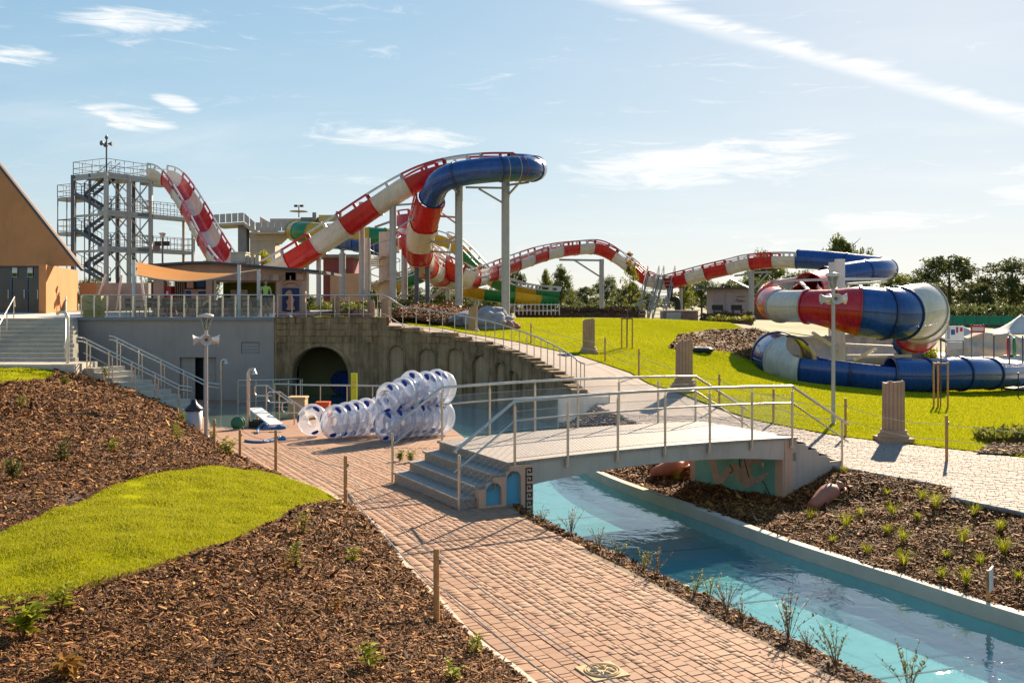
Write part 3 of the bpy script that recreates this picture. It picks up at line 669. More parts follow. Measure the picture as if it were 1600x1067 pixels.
def edge_poly(line, w): return [(x, y+w) for x, y in line]+[(x, y-w) for x, y in line[::-1]]
for ln_, par, sd_ in ((low_edge, bank_lo, 81), (up_edge, bank_up, 82), (top_edge[:5], bank_up, 83)):   # chips straying into the grass
    chips(edge_poly(ln_, .16), lambda x, y: T_left(x, y)+.012, 2600, par, .034, None, sd_, 10., .5)
# ------------------------------------------------------------ river
WATER_Z, RIM_N, FLOOR_Z = -.66, -.13, -1.02
near_line = catmull([(*p, 0) for p in NEAR_RIM+SHORE[:1]], .6)[:-1] + catmull([(*p, 0) for p in SHORE], .6)
far_line = catmull([(*p, 0) for p in FAR_RIM], .6)
riv = [(p.x, p.y) for p in near_line] + [(-9.9, 42.8), (-7.2, 42.8), (-7.2, 42.3), (-4.5, 42.2)] + [(p[0], p[1]+.1) for p in WALL[6:13]] + [(p.x, p.y) for p in far_line[::-1]]
tag(sheet('water', riv, lambda x, y: np.full(np.shape(x), WATER_Z), M['water'], 1.5, jitter=.1), kind='structure')
rbed = tag(sheet('river_bed', riv, lambda x, y: np.full(np.shape(x), FLOOR_Z)+.0*x, M['pool'], 1.5), kind='structure')
for k in range(6):           # construction joints in the painted floor
    i = min(3+k*5, len(near_line)-1); j = min(3+k*5, len(far_line)-1); a, b = near_line[i], far_line[j]
    if a.y > 22: break
    mb = MB(); mb.beam((a.x, a.y, FLOOR_Z+.004), (b.x, b.y, FLOOR_Z+.004), .035, .012); mb.build('floor_joint', M['concrete_dark'], rbed)
mb = MB(); q_ = [near_line[min(i, len(near_line)-1)].lerp(far_line[min(i, len(far_line)-1)], .45) for i in range(0, 24)]
for a, b in zip(q_, q_[1:]): mb.beam((a.x, a.y, FLOOR_Z+.004), (b.x, b.y, FLOOR_Z+.004), .03, .012)
mb.build('floor_joint', M['concrete_dark'], rbed)
def rim(name, line, w, ztop, zbot, inner, mats, zf=None):
    """channel wall with flat top; inner=+1/-1 says on which side the water lies"""
    mb = MB(); k = len(line)
    def off(i, s_):
        t = (line[min(i+1, k-1)]-line[max(i-1, 0)]).normalized(); n = Vector((-t.y, t.x, 0))*inner; return line[i]+n*s_
    sec = [(0, zbot, 1), (0, WATER_Z-.02, 1), (0, ztop-.012, 0), (-.012, ztop, 0), (-w, ztop, 0), (-w, zbot, 0)]
    vs = []
    for i in range(k):
        dz = 0 if zf is None else zf(line[i])
        for s_, z, _ in sec: p = off(i, s_); vs.append((p.x, p.y, z+(dz if z > WATER_Z else 0)))
    m = len(sec)
    for j in range(m-1): mb.add([vs[i*m+j+e] for i in range(k) for e in (0, 1)], [(i*2, i*2+1, i*2+3, i*2+2) for i in range(k-1)], 1 if sec[j+1][2] else 0)
    return tag(mb.build(name, mats), kind='structure')
def rim_slope(p): return float(Zp(p.x, p.y)) if p.y > 17 else 0.0
rim('channel_wall_near', near_line, .13, RIM_N, FLOOR_Z-.1, -1, [M['concrete_dark'], M['pool']], rim_slope)
rim('channel_wall_far', far_line, .17, RIM_F, FLOOR_Z-.1, 1, [M['concrete_light'], M['pool']])
# planted strip between pavers and near rim
strip = [(p[0], p[1]) for p in PATH_EDGE] + [(.14, 16.1)] + [(p.x-.1, p.y-.04) for p in near_line if p.y < 16][::-1]
st_o = tag(sheet('planted_strip', strip, lambda x, y: np.full(np.shape(x), -.055)+wob(x, y, 5, .02, 9), M['soil'], .15), kind='structure')
chips(strip, lambda x, y: np.full(np.shape(x), -.055), 6000, st_o, .035, None, 47, 9.)
# bark bed beyond the river
bed_poly = [(p.x+.10, p.y+.03) for p in far_line if p.y > 3] + [(2.2, 33.6)] + [p for p in INNER if p[1] < 33][::-1]
Tb = RBF([(p[0]+.1, p[1], RIM_F-.04) for p in FAR_RIM[1:]] + [(p[0], p[1], float(T(p[0], p[1]))-.01) for p in INNER[:11]] + [(5.3, 18.7, -.62), (4.6, 20.2, -.64), (4.0, 21.6, -.66), (6.4, 18.6, -.14), (4.2, 19.2, -.56), (5.9, 17.6, -.40), (7.4, 15.4, -.18)])
Tbed = lambda x, y: Tb(x, y)+wob(x, y, 2.5, .03, 12)
bed = tag(sheet('bark_bed', bed_poly, lambda x, y: Tbed(x, y)-.008+wob(x, y, 5, .02, 14), M['soil'], .22), kind='structure')
chips(bed_poly, Tbed, 85000, bed, .038, lambda x, y: np.clip((13/y)**2, .1, 1), 49, 13.)
# mown edge of the bed: dark edging strip beside the upper path
mb = MB(); ln = catmull([(*p, 0) for p in INNER[:8]], .5)
mb.tube([(p.x, p.y, float(T(p.x, p.y))+.02) for p in ln], .035, 5); tag(mb.build('edging_strip', M['concrete_dark']), kind='structure')
# bark patch on the slope beside the bowl slide
pc = [ground_hit(*p, T) for p in ((1045,545),(1060,525),(1110,517),(1180,515),(1230,530),(1215,575),(1160,560),(1100,553))]
patch = tag(sheet('bark_patch', pc, lambda x, y: T(x, y)+.06+wob(x, y, 1.5, .05, 17), M['soil'], .5), kind='structure')
chips(pc, lambda x, y: T(x, y)+.07, 9000, patch, .10, None, 51, 40.)
# ------------------------------------------------------------ footbridge
B0 = Vector((-.064, 16.1)); BU = Vector((.882, .471)).normalized(); BV = Vector((-BU.y, BU.x)); BL, BW, DECK = 6.5, 2.9, .70
def bp(t, s_, z): p = B0+BU*t+BV*s_; return Vector((p.x, p.y, z))
def camber(t): return DECK + .055*(1-((t-BL/2)/(BL/2))**2)
bridge = thing('footbridge', 'arched concrete footbridge with speckled granite deck and steps over the water channel', 'bridge', (B0.x, B0.y, 0))
def bpart(mb, name, mats, parent=None):
    o = mb.build(name, mats, parent or bridge)
    if parent is None: o.matrix_parent_inverse = Matrix.Translation(-bridge.location)
    return o
def bsub(mb, name, mats, parent): return mb.build(name, mats, parent)
mb = MB(); n = 16; vs = []
for i in range(n+1):
    t = .30+(BL-.30)*i/n; top = camber(t)-.045; k = (t-BL/2)/(BL/2); bot = top-.27-.16*abs(k)**2.2
    vs += [bp(t, 0, bot), bp(t, 0, top), bp(t, BW, top), bp(t, BW, bot)]
mb.add(vs, [(i*4+j, i*4+(j+1)%4, i*4+4+(j+1)%4, i*4+4+j) for i in range(n) for j in range(4)] + [(0,3,2,1), (n*4, n*4+1, n*4+2, n*4+3)])
bpart(mb, 'beam', M['concrete'])
mb = MB(); vs = []
for i in range(n+1):
    t = -.02+(BL+.04)*i/n; z = camber(max(0, min(BL, t))); vs += [bp(t, -.03, z-.045), bp(t, -.03, z), bp(t, BW+.03, z), bp(t, BW+.03, z-.045)]
mb.add(vs, [(i*4+j, i*4+(j+1)%4, i*4+4+(j+1)%4, i*4+4+j) for i in range(n) for j in range(4)] + [(0,3,2,1), (n*4, n*4+1, n*4+2, n*4+3)])
bpart(mb, 'deck_paving', M['granite'])
def bbox(mb, t0, t1, s0, s1, z0, z1, mi=0):
    vs = [bp(t, s_, z) for z in (z0, z1) for t, s_ in ((t0,s0),(t1,s0),(t1,s1),(t0,s1))]; mb.add(vs, [(0,3,2,1),(4,5,6,7),(0,1,5,4),(1,2,6,5),(2,3,7,6),(3,0,4,7)], mi)
rise = DECK/4
for k in range(4):      # steps up from the red path
    t0 = -.93+.31*k; z1 = rise*(k+1); mb = MB()
    bbox(mb, t0+.02, t0+.34 if k < 3 else .32, .0, BW, z1-rise-(.25 if k == 0 else .0), z1-.042)
    if k < 3:
        o = bpart(mb, 'step', M['granite']); m2 = MB(); bbox(m2, t0-.015, t0+.327, -.03, BW+.03, z1-.04, z1); s2 = bsub(m2, 'tread', M['granite'], o)
    else: bpart(mb, 'top_riser', M['granite'])
for k in range(5):      # steps down to the upper path
    t0 = BL+.30*k; z1 = DECK-DECK/5*k; mb = MB(); bbox(mb, t0+.025, t0+.32, .05, BW-.05, -.35, z1-.145); bbox(mb, t0+.025, t0+.312, .05, BW-.05, z1-.14, z1-DECK/5+.0)
    if k < 4: bpart(mb, 'step', M['concrete_light'])
# right abutment with stepped cheek
mb = MB(); prof = [(6.18, -1.2), (6.18, .46), (6.42, .46), (6.42, DECK-.06), (6.55, DECK-.06)]
for k in range(4): prof += [(6.55+.30*k, DECK-.14*(k)-.065 if k == 0 else DECK-.14*k-.02), (6.55+.30*(k+1), DECK-.14*k-.02 if k else DECK-.065)]
prof = [(6.18, -1.2), (6.18, .40), (6.50, .40), (6.50, DECK-.062)]
for k in range(1, 5): prof += [(6.53+.30*(k-1), DECK-.14*(k-1)-.062), (6.53+.30*(k-1), DECK-.14*k-.0)] if k > 1 else [(6.53, DECK-.062), (6.53, DECK-.14)]
prof += [(7.76, DECK-.56), (7.76, -.6), (6.6, -1.2)]
mb.prism(prof, lambda a, b, h: bp(a, h, b), .0, .22); mb.prism(prof, lambda a, b, h: bp(a, h, b), BW-.22, BW); bbox(mb, 6.20, 6.5, .2, BW-.2, -1.2, .40)
bpart(mb, 'abutment', M['concrete'])
for a in ((6.155, 6.185, .005, .22, -1.1, .40), (6.155, 6.185, BW-.18, BW-.005, -1.1, .40), (6.19, 6.40, -.012, .004, -1.0, .66)): mb = MB(); bbox(mb, *a); bpart(mb, 'peach_border', M['peach'])
mural = MB(); bbox(mural, 6.16, 6.18, .22, BW-.18, -1.1, .395); mur = bpart(mural, 'mural_panel', M['mural_green'])
# mural: a tan horse-fish with curled tail, in low relief; s runs along the face, right to left as seen
def rel(mb, poly, h=.006): mb.prism([(a, b) for a, b in poly], lambda a, b, e: bp(6.158-e, .22+(BW-.4)*(1-a), -.60+.92*b), 0, h)
def smooth2(P, n=5): return [(p.x, p.y) for p in catmull([(*q, 0) for q in P+[P[0]]], None, n)][:-1]
m = MB()
rel(m, smooth2([(.60,.86),(.66,.98),(.74,.96),(.80,.86),(.86,.80),(.85,.73),(.78,.76),(.74,.70),(.72,.58),(.74,.44),(.80,.46),(.92,.62),(.90,.52),(.83,.36),(.76,.28),(.70,.18),(.62,.17),(.56,.28),(.50,.40),(.44,.30),(.36,.12),(.28,.08),(.24,.20),(.22,.42),(.17,.60),(.10,.66),(.20,.74),(.29,.58),(.31,.38),(.34,.30),(.40,.46),(.48,.62),(.54,.66),(.60,.62),(.62,.72)]))
bsub(m, 'horse_fish_relief', M['mural_tan'], mur)
m = MB()
for P in ([(.60,.84),(.58,.70),(.60,.58)], [(.20,.98),(.28,.84),(.36,.86),(.44,.72)], [(.22,.90),(.30,.94),(.40,.90)], [(.46,.60),(.50,.48),(.46,.40)], [(.86,.40),(.90,.30)], [(.90,.28),(.94,.14)], [(.88,.20),(.92,.08)], [(.66,.92),(.64,.80),(.66,.66),(.70,.40)]):
    q = catmull([bp(6.150, .22+(BW-.4)*(1-a), -.60+.92*b) for a, b in P], None, 5); m = MB(); m.tube(q, .012, 5); bsub(m, 'painted_line', M['mural_brown'], mur)
m = MB(); c = bp(6.15, .22+(BW-.4)*.13, .10); m.tube([c, c+Vector((-.02, 0, 0))], .05, 12); bsub(m, 'white_disc', M['white_paint'], mur)
# left pier: peach cheek wall with two blue niches and a key-pattern strip
def arch(a0, a1, z0, z1, n=9):
    r = (a1-a0)/2; c = (a0+a1)/2; return [(a0, z0), (a1, z0)] + [(c+r*math.cos(i*math.pi/n), z1-r+r*math.sin(i*math.pi/n)) for i in range(n+1)]
ni = [arch(-.47, -.18, .03, .40), arch(-.09, .19, -.02, .57)]
cheek = [(-.60, -.3), (.42, -.3), (.42, DECK-.05), (.02, DECK-.05), (.02, rise*3-.045), (-.29, rise*3-.045), (-.29, rise*2-.045), (-.60, rise*2-.045)]
mb = MB(); mb.prism(cheek, lambda a, b, h: bp(a, -h, b), -.02, .11, holes=ni); ck = bpart(mb, 'cheek_wall', M['peach'])
mb = MB()
for h in ni: mb.prism(h, lambda a, b, e: bp(a, -e, b), .034, .042)
bsub(mb, 'niche', M['niche_blue'], ck)
mb = MB(); bbox(mb, -.62, .42, .02, BW, -1.6, rise-.05); bbox(mb, .33, .44, .0, BW, -1.75, .40); bpart(mb, 'pier', M['concrete'])
mb = MB(); bbox(mb, -.10, .44, -.10, .0, -1.7, -.302); bpart(mb, 'pier_foot', M['concrete_dark'])
key = MB(); w = .022; zz = -.22
while zz < .60:          # square spiral units stacked up the pier edge
    for a0, a1, z0, z1 in ((.27,.292,0,.115), (.27,.40,.115,.137), (.378,.40,.045,.115), (.315,.378,.045,.067), (.315,.337,.067,.09), (.27,.40,-.022,.0)): bbox(key, a0, a1, -.117, -.109, zz+z0, zz+z1)
    zz += .137
bsub(key, 'key_pattern', M['black_paint'], ck)
bpart_dark = MB(); bbox(bpart_dark, -.93, -.62, -.008, .0, .0, rise-.045)
# railings
def railing(s_, side):
    posts = [0.10+ (BL-.25)*i/6 for i in range(7)]; H = 1.02; so = s_+side*.05
    for t in posts:
        z = camber(t); mb = MB(); mb.tube([bp(t, so, z-.16), bp(t, so, z+H-.09)], .024, 8); o = bpart(mb, 'post', M['steel_warm']); m2 = MB(); bbox(m2, t-.04, t+.04, s_+side*.022 if side > 0 else s_-.022-.02, s_+side*.022+.02 if side > 0 else s_-.022, z-.20, z-.03); bsub(m2, 'bracket', M['steel_warm'], o)
        m2 = MB(); m2.tube([bp(t, so, z+H-.09), bp(t, so, z+H-.01)], .010, 6); bsub(m2, 'rail_pin', M['steel'], o)
    pts = [bp(t, so, camber(t)+H) for t in [posts[0]+(posts[-1]-posts[0])*i/12 for i in range(13)]]
    lend = bp(-1.02, so, .78+.17); rend = bp(7.9, so, .88)
    mb = MB(); mb.tube([lend]+pts+[rend], .027, 10); bpart(mb, 'handrail', M['steel'])
    mid = [p-Vector((0,0,.33)) for p in pts]
    mb = MB(); mb.tube([lend-Vector((0,0,.33))]+mid+[rend-Vector((0,0,.36))], .017, 8); bpart(mb, 'lower_rail', M['steel_warm'])
    for q in ((-.93, 0), (7.72, .06)):
        mb = MB(); mb.tube([bp(q[0], so, q[1]-.15), bp(q[0], so, q[1]+.90)], .024, 8); bpart(mb, 'post', M['steel_warm'])
    # taut wires and diagonal net
    for a, b in zip(posts, posts[1:]):
        mb = MB(); za, zb = camber(a), camber(b)
        for h in (.06, H-.17): mb.tube([bp(a, so, za+h), bp(b, so, zb+h)], .004, 4, cap=False)
        k = 22; w_ = b-a; h0, h1 = .06, H-.17
        for sg in (1, -1):
            for i in range(-k//2, k):
                x0 = i/k*w_*1.6; x1 = x0+(h1-h0)*1.55; ta, tb_ = max(x0, 0), min(x1, w_)
                if ta >= tb_: continue
                ha = h0+(ta-x0)/1.55; hb = h0+(tb_-x0)/1.55; A, B_ = (a+ta, b-w_+tb_) if sg > 0 else (b-ta, b-tb_)
                mb.tube([bp(A, so, za+(zb-za)*(A-a)/w_+ha), bp(B_, so, za+(zb-za)*(B_-a)/w_+hb)], .0018, 3, cap=False)
        bpart(mb, 'wire_net', M['steel'])
    for (ta, za), (tb_, zb) in (((-.93, 0), (posts[0], camber(posts[0]))), ((posts[-1], camber(posts[-1])), (7.72, .06))):
        mb = MB()
        for i in range(7): h = .10+.11*i; mb.tube([bp(ta, so, za+h), bp(tb_, so, zb+h)], .0022, 3, cap=False)
        bpart(mb, 'stair_wires', M['steel'])
railing(0, -1); railing(BW, 1)

# ------------------------------------------------------------ things lying on the bark bed
def amphora(label, p, d, elev, tilt=0.0, size=1.0):
    """clay jar lying on its side; base end at p, axis along d in plan"""
    o = thing('amphora', label, 'amphora', p, 'clay amphorae lying on the bark bed')
    ax_ = Vector((d[0]*math.cos(elev), d[1]*math.cos(elev), math.sin(elev))).normalized(); q = ax_.to_track_quat('Z', 'Y').to_matrix().to_4x4() @ Matrix.Scale(size, 4)
    prof = [(.0,0),(.075,0),(.10,.02),(.13,.18),(.185,.42),(.205,.58),(.19,.70),(.13,.80),(.085,.86),(.078,.93),(.105,.98),(.11,1.0),(.09,1.0),(.06,.93),(.06,.86)]
    mb = MB(); mb.lathe(prof, (0,0,0), 20, M=q, cap=False); mb.build('body', M['terracotta'], o)
    for sg in (1, -1):
        mb = MB(); mb.tube([q @ Vector((sg*a, 0, z)) for a, z in ((.08,.94),(.15,.95),(.21,.88),(.22,.79),(.165,.70))], .024*size, 7); mb.build('handle', M['terracotta'], o)
def bed_at(px_, py_): return ground_hit(px_, py_, Tbed)
a0 = bed_at(1268, 800); d = Vector((.72, .55)).normalized(); zz = float(Tbed(*a0))
amphora('whole reddish clay amphora lying beside the bridge stairs', (a0[0], a0[1], zz+.10), d, R(17), size=.95)
a1 = bed_at(1018, 748); amphora('reddish clay amphora half hidden under the footbridge', (a1[0], a1[1], float(Tbed(*a1))+.13), Vector((.9, .35)), R(9), size=.95)
sp = bed_at(1544, 942); sg = thing('stake_sign', 'small white board on a wooden stake at the edge of the channel', 'sign', (sp[0], sp[1], float(Tbed(*sp))))
mb = MB(); mb.box((-.02,-.02,-.15), (.02,.02,.42)); mb.build('stake', M['wood_post'], sg)
mb = MB(); mb.box((-.006-.11,-.045,.17), (.105,-.030,.46), M=Matrix.Rotation(R(55), 4, 'Z')); mb.build('board', M['white_paint'], sg)
# ------------------------------------------------------------ terrace, retaining walls, stairs on the left
TZ = 2.77
terr = [(-45, 41.6), (-19.0, 41.6), (-19.0, 42.0), (-10.42, 42.0), (-10.42, 62), (-45, 62)]
def T_terr(x, y): return TZ + np.clip((y-44)*.02, 0, .24)
tag(sheet('terrace', terr, T_terr, M['sand'], 2.0), kind='structure')
wallg = thing('retaining_wall', 'plain grey rendered retaining wall below the café terrace', 'wall', (-13.8, 42, -.85))
mb = MB(); zt = TZ-.10
door = [(-14.55, -.84), (-12.95, -.84), (-12.95, 1.05), (-14.55, 1.05)]
def wp(a, b, h): return Vector((a+13.8, h, b+.85))
vent = [(-11.86, 1.22), (-11.06, 1.22), (-11.06, 1.72), (-11.86, 1.72)]
mb.prism([(-19.0, -1.2), (-10.42, -1.2), (-10.42, zt), (-19.0, zt)], wp, .30, .02, holes=[door, vent]); mb.build('wall_face', M['render_grey'], wallg)
mb = MB(); mb.box((-19.05+13.8, -.06, zt+.85), (-10.40+13.8, .30, TZ+.03+.85)); mb.build('coping', M['concrete_dark'], wallg)
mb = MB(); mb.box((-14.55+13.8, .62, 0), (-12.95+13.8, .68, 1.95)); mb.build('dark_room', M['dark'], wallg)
for x0, x1, y, nm in ((-14.53, -13.92, .16, 'door_leaf'), (-13.55, -12.97, .16, 'door_leaf')):
    mb = MB(); mb.box((x0+13.8, y, .02), (x1+13.8, y+.04, 1.88)); o = mb.build(nm, M['render_grey'], wallg)
    m2 = MB(); xx = (x1 if x0 < -14 else x1)+13.8-.07; m2.beam((xx, y-.03, .92), (xx, y-.03, 1.06), .03); m2.build('handle', M['steel'], o)
mb = MB(); mb.box((-11.86+13.8, .10, 1.22+.85), (-11.06+13.8, .14, 1.72+.85)); vb = mb.build('vent', M['galv_dark'], wallg)
for i in range(7): mb = MB(); z = 1.26+.85+i*.066; mb.beam((-11.84+13.8, .07, z), (-11.08+13.8, .07, z), .03, .045); mb.build('slat', M['galv'], vb)

# broad stairs up to the terrace
st = thing('terrace_stairs', 'broad pale stone stairs rising to the brown building', 'stairs', (-21, 37.5, 1.12))
for k in range(10):
    mb = MB(); mb.box((-6.5, k*.41, -.3), (3.86-k*.19, (k+1)*.41+.06, (k+1)*.165-.03)); o = mb.build('step', M['concrete'], st)
    m2 = MB(); m2.box((-6.5, k*.41-.025, (k+1)*.165-.03), (3.86-k*.19, (k+1)*.41+.0, (k+1)*.165)); m2.build('tread', M['concrete_light'], o)
for x in (-21+.0, -17.62):
    pass
def tube_thing(o, name, pts, r, m=None, n=8): mb = MB(); mb.tube(pts, r, n); return mb.build(name, m or M['steel'], o)
for x, lab in ((.66, 'slim steel handrail up the middle of the terrace stairs'), (3.55, 'slim steel handrail at the right side of the terrace stairs')):
    h = thing('stair_handrail', lab, 'handrail', (-21+x, 37.5, 1.12), 'handrails of the terrace stairs')
    k_ = -.46 if x > 2 else -.3
    tube_thing(h, 'rail', [(0, -.1, .55), (0, 0, .92), (4.1*k_, 4.1, 1.65+.92), (4.25*k_, 4.25, 1.65+.5)], .028)
    for y in (.1, 1.4, 2.7, 4.0): tube_thing(h, 'post', [(y*k_, y, y*.4), (y*k_, y, y*.402+.90)], .022)
mb = MB(); mb.box((-45, 35.55, .6), (-16.2, 37.52, 1.14)); tag(mb.build('landing', M['concrete_light']), kind='structure')
tp = thing('bent_steel_post', 'thick bent steel tube standing at the corner of the landing', 'post', (-16.75, 36.2, 1.1))
tube_thing(tp, 'tube', [(0,0,-.1), (0,0,1.75), (-.04,0,1.88), (-.14,0,1.97), (-.3,0,1.97), (-.42,0,1.90)], .06, n=10)
# stairs down to the pool yard
S0 = Vector((-16.2, 36.4, 1.12)); S1 = Vector((-11.9, 34.5, -.56)); du = (S1-S0); du.z = 0; Ls = du.length; du.normalize(); dv = Vector((-du.y, du.x, 0)); NS = 10
ys = thing('yard_stairs', 'pale concrete stairs down to the pool yard', 'stairs', S0)
for k in range(NS):
    mb = MB(); a0, a1 = Ls*k/NS, Ls*(k+1)/NS; z = -1.68*(k+1)/NS*.98; vs = [du*a+dv*b+Vector((0,0,zz_)) for zz_ in (z-.5, z) for a, b in ((a0,-.02),(a1+.02,-.02),(a1+.02,1.5),(a0,1.5))]
    mb.add(vs, [(0,3,2,1),(4,5,6,7),(0,1,5,4),(1,2,6,5),(2,3,7,6),(3,0,4,7)]); mb.build('step', M['concrete_light'], ys)
for b, lab in ((-.05, 'double steel handrail on the near side of the yard stairs'), (1.42, 'double steel handrail on the far side of the yard stairs')):
    h = thing('stair_handrail', lab, 'handrail', S0+dv*b, 'handrails of the yard stairs')
    e = du*(Ls+.55)
    for hh in (.98, .84): tube_thing(h, 'rail', [du*-.25+Vector((0,0,hh+.02)), Vector((0,0,hh)), du*Ls+Vector((0,0,hh-1.66)), e+Vector((0,0,hh-1.70))], .03)
    for k in range(5):
        a = Ls*(k+.15)/4.2; z = -1.66*a/Ls
        tube_thing(h, 'post', [du*a+Vector((0,0,z-.15)), du*a+Vector((0,0,z+.95))], .028)
        if k < 4: tube_thing(h, 'post', [du*(a+.17)+Vector((0,0,z-.2)), du*(a+.17)+Vector((0,0,z+.80))], .022)
    if b < 0:
        tube_thing(h, 'thin_rail', [Vector((0,0,.42)), du*Ls+Vector((0,0,.42-1.66))], .012)

# terrace balustrade: posts, top rail, clear panels
bal = thing('terrace_balustrade', 'steel balustrade with clear panels along the edge of the café terrace', 'balustrade', (-18.9, 42.15, TZ+.03))
tube_thing(bal, 'handrail', [(0,0,.98), (8.45,0,.98)], .03)
N = 15
for i in range(N+1):
    x = 8.45*i/N; mb = MB(); mb.box((x-.035,-.02,0), (x+.035,.02,.96)); mb.build('post', M['steel_warm'], bal)
    if i < N: mb = MB(); mb.box((x+.05,-.005,.08), (x+8.45/N-.05,.005,.88)); mb.build('panel', M['glass_rail'], bal)
yb = thing('yellow_cabinet', 'yellow cabinet at the left end of the terrace balustrade', 'cabinet', (-18.55, 42.6, TZ+.02))
mb = MB(); mb.box((-.40,-.2,0), (.40,.2,.98)); yo = mb.build('body', M['yellow_board'], yb); mb = MB(); mb.box((.02,-.215,.36), (.15,-.201,.62)); mb.build('notice', M['white_paint'], yo); mb = MB(); mb.box((-.43,-.23,.985), (.43,.23,1.02)); mb.build('lid', M['yellow_board'], yb)

# ------------------------------------------------------------ carved stone wall with tunnel
wl_pts = catmull([(*p, 0) for p in WALL], .25); WS = [0.0]
for a, b in zip(wl_pts, wl_pts[1:]): WS.append(WS[-1]+(b-a).length)
WLEN = WS[-1]
def wall_pt(s_, z, off=0.0):
    k = min(max(int(np.searchsorted(WS, s_))-1, 0), len(wl_pts)-2); t = (s_-WS[k])/(WS[k+1]-WS[k]); p = wl_pts[k].lerp(wl_pts[k+1], t)
    tn = (wl_pts[min(k+2, len(wl_pts)-1)]-wl_pts[max(k-1, 0)]).normalized(); nrm = Vector((tn.y, -tn.x, 0)); q = p+nrm*off; return Vector((q.x, q.y, z))
def wall_top(s_):
    p = wall_pt(s_, 0); z = float(T(p.x+.15, p.y+.35))+.02
    if s_ < 5.0: return 2.80
    return z
stone = thing('stone_wall', 'weathered brown carved stone wall with a dark tunnel arch and arched niches', 'wall', (-10.4, 42, WATER_Z))
O = Vector((-10.4, 42, WATER_Z))
# stepped top line
steps = [(0.0, 2.80)]; s_ = 0.0; rr = random.Random(3); tops = []
while s_ < WLEN:
    L = 4.9 if s_ == 0 else (rr.uniform(.55, 1.3) if s_ < 10 else rr.uniform(.3, .75)); e = min(WLEN, s_+L); tops.append((s_, e, 2.80 if s_ == 0 else min(wall_top(e), 2.62)+rr.uniform(-.03, .05))); s_ = e
outl = [(0.0, -1.9)] + [(WLEN, -1.9)]
for a, b, z in tops[::-1]: outl += [(b, z), (a, z)]
tun = arch(.80, 3.20, -1.6, 1.50, 14)
niches = [arch(c-w/2, c+w/2, -1.5, zt_, 10) for c, w, zt_ in ((5.35,.62,1.55), (6.75,.72,1.42), (8.15,.78,1.45), (9.75,.95,1.22), (11.1,.62,.98), (12.15,.50,.72), (13.0,.42,.42))]
def place(a, b, h): return wall_pt(max(0, min(WLEN, a)), b, h)-O
dense = []
for (a, b), (c, d_) in zip(outl, outl[1:]+outl[:1]):
    n_ = max(1, int(abs(c-a)/.3)); dense += [(a+(c-a)*i/n_, b+(d_-b)*i/n_) for i in range(n_)]
tris, pts = tri_poly(dense, [tun]+niches, [(a, b) for a in np.arange(.15, WLEN, .22) for b in np.arange(-1.7, 2.7, .3) if pip([(a, b)], dense)[0] and not any(pip([(a, b)], h)[0] for h in [tun]+niches)])
mb = MB(); fz = lambda a, b: float(wob(a*2.1, b*2.1, 2.0, .035, 23)+wob(a*5.5, b*.9, 1.0, .03, 24))
mb.add([place(a, b, fz(a, b)) for a, b in pts], [(t[0], t[1], t[2]) for t in tris], 0, False)
for a, b, z in tops:      # top faces and backs
    n_ = max(1, int((b-a)/.3)); vs = []
    for i in range(n_+1): q = a+(b-a)*i/n_; vs += [place(q, z, .03), place(q, z, -.5), place(q, z-.6, -.5)]
    mb.add(vs, [(3*i, 3*i+3, 3*i+4, 3*i+1) for i in range(n_)] + [(3*i+1, 3*i+4, 3*i+5, 3*i+2) for i in range(n_)], 0)
for lp, dep in [(tun, -1.0)] + [(h, -.09) for h in niches]:
    k = len(lp); vs = [place(a, b, fz(a, b)) for a, b in lp] + [place(a, b, dep) for a, b in lp]; mb.add(vs, [(i, k+i, k+(i+1)%k, (i+1)%k) for i in range(k)], 0)
mb.build('wall_face', M['stone'], stone)
for h in niches:
    mb = MB(); tr_, pt_ = tri_poly(h, (), None); mb.add([place(a, b, -.085) for a, b in pt_], tr_); mb.build('niche', M['stone_pale'], stone)
for h in niches:          # raised moulding round each niche head
    mb = MB(); c = (h[0][0]+h[1][0])/2; q = [p for p in h if p[1] > .0 or True][1:]; q = [(p[0]+(p[0]-c)*.22, p[1]+(.06 if p[1] > -1 else 0)) for p in q+[h[0]]]; mb.tube([place(a, b, .02) for a, b in q], .055, 6); mb.build('arch_moulding', M['stone'], stone)
mb = MB(); mb.tube([place(a, b, .02) for a, b in [(p[0]+(p[0]-2.0)*.08, p[1]+.08) for p in tun[1:]+tun[:1]]], .09, 6); mb.build('tunnel_moulding', M['stone'], stone)
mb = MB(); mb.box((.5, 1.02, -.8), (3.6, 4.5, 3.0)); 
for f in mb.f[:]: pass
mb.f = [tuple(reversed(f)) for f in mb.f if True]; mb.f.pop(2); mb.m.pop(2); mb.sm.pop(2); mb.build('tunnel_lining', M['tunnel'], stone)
mb = MB(); mb.tube([(3.3, 1.8, .15), (2.6, 2.6, .35), (1.8, 4.2, .8)], .62, 14); mb.build('blue_flume_in_tunnel', M['blue'], stone)
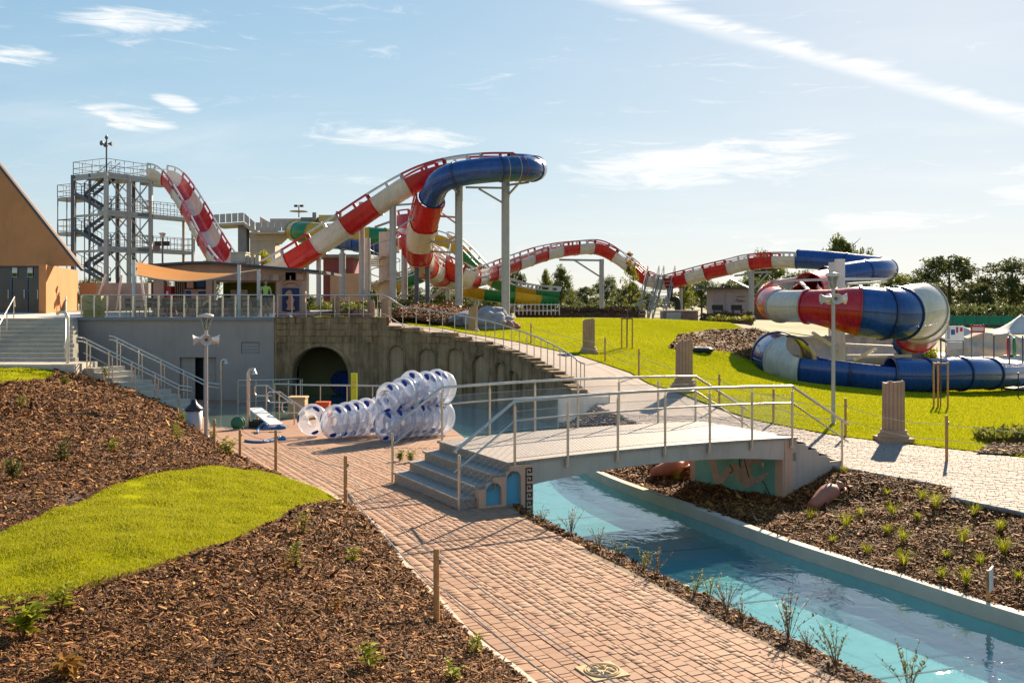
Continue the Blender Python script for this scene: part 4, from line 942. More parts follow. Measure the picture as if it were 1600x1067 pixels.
# blocks standing a little proud in the upper courses, and the loose coping stones on the steps of the top
courses = [(1.70, .26), (1.98, .27), (2.27, .25), (2.54, .23)]
for zb, hh in courses:
    s_ = .1
    while s_ < WLEN-.5:
        L = rr.uniform(.45, .85); top = next(z for a, b, z in tops if a <= s_+L <= b+1e-6 or b >= WLEN-1e-6)
        hit = any(min(q[0] for q in h)-.15 < s_+L and max(q[0] for q in h)+.15 > s_ and max(q[1] for q in h)+.2 > zb for h in [tun]+niches)
        if zb+hh < min(top, next((z for a, b, z in tops if a <= s_ <= b), top)) and not hit:
            mb = MB(); j = rr.uniform(.025, .06); n_ = 2; vs = []
            for i in range(n_+1):
                q = s_+.012+(L-.024)*i/n_; vs += [place(q, zb+.012, -.06), place(q, zb+.012, j), place(q, zb+hh-.012, j+rr.uniform(-.01, .01)), place(q, zb+hh-.012, -.06)]
            mb.add(vs, [(i*4+k, i*4+4+k, i*4+4+(k+1)%4, i*4+(k+1)%4) for i in range(n_) for k in range(3)] + [(0,1,2,3), (n_*4+3, n_*4+2, n_*4+1, n_*4)]); mb.build('stone_block', M['stone'], stone)
        s_ += L
for a, b, z in tops[1:]:
    n_ = max(1, int((b-a)/.5))
    for i in range(n_):
        q0, q1 = a+(b-a)*i/n_+.01, a+(b-a)*(i+1)/n_-.01; h_ = rr.uniform(.07, .14); o_ = rr.uniform(.06, .14)
        vs = [place(q, zz_, f) for zz_ in (z-.05, z+h_) for q, f in ((q0, -.42), (q1, -.40), (q1, o_), (q0, o_-.03))]; mb = MB(); mb.add(vs, [(0,1,2,3),(7,6,5,4),(0,4,5,1),(1,5,6,2),(2,6,7,3),(3,7,4,0)]); mb.build('coping_stone', M['stone'], stone)
# railing along the top of the stone wall
rl = thing('path_railing', 'curved steel railing above the stone wall beside the upper path', 'railing', wall_pt(.1, 2.85, -.25))
RO = rl.location.copy(); tp_ = []
for i in range(25):
    s_ = .1+(WLEN-.35)*i/24; p = wall_pt(s_, 0, -.22 if s_ < 5 else -.34); z = 2.82 if s_ < 4.9 else float(T(p.x, p.y))+.02; tp_.append(Vector((p.x, p.y, z)))
tube_thing(rl, 'handrail', [p+Vector((0,0,.95))-RO for p in catmull(tp_, None, 3)], .028)
tube_thing(rl, 'lower_rail', [p+Vector((0,0,.12))-RO for p in catmull(tp_, None, 3)], .014)
for p in catmull(tp_, .62): tube_thing(rl, 'post', [p-RO-Vector((0,0,.1)), p-RO+Vector((0,0,.95))], .018, M['steel_warm'], 6)
bn = thing('banner', 'plain pale banner hung beside the end of the stone wall', 'banner', (1.38, 28.6, -.20))
mb = MB(); nb = 8; vs = [(1.55*i/nb, .03*math.sin(i*1.9)+.25*i/nb, z) for z in (.05, .80) for i in range(nb+1)] ; vs += [(x, y+.012, z) for x, y, z in vs]; k = nb+1
mb.add(vs, [(i, i+1, k+i+1, k+i) for i in range(nb)]+[(2*k+k+i, 2*k+k+i+1, 2*k+i+1, 2*k+i) for i in range(nb)]); mb.build('sheet', M['tent'], bn)
for x in (0, 1.55): tube_thing(bn, 'pole', [(x, .02+.16*x, -.3), (x, .02+.16*x, .85)], .02)
# ------------------------------------------------------------ water slides
def frames(pts, rad=None):
    k = len(pts); out = []
    for i, p in enumerate(pts):
        t = (pts[min(i+1, k-1)]-pts[max(i-1, 0)]).normalized(); rt = t.cross(Vector((0,0,1)))
        rt = rt.normalized() if rt.length > 1e-4 else Vector((1,0,0)); out.append((p, t, rt, rt.cross(t)))
    return out
def shell(mb, fr, prof, thick, closed=False, flange=.05, mi=0, fmi=1):
    """fr: frames; prof(i) -> list of (u, v) seen looking along the run; builds both skins, end flanges and lips"""
    rings_i, rings_o = [], []
    for i, (p, t, r_, u_) in enumerate(fr):
        q = prof(i); k = len(q); o = []
        for j in range(k):
            a = Vector(q[j-1] if (closed or j > 0) else q[j]); b = Vector(q[(j+1) % k] if (closed or j < k-1) else q[j]); d = (b-a).normalized(); n = Vector((d.y, -d.x)); o.append(Vector(q[j])+n*thick)
        rings_i.append([p+r_*a+u_*b for a, b in q]); rings_o.append([p+r_*v.x+u_*v.y for v in o])
    k = len(rings_i[0]); m = len(fr); jj = range(k if closed else k-1)
    for rg, flip in ((rings_i, True), (rings_o, False)):
        vs = [v for r_ in rg for v in r_]; fs = [(i*k+j, i*k+(j+1)%k, (i+1)*k+(j+1)%k, (i+1)*k+j) for i in range(m-1) for j in jj]
        mb.add(vs, [tuple(reversed(f)) for f in fs] if flip else fs, mi, True)
    if not closed:
        for j in (0, k-1):
            vs = [v for i in range(m) for v in (rings_i[i][j], rings_o[i][j])]; mb.add(vs, [(2*i, 2*i+1, 2*i+3, 2*i+2) for i in range(m-1)], mi)
    for i, sg in ((0, 1), (m-1, -1)):            # bolted flange ring at each end
        p, t, r_, u_ = fr[i]; a = [v for v in rings_i[i]]; b = [v+(v-w).normalized()*flange for v, w in zip(rings_o[i], rings_i[i])]
        e = t*.06*sg; vs = a+b+[v+e for v in b]+[v+e for v in rings_o[i]]
        mb.add(vs, [(j, (j+1)%k, k+(j+1)%k, k+j) for j in jj]+[(k+j, k+(j+1)%k, 2*k+(j+1)%k, 2*k+j) for j in jj]+[(2*k+j, 2*k+(j+1)%k, 3*k+(j+1)%k, 3*k+j) for j in jj], fmi)
def circ(r, a0, a1, n, cy=0.0): return [(r*math.sin(R(a0+(a1-a0)*j/n)), cy-r*math.cos(R(a0+(a1-a0)*j/n))) for j in range(n+1)]
FW, FH = 1.62, .98
U_PROF = [(-FW/2-.03, FH), (-FW/2, .55), (-FW/2*.86, .22), (-FW/2*.55, .05), (0, 0), (FW/2*.55, .05), (FW/2*.86, .22), (FW/2, .55), (FW/2+.03, FH)]
def flume_run(root, pts, seg_len, cols, kinds=None, tube_r=.74, rail=True, name='flume_segment', rad=None):
    """cut a centre line into moulded segments, each its own part with guard rails as sub-parts"""
    O_ = root.location; L = [0.0]
    for a, b in zip(pts, pts[1:]): L.append(L[-1]+(b-a).length)
    nseg = max(1, int(round(L[-1]/seg_len))); fr_all = frames(pts)
    for s_ in range(nseg):
        i0 = int(np.searchsorted(L, L[-1]*s_/nseg)); i1 = int(np.searchsorted(L, L[-1]*(s_+1)/nseg)); i1 = min(i1, len(pts)-1)
        fr = [(f[0]-O_, *f[1:]) for f in fr_all[i0:i1+1]]
        if len(fr) < 2: continue
        col = cols(s_, nseg, (i0+i1)//2/len(pts)) ; kind = 'U' if kinds is None else kinds((i0+i1)//2/len(pts)); mb = MB()
        if kind == 'C':
            shell(mb, fr, lambda i: circ(tube_r, -180, 180, 24, tube_r)[:-1], .03, True, .045); mb.build('tube_segment', [M[col], M['blue_dark' if col == 'blue' else col]], root); continue
        shell(mb, fr, lambda i: U_PROF, .04, False, .05); seg = mb.build(name, [M[col], M[col]], root)
        if not rail: continue
        rm = M['red_rail' if col == 'red' else 'white_rail']
        for sg in (-1, 1):
            mb = MB(); top = [f[0]+f[2]*(sg*(FW/2+.05))+f[3]*(FH+.40) for f in fr]; low = [f[0]+f[2]*(sg*(FW/2+.05))+f[3]*(FH+.02) for f in fr]
            for a, b in zip(top, top[1:]): mb.beam(a, b, .08, .13, up=fr[0][3])
            for a, b in zip(low, low[1:]): mb.beam(a, b, .09, .09, up=fr[0][3])
            for i in (0, len(fr)//2, len(fr)-1):
                w_ = .26 if i in (0, len(fr)-1) else .20; mb.beam(low[i], top[i], .05, w_, up=fr[i][1])
            mb.build('guard_rail', rm, seg)
def alt(a, b): return lambda s_, n, f: a if s_ % 2 == 0 else b
def column(root, x, y, z0, z1, r, name='column', m='galv'):
    mb = MB(); mb.tube([(x-root.location.x, y-root.location.y, z0-root.location.z-.3), (x-root.location.x, y-root.location.y, z1-root.location.z)], r, 12); mb.lathe([(r*1.5, 0), (r*1.5, .06)], (x-root.location.x, y-root.location.y, z0-root.location.z), 12); return mb.build(name, M[m], root)
def strut(root, a, b, w=.12, m='galv', name='strut'):
    mb = MB(); mb.beam(Vector(a)-root.location, Vector(b)-root.location, w); return mb.build(name, M[m], root)

# --- the long red and white slide: drop from the tower, climb, blue turn, plunge, hump, valley, blue tube
main = thing('red_white_slide', 'long red and white striped water slide with a blue tube turn on tall grey columns', 'water slide', at_d(790, 492, 60))
leg1 = catmull([at_d(*q) for q in ((244,283,80),(262,290,78.5),(284,318,76.5),(310,362,74),(336,408,71),(362,440,68.5),(395,456,66),(430,440,64),(470,418,62.5),(530,379,61.5),(600,332,61),(660,297,61),(705,282,61.5),(750,276,62.5),(795,275,63.5))], .33)
flume_run(main, leg1, 2.35, alt('white', 'red'))
turn = catmull([at_d(*q) for q in ((795,275,63.5),(820,276,63.6),(834,280,62.2),(836,283,60.2),(825,283,58.6),(795,283,57.8),(755,286,57.4),(715,292,57.6),(690,304,58.2),(677,325,59.2))], .33)
flume_run(main, turn, 2.6, lambda s_, n, f: 'blue', lambda f: 'C', .73)
leg2 = catmull([at_d(*q) for q in ((677,325,59.2),(668,355,60.4),(659,388,62.2),(655,412,64.5),(660,428,67.5),(674,440,71),(700,450,76),(735,450,82),(770,438,87),(815,420,91),(860,405,94.5),(903,398,97),(933,398,98),(960,411,98),(982,427,97.5),(1004,444,97),(1035,453,96),(1062,448,95),(1101,438,93.5),(1140,429,92),(1170,422,91),(1215,418.5,89),(1245,419,88))], .33)
flume_run(main, leg2, 2.25, alt('red', 'white'))
end = catmull([at_d(*q) for q in ((1245,419,88),(1290,422,86.5),(1340,428,84.5),(1375,432,82),(1386,436,79),(1380,438,76),(1360,440,74.5),(1325,445,73.5),(1292,452,72.5))], .4)
flume_run(main, end, 4.0, lambda s_, n, f: 'blue', lambda f: 'C', .84)
# thin coloured bands round the blue turn
for k, c in enumerate(('red_paint', 'orange', 'yellow_board', 'green', 'tan_block')):
    i = int(len(turn)*(.50+.022*k)); p, t, r_, u_ = frames(turn)[i]; mb = MB(); c0 = p+u_*.73-main.location
    mb.tube([c0+(r_*math.cos(a)+u_*math.sin(a))*.765 for a in [j*math.pi/14 for j in range(28)]], .022, 5, closed=True); mb.build('coloured_band', M[c], main)
# columns with cantilever arms and struts
for x, d, yt, yb, r in ((790,60,282,492,.26), (717,59.5,292,470,.24), (614,60.8,303,466,.22), (565,62.5,316,460,.18), (940,97.5,405,497,.24), (1174,90.5,423,498,.26), (1064,96,450,490,.16), (498,63,402,470,.16), (574,64,372,462,.2)):
    a = at_d(x, yb, d); b = at_d(x, yt, d); column(main, a.x, a.y, a.z, b.z, r)
def arm(p, q, d0, d1=None, w=.12): strut(main, at_d(*p, d0), at_d(*q, d1 or d0), w)
arm((790,294),(728,293),60,59); arm((787,318),(748,295),60,59.4,.1); arm((790,290),(826,285),60,59); arm((793,306),(813,284),60,59,.1)
arm((717,310),(722,290),59.5,58.5,.1); arm((717,304),(708,294),59.5,58.5,.1); arm((614,321),(690,316),60.8,60.2); arm((614,362),(675,322),60.8,60.2,.1); arm((614,345),(586,355),60.8,61.4); arm((717,340),(672,337),59.5,61); arm((717,352),(692,334),59.5,61,.1); arm((717,378),(662,378),59.5,62.5); arm((717,366),(696,378),59.5,61,.08); arm((717,395),(670,393),59.5,64)
arm((940,407),(874,406),97.5,96.5,.2); arm((940,434),(898,407),97.5,96.5,.14); arm((940,460),(960,440),97.5,98,.12); arm((1174,426),(1205,425),90.5,89.5,.18); arm((1174,452),(1140,436),90.5,92,.14); arm((1174,455),(1200,427),90.5,89.5,.12); arm((1174,428),(1148,431),90.5,91.8,.16)
for x in (651, 668):
    a = at_d(x, 466, 65.5); b = at_d(x, 415, 65.5); column(main, a.x, a.y, a.z, b.z, .16, 'dark_column', 'galv_dark')
    m_ = MB(); m_.tube([at_d(x, 418, 65.5)-main.location, at_d(x, 400, 65.2)-main.location], .18, 10); m_.build('red_sleeve', M['red_paint'], main)
# service stair at the valley
ss = thing('service_stair', 'steep grey steel service stair up to the valley of the red and white slide', 'stairs', at_d(1022, 500, 94))
for k, (x0, x1) in enumerate(((1004, 1021), (1028, 1046))):
    a0, a1 = at_d(x0, 500, 92.5), at_d(x1, 432, 95); 
    for s_ in (-.55, .55):
        mb = MB(); o_ = Vector((s_, 0, 0)); mb.beam(a0+o_-ss.location, a1+o_-ss.location, .06, .30); mb.build('stringer', M['galv'], ss)
        mb = MB(); h_ = Vector((0,0,1.05)); mb.tube([a0+o_-ss.location, a0+o_+h_-ss.location, a1+o_+h_-ss.location, a1+o_-ss.location], .045, 6); mb.build('handrail', M['galv'], ss)
        for i in range(1, 6): mb = MB(); q = a0.lerp(a1, i/6)+o_-ss.location; mb.beam(q, q+h_, .05); mb.build('baluster', M['galv'], ss)
    for i in range(12): mb = MB(); q = a0.lerp(a1, (i+.5)/12)-ss.location; mb.box((q.x-.52, q.y-.14, q.z), (q.x+.52, q.y+.14, q.z+.05)); mb.build('tread', M['galv'], ss)
mb = MB(); q = at_d(1040, 431, 95)-ss.location; mb.box((q.x-1.2, q.y-.2, q.z-.1), (q.x+.7, q.y+1.3, q.z)); mb.build('landing', M['galv'], ss)
dp = thing('drain_pipe', 'bent black drain pipe below the valley of the striped slide', 'pipe', at_d(1058, 490, 94)); mb = MB(); mb.tube([Vector(q)-dp.location for q in catmull([at_d(*q) for q in ((1047,448,94.5),(1047,462,94.3),(1050,467,94.2),(1057,468,94),(1059,475,94),(1059,492,94))], None, 4)], .30, 10); mb.build('pipe', M['dark'], dp)

# --- bowl-like red, white and blue spiral on the right
bowl = thing('spiral_slide', 'wide red, white and blue spiral tube slide ending in a blue chute on the lawn', 'water slide', at_d(1320, 604, 48))
BC = [(1296,438,73,.86),(1262,450,67,1.0),(1230,458,61,1.05),(1212,465,56,.98),(1207,472,52,.84),(1220,478,49.3,.78),(1262,479,47.6,.78),(1304,483,46.9,.95),(1340,486,46.5,1.15),(1380,490,46.5,1.20),(1404,490,47.0,1.24),(1432,485,48.8,1.42),(1440,498,52.5,1.3),(1430,518,55.6,1.2),(1400,538,57.4,1.2),(1305,550,57.4,1.2),(1250,552,55.5,1.25),(1217,552,52.2,1.25),(1215,558,49.2,1.22),(1232,565,46.8,1.2),(1262,574,45.4,1.0),(1325,580,44.8,.85),(1390,585,44.6,.76),(1445,586,45,.74),(1500,584,45.8,.74),(1545,584,47,.70),(1590,581,49.5,.66),(1640,574,54,.66),(1690,566,60,.66)]
BK = ['red:C','white:O','red:O','white:O','red:C','white:C','red:C','red:C','blue:C','blue:C','white:H','white:K','red:O','blue:O','white:O','white:O','blue:O','white:W','blue:C','white:F','blue:V','blue:V','blue:C','blue:C','blue:C','blue:V','blue:V','blue:V']
RANGES = {'C': ((-180, 180),)*2, 'O': ((-70, 140),)*2, 'H': ((-180, 180), (-60, 158)), 'K': ((-60, 158), (-70, 80)), 'W': ((-70, 120), (-150, 170)), 'F': ((-130, 172), (-118, 118)), 'V': ((-118, 118),)*2}
Pc = [at_d(*b[:3]) for b in BC]; NB = 10; dens_ = catmull(Pc, None, NB); fr_b = frames(dens_); rads = catmull([(b[3], 0, 0) for b in BC], None, NB)
for i, kc in enumerate(BK):
    col, kind = kc.split(':'); f = [(q[0]-bowl.location, *q[1:]) for q in fr_b[i*NB:(i+1)*NB+1]]; rr_ = [v.x for v in rads[i*NB:(i+1)*NB+1]]; (a0, a1), (b0, b1) = RANGES[kind]; mb = MB(); n_ = len(f)-1
    def prof(j, rr_=rr_, a0=a0, a1=a1, b0=b0, b1=b1, n_=n_, kind=kind):
        e = j/n_; e = e*e*(3-2*e); c = circ(rr_[j], a0+(b0-a0)*e, a1+(b1-a1)*e, 28)
        return c[:-1] if kind == 'C' else c
    fl = col if col != 'blue' else 'blue_dark'
    shell(mb, f, prof, .035, kind == 'C', .07, 0, 1); mb.build('tube_segment' if kind == 'C' else 'open_segment', [M[col], M[fl if i not in (5, 10) else 'flange_grey']], bowl)
    # moulded seam along the outer side
    if kind in 'CHO':
        mb = MB(); mb.tube([q[0]+q[2]*(rr_[j]*1.0+.05) for j, q in enumerate(f)], .02, 5); mb.build('seam', M[fl], bowl)
def bstrut(a, b, w=.14): strut(bowl, at_d(*a), at_d(*b), w, 'white_rail')
for x, d, yt, yb in ((1312,52,405,575), (1300,60,410,560)):
    a = at_d(x, yb, d); b = at_d(x, yt, d); column(bowl, a.x, a.y, a.z, b.z, .28 if d < 55 else .22, 'column', 'white_rail')
for a, b in (((1312,538,52),(1395,542,50)), ((1335,562,52),(1370,544,51)), ((1312,556,52),(1425,556,51)), ((1312,436,52),(1200,440,60)), ((1312,436,52),(1385,436,72)), ((1270,520,50),(1312,548,52)), ((1250,440,58),(1272,462,50)), ((1325,444,60),(1385,440,74))): bstrut(a, b)
mb = MB(); q = [at_d(*p)-bowl.location for p in ((1330,413,82),(1400,432,80))]
# --- green and yellow slides at the back
gy = thing('green_yellow_slide', 'large green and yellow striped tube slide leaving the concrete tower', 'water slide', at_d(520, 470, 93))
run = catmull([at_d(*q) for q in ((474,375,101),(462,376,98),(466,378,94.5),(490,380,92.5),(530,384,92),(590,388,92.5),(640,390,94),(680,392,95))], .4)
flume_run(gy, run, 1.75, alt('green', 'yellow'), lambda f: 'C', .98)
run = catmull([at_d(*q) for q in ((688,384,92),(700,388,91.5),(722,408,91),(745,432,90.5),(775,452,90),(810,464,89.5),(845,470,89),(872,472,89))], .4)
flume_run(gy, run, 2.3, alt('yellow', 'green'))
run = catmull([at_d(*q) for q in ((690,402,88),(684,420,86),(660,440,84),(630,452,83),(600,465,82))], .4); flume_run(gy, run, 2.0, alt('green', 'yellow'), None)
run = catmull([at_d(*q) for q in ((716,462,86),(760,470,85),(800,474,85),(830,478,86),(860,482,88))], .4); flume_run(gy, run, 2.4, alt('yellow', 'green'), None, rail=False)
for x, d, yt, yb in ((480,92.5,384,462), (535,92.5,386,462), (700,91,396,474), (745,90,436,480), (800,89,468,484)):
    a = at_d(x, yb, d); b = at_d(x, yt, d); column(gy, a.x, a.y, a.z, b.z, .2)
bs = thing('blue_slide', 'short dark blue flume behind the climbing striped slide', 'water slide', at_d(560, 462, 84))
run = catmull([at_d(*q) for q in ((516,388,88),(540,390,86),(565,394,84),(592,400,84))], .4); flume_run(bs, run, 2.0, lambda s_, n, f: 'blue', None, rail=False)
for x in (535, 575): a = at_d(x, 462, 85); b = at_d(x, 396, 85); column(bs, a.x, a.y, a.z, b.z, .3)
rs = thing('red_pink_slide', 'small red and white spiral flume behind the plunging striped slide', 'water slide', at_d(640, 462, 76))
run = catmull([at_d(*q) for q in ((652,352,80),(636,356,79),(628,372,77),(636,390,75),(650,400,74),(664,412,74))], .3); flume_run(rs, run, 1.3, alt('red', 'white'), None)
run = catmull([at_d(*q) for q in ((640,402,74.5),(672,415,73),(700,434,73),(728,448,74))], .3); flume_run(rs, run, 1.6, alt('red', 'white'), None)
a = at_d(632, 462, 76); b = at_d(632, 378, 76); column(rs, a.x, a.y, a.z, b.z, .25)
# spiral stair
sp_ = thing('spiral_stair', 'pale concrete and steel spiral stair behind the tall slide columns', 'stairs', at_d(601, 466, 70)); zt_ = at_d(601, 382, 70).z-sp_.location.z
mb = MB(); mb.tube([(0,0,-.3), (0,0,zt_+.9)], .42, 14); mb.build('core', M['concrete_light'], sp_)
nst = 30
for i in range(nst):
    a = i*R(27); z = zt_*i/nst; mb = MB(); c, s_ = math.cos(a), math.sin(a); c2, s2 = math.cos(a+R(30)), math.sin(a+R(30)); vs = [(r_*x, r_*y, zz_) for zz_ in (z, z+.10) for r_, x, y in ((.4,c,s_),(1.15,c,s_),(1.15,c2,s2),(.4,c2,s2))]
    mb.add(vs, [(0,3,2,1),(4,5,6,7),(0,1,5,4),(1,2,6,5),(2,3,7,6),(3,0,4,7)]); mb.build('tread', M['concrete_light'], sp_)
mb = MB(); mb.tube([(1.12*math.cos(i*R(13.5)), 1.12*math.sin(i*R(13.5)), zt_*i/(2*nst)+1.0) for i in range(2*nst)], .035, 6); mb.build('handrail', M['galv'], sp_)
for i in range(0, nst, 2): a = i*R(27); mb = MB(); mb.beam((1.12*math.cos(a), 1.12*math.sin(a), zt_*i/nst), (1.12*math.cos(a), 1.12*math.sin(a), zt_*i/nst+1.0), .03); mb.build('baluster', M['galv'], sp_)
# ------------------------------------------------------------ steel slide tower
tw = thing('slide_tower', 'tall grey steel slide tower with zigzag stairs and open decks', 'tower', (*at_d(166, 470, 79).xy, 2.6))
A = Vector((-.862, .507, 0)); B = Vector((.507, .862, 0)); LA, LB = 4.3, 4.4
LV = [CAM_Z+(HY-y)*80/F-2.6 for y in (438, 385, 329, 271)]
def tq(a, b, z): return A*a+B*b+Vector((0,0,z))
def tbeam(p, q, w, name, m='galv', h=None): mb = MB(); mb.beam(p, q, w, h); return mb.build(name, M[m], tw)
for a, b in ((0,0),(LA,0),(0,LB),(LA,LB),(0,LB/2),(LA/2,LB),(LA*.5,0)): tbeam(tq(a,b,-.3), tq(a,b,LV[3]), .30 if (a,b) != (LA*.5,0) else .14, 'column', 'galv' if a < 1 else 'galv_dark')
def deck(a0, a1, b0, b1, z, name='deck', rail=(1,1,1,1)):
    mb = MB(); vs = [tq(a,b,zz_) for zz_ in (z-.28, z) for a,b in ((a0,b0),(a1,b0),(a1,b1),(a0,b1))]; mb.add(vs, [(0,3,2,1),(4,5,6,7),(0,1,5,4),(1,2,6,5),(2,3,7,6),(3,0,4,7)]); o = mb.build(name, M['galv'], tw)
    cs = [(a0,b0),(a1,b0),(a1,b1),(a0,b1)]
    for k in range(4):
        if not rail[k]: continue
        p, q = cs[k], cs[(k+1)%4]; n_ = max(2, int(math.hypot(q[0]-p[0], q[1]-p[1])/.75)); mb = MB(); P_ = tq(*p, z); Q_ = tq(*q, z); up = Vector((0,0,1.1))
        for h in (1.1, .55, .12): mb.beam(P_+Vector((0,0,h)), Q_+Vector((0,0,h)), .045)
        for i in range(n_+1): c = P_.lerp(Q_, i/n_); mb.beam(c, c+up, .045)
        mb.build('guard_rail', M['galv'], o)
deck(0, LA, 0, LB, LV[3]); 
for z in LV[1:3]: deck(0, LA*.25, 0, LB, z, rail=(0,0,0,1)); deck(0, LA, LB*.7, LB, z, rail=(0,1,1,0)); deck(-.2, 1.2, LB+.1, LB+4.6, z-.05, 'walkway')
deck(LA+.05, LA+2.6, .3, 2.0, LV[2]+1.35, 'stair_landing'); deck(LA+.05, LA+2.6, .3, 2.0, LV[1]+1.35, 'stair_landing')
deck(-.2, 1.5, LB+.1, LB+2.2, LV[3]-.25, 'launch_platform', (0,1,0,1))
for a in (LA+.1, LA+1.3, LA+2.55): tbeam(tq(a,.3,-.3), tq(a,.3,LV[2]+1.3), .07, 'thin_post', 'galv_dark'); tbeam(tq(a,2.0,-.3), tq(a,2.0,LV[2]+1.3), .07, 'thin_post', 'galv_dark')
for z in (LV[0]+.5, LV[0]+2.2, LV[1]+.2, LV[1]+2.4): tbeam(tq(LA+.1,.3,z), tq(LA+2.55,.3,z), .06, 'thin_bar', 'galv_dark')
for b in (LB+4.5,): tbeam(tq(-.1,b,-.3), tq(-.1,b,LV[2]+1.1), .22, 'column'); tbeam(tq(1.1,b,-.3), tq(1.1,b,LV[2]), .22, 'column')
for i in range(3):          # stair flights, two a storey
    z0, z1 = (LV[i], LV[i+1]); zm = (z0+z1)/2
    for b, a0, a1, za, zb in ((.45, .6, LA-.2, z0, zm), (1.35, LA-.2, .6, zm, z1)):
        P_, Q_ = tq(a0,b,za), tq(a1,b,zb)
        mb = MB()
        for s_ in (-.42, .42): mb.beam(P_+B*s_, Q_+B*s_, .06, .30)
        fl = mb.build('stair_flight', M['galv_dark'], tw)
        for j in range(8): c = P_.lerp(Q_, (j+.5)/8); mb = MB(); mb.beam(c-B*.40, c+B*.40, .26, .04); mb.build('tread', M['galv_dark'], fl)
        mb = MB()
        for s_ in (-.42, .42): 
            mb.beam(P_+B*s_+Vector((0,0,1.0)), Q_+B*s_+Vector((0,0,1.0)), .045)
            for j in range(5): c = P_.lerp(Q_, j/4)+B*s_; mb.beam(c, c+Vector((0,0,1)), .035)
        mb.build('handrail', M['galv_dark'], fl)
    tbeam(tq(0,.1,z0+.2), tq(0,LB/2,z1-.3), .09, 'brace'); tbeam(tq(0,LB/2,z0+.2), tq(0,.1,z1-.3), .09, 'brace'); tbeam(tq(0,LB/2,z0+.2), tq(0,LB,z1-.3), .09, 'brace'); tbeam(tq(0,LB,z0+.2), tq(0,LB/2,z1-.3), .09, 'brace'); tbeam(tq(.1,LB,z0+.2), tq(LA-.1,LB,z1-.3), .09, 'brace')
    tbeam(tq(.2,0,z1-.4), tq(LA-.1,0,z1-.4), .18, 'beam'); tbeam(tq(0,0,z1-.4), tq(0,LB,z1-.4), .18, 'beam')
for z in LV[:3]:
    for b in (.9, 3.3): tbeam(tq(-.02,b,z+.1), tq(-.02,b,z+2.7), .06, 'thin_post')
ms = thing('loudspeaker_mast', 'thin mast with horn loudspeakers on top of the steel tower', 'mast', tw.location+tq(.1,.1,LV[3]))
mb = MB(); mb.tube([(0,0,0), (0,0,2.6)], .07, 8); mb.build('pole', M['galv_dark'], ms)
for k in range(3): a = k*2.1; mb = MB(); M_ = Matrix.Rotation(a, 4, 'Z') @ Matrix.Translation((0,0,2.3)) @ Matrix.Rotation(R(90), 4, 'Y'); mb.lathe([(.05,.1),(.07,.2),(.22,.5)], (0,0,0), 10, M=M_); mb.build('horn', M['galv_dark'], ms)
mb = MB(); mb.lathe([(.02,0),(.16,.2),(.02,.5)], (0,0,2.6), 8); mb.build('cap', M['galv_dark'], ms)

# ------------------------------------------------------------ concrete start tower
ct = thing('concrete_tower', 'concrete start tower with a cantilevered stair and grey balustrades', 'tower', at_d(410, 470, 100)); D0 = 100
def cpt(x, y, d=D0): return at_d(x, y, d)-ct.location
def cblock(name, x0, x1, y0, y1, d0=98.5, d1=101.5, m='concrete_dark'):
    mb = MB(); a = cpt(x0, y1, D0); b = cpt(x1, y0, D0); mb.box((a.x, d0-D0, a.z), (b.x, d1-D0, b.z)); return mb.build(name, M[m], ct)
cblock('pillar', 376, 389, 351, 470, 99, 100.2); cblock('core', 393, 432, 372, 470, 99.4, 101.4, 'concrete')
mb = MB(); mb.prism([(c.x, c.z) for c in (cpt(392,364), cpt(392,372), cpt(396,377), cpt(429,377), cpt(434,381), cpt(452,364))], lambda a, b, h: Vector((a, h, b)), 1.5, -.7); mb.build('capital', M['concrete'], ct)
mb = MB(); mb.prism([(c.x, c.z) for c in (cpt(341,352), cpt(388,349), cpt(405,364), cpt(456,364), cpt(456,367), cpt(403,367.5), cpt(386,353), cpt(341,355.5))], lambda a, b, h: Vector((a, h, b)), 2.0, -1.6); mb.build('stair_slab', M['concrete'], ct)
pts_ = [cpt(341,352), cpt(388,349), cpt(405,364), cpt(456,364)]
for p, q in zip(pts_, pts_[1:]):
    n_ = max(1, int((q-p).length/.62))
    for i in range(n_):
        a, b = p.lerp(q, i/n_+.06/n_), p.lerp(q, (i+1)/n_-.06/n_); vs = [Vector((v.x, y, v.z+h)) for y in (-1.62, -1.56) for v, h in ((a,.06),(b,.06),(b,.95),(a,.95))]; mb = MB(); mb.add(vs, [(0,1,2,3),(7,6,5,4),(0,4,5,1),(1,5,6,2),(2,6,7,3),(3,7,4,0)]); mb.build('balustrade_panel', M['galv'], ct)
mb = MB(); mb.prism([(c.x, c.z) for c in (cpt(405,363), cpt(405,338), cpt(425,350), cpt(432,350), cpt(432,363))], lambda a, b, h: Vector((a, h, b)), .6, .3); mb.build('stair_wall', M['concrete'], ct)
cblock('upper_wall', 420, 468, 341, 351, 100.5, 101.5, 'concrete'); cblock('upper_wall', 468, 500, 339, 350, 100.5, 101.5, 'concrete_dark'); cblock('small_pillar', 526, 535, 331, 352, 99.5, 100.2); cblock('small_pillar', 488, 494, 332, 345, 100, 100.5); cblock('yellow_wall', 498, 526, 336, 346, 100, 100.5, 'yellow_board'); cblock('upper_deck', 432, 536, 350, 353, 99.6, 102)
for x, y in ((388, 349),): pass
cm = thing('tower_mast', 'short mast with a flat disc and lamps above the concrete tower', 'mast', at_d(467, 340, 100)); mb = MB(); mb.tube([(0,0,0),(0,0,1.3)], .06, 8); mb.build('pole', M['galv_dark'], cm); mb = MB(); mb.lathe([(.1,.65),(.95,.60),(.95,.66),(.1,.72)], (0,0,0), 16); mb.build('disc', M['tan_block'], cm)
for sx in (-1, 1): mb = MB(); mb.cbox((sx*.3,0,1.2), (.35,.25,.22)); mb.build('lamp', M['dark'], cm)
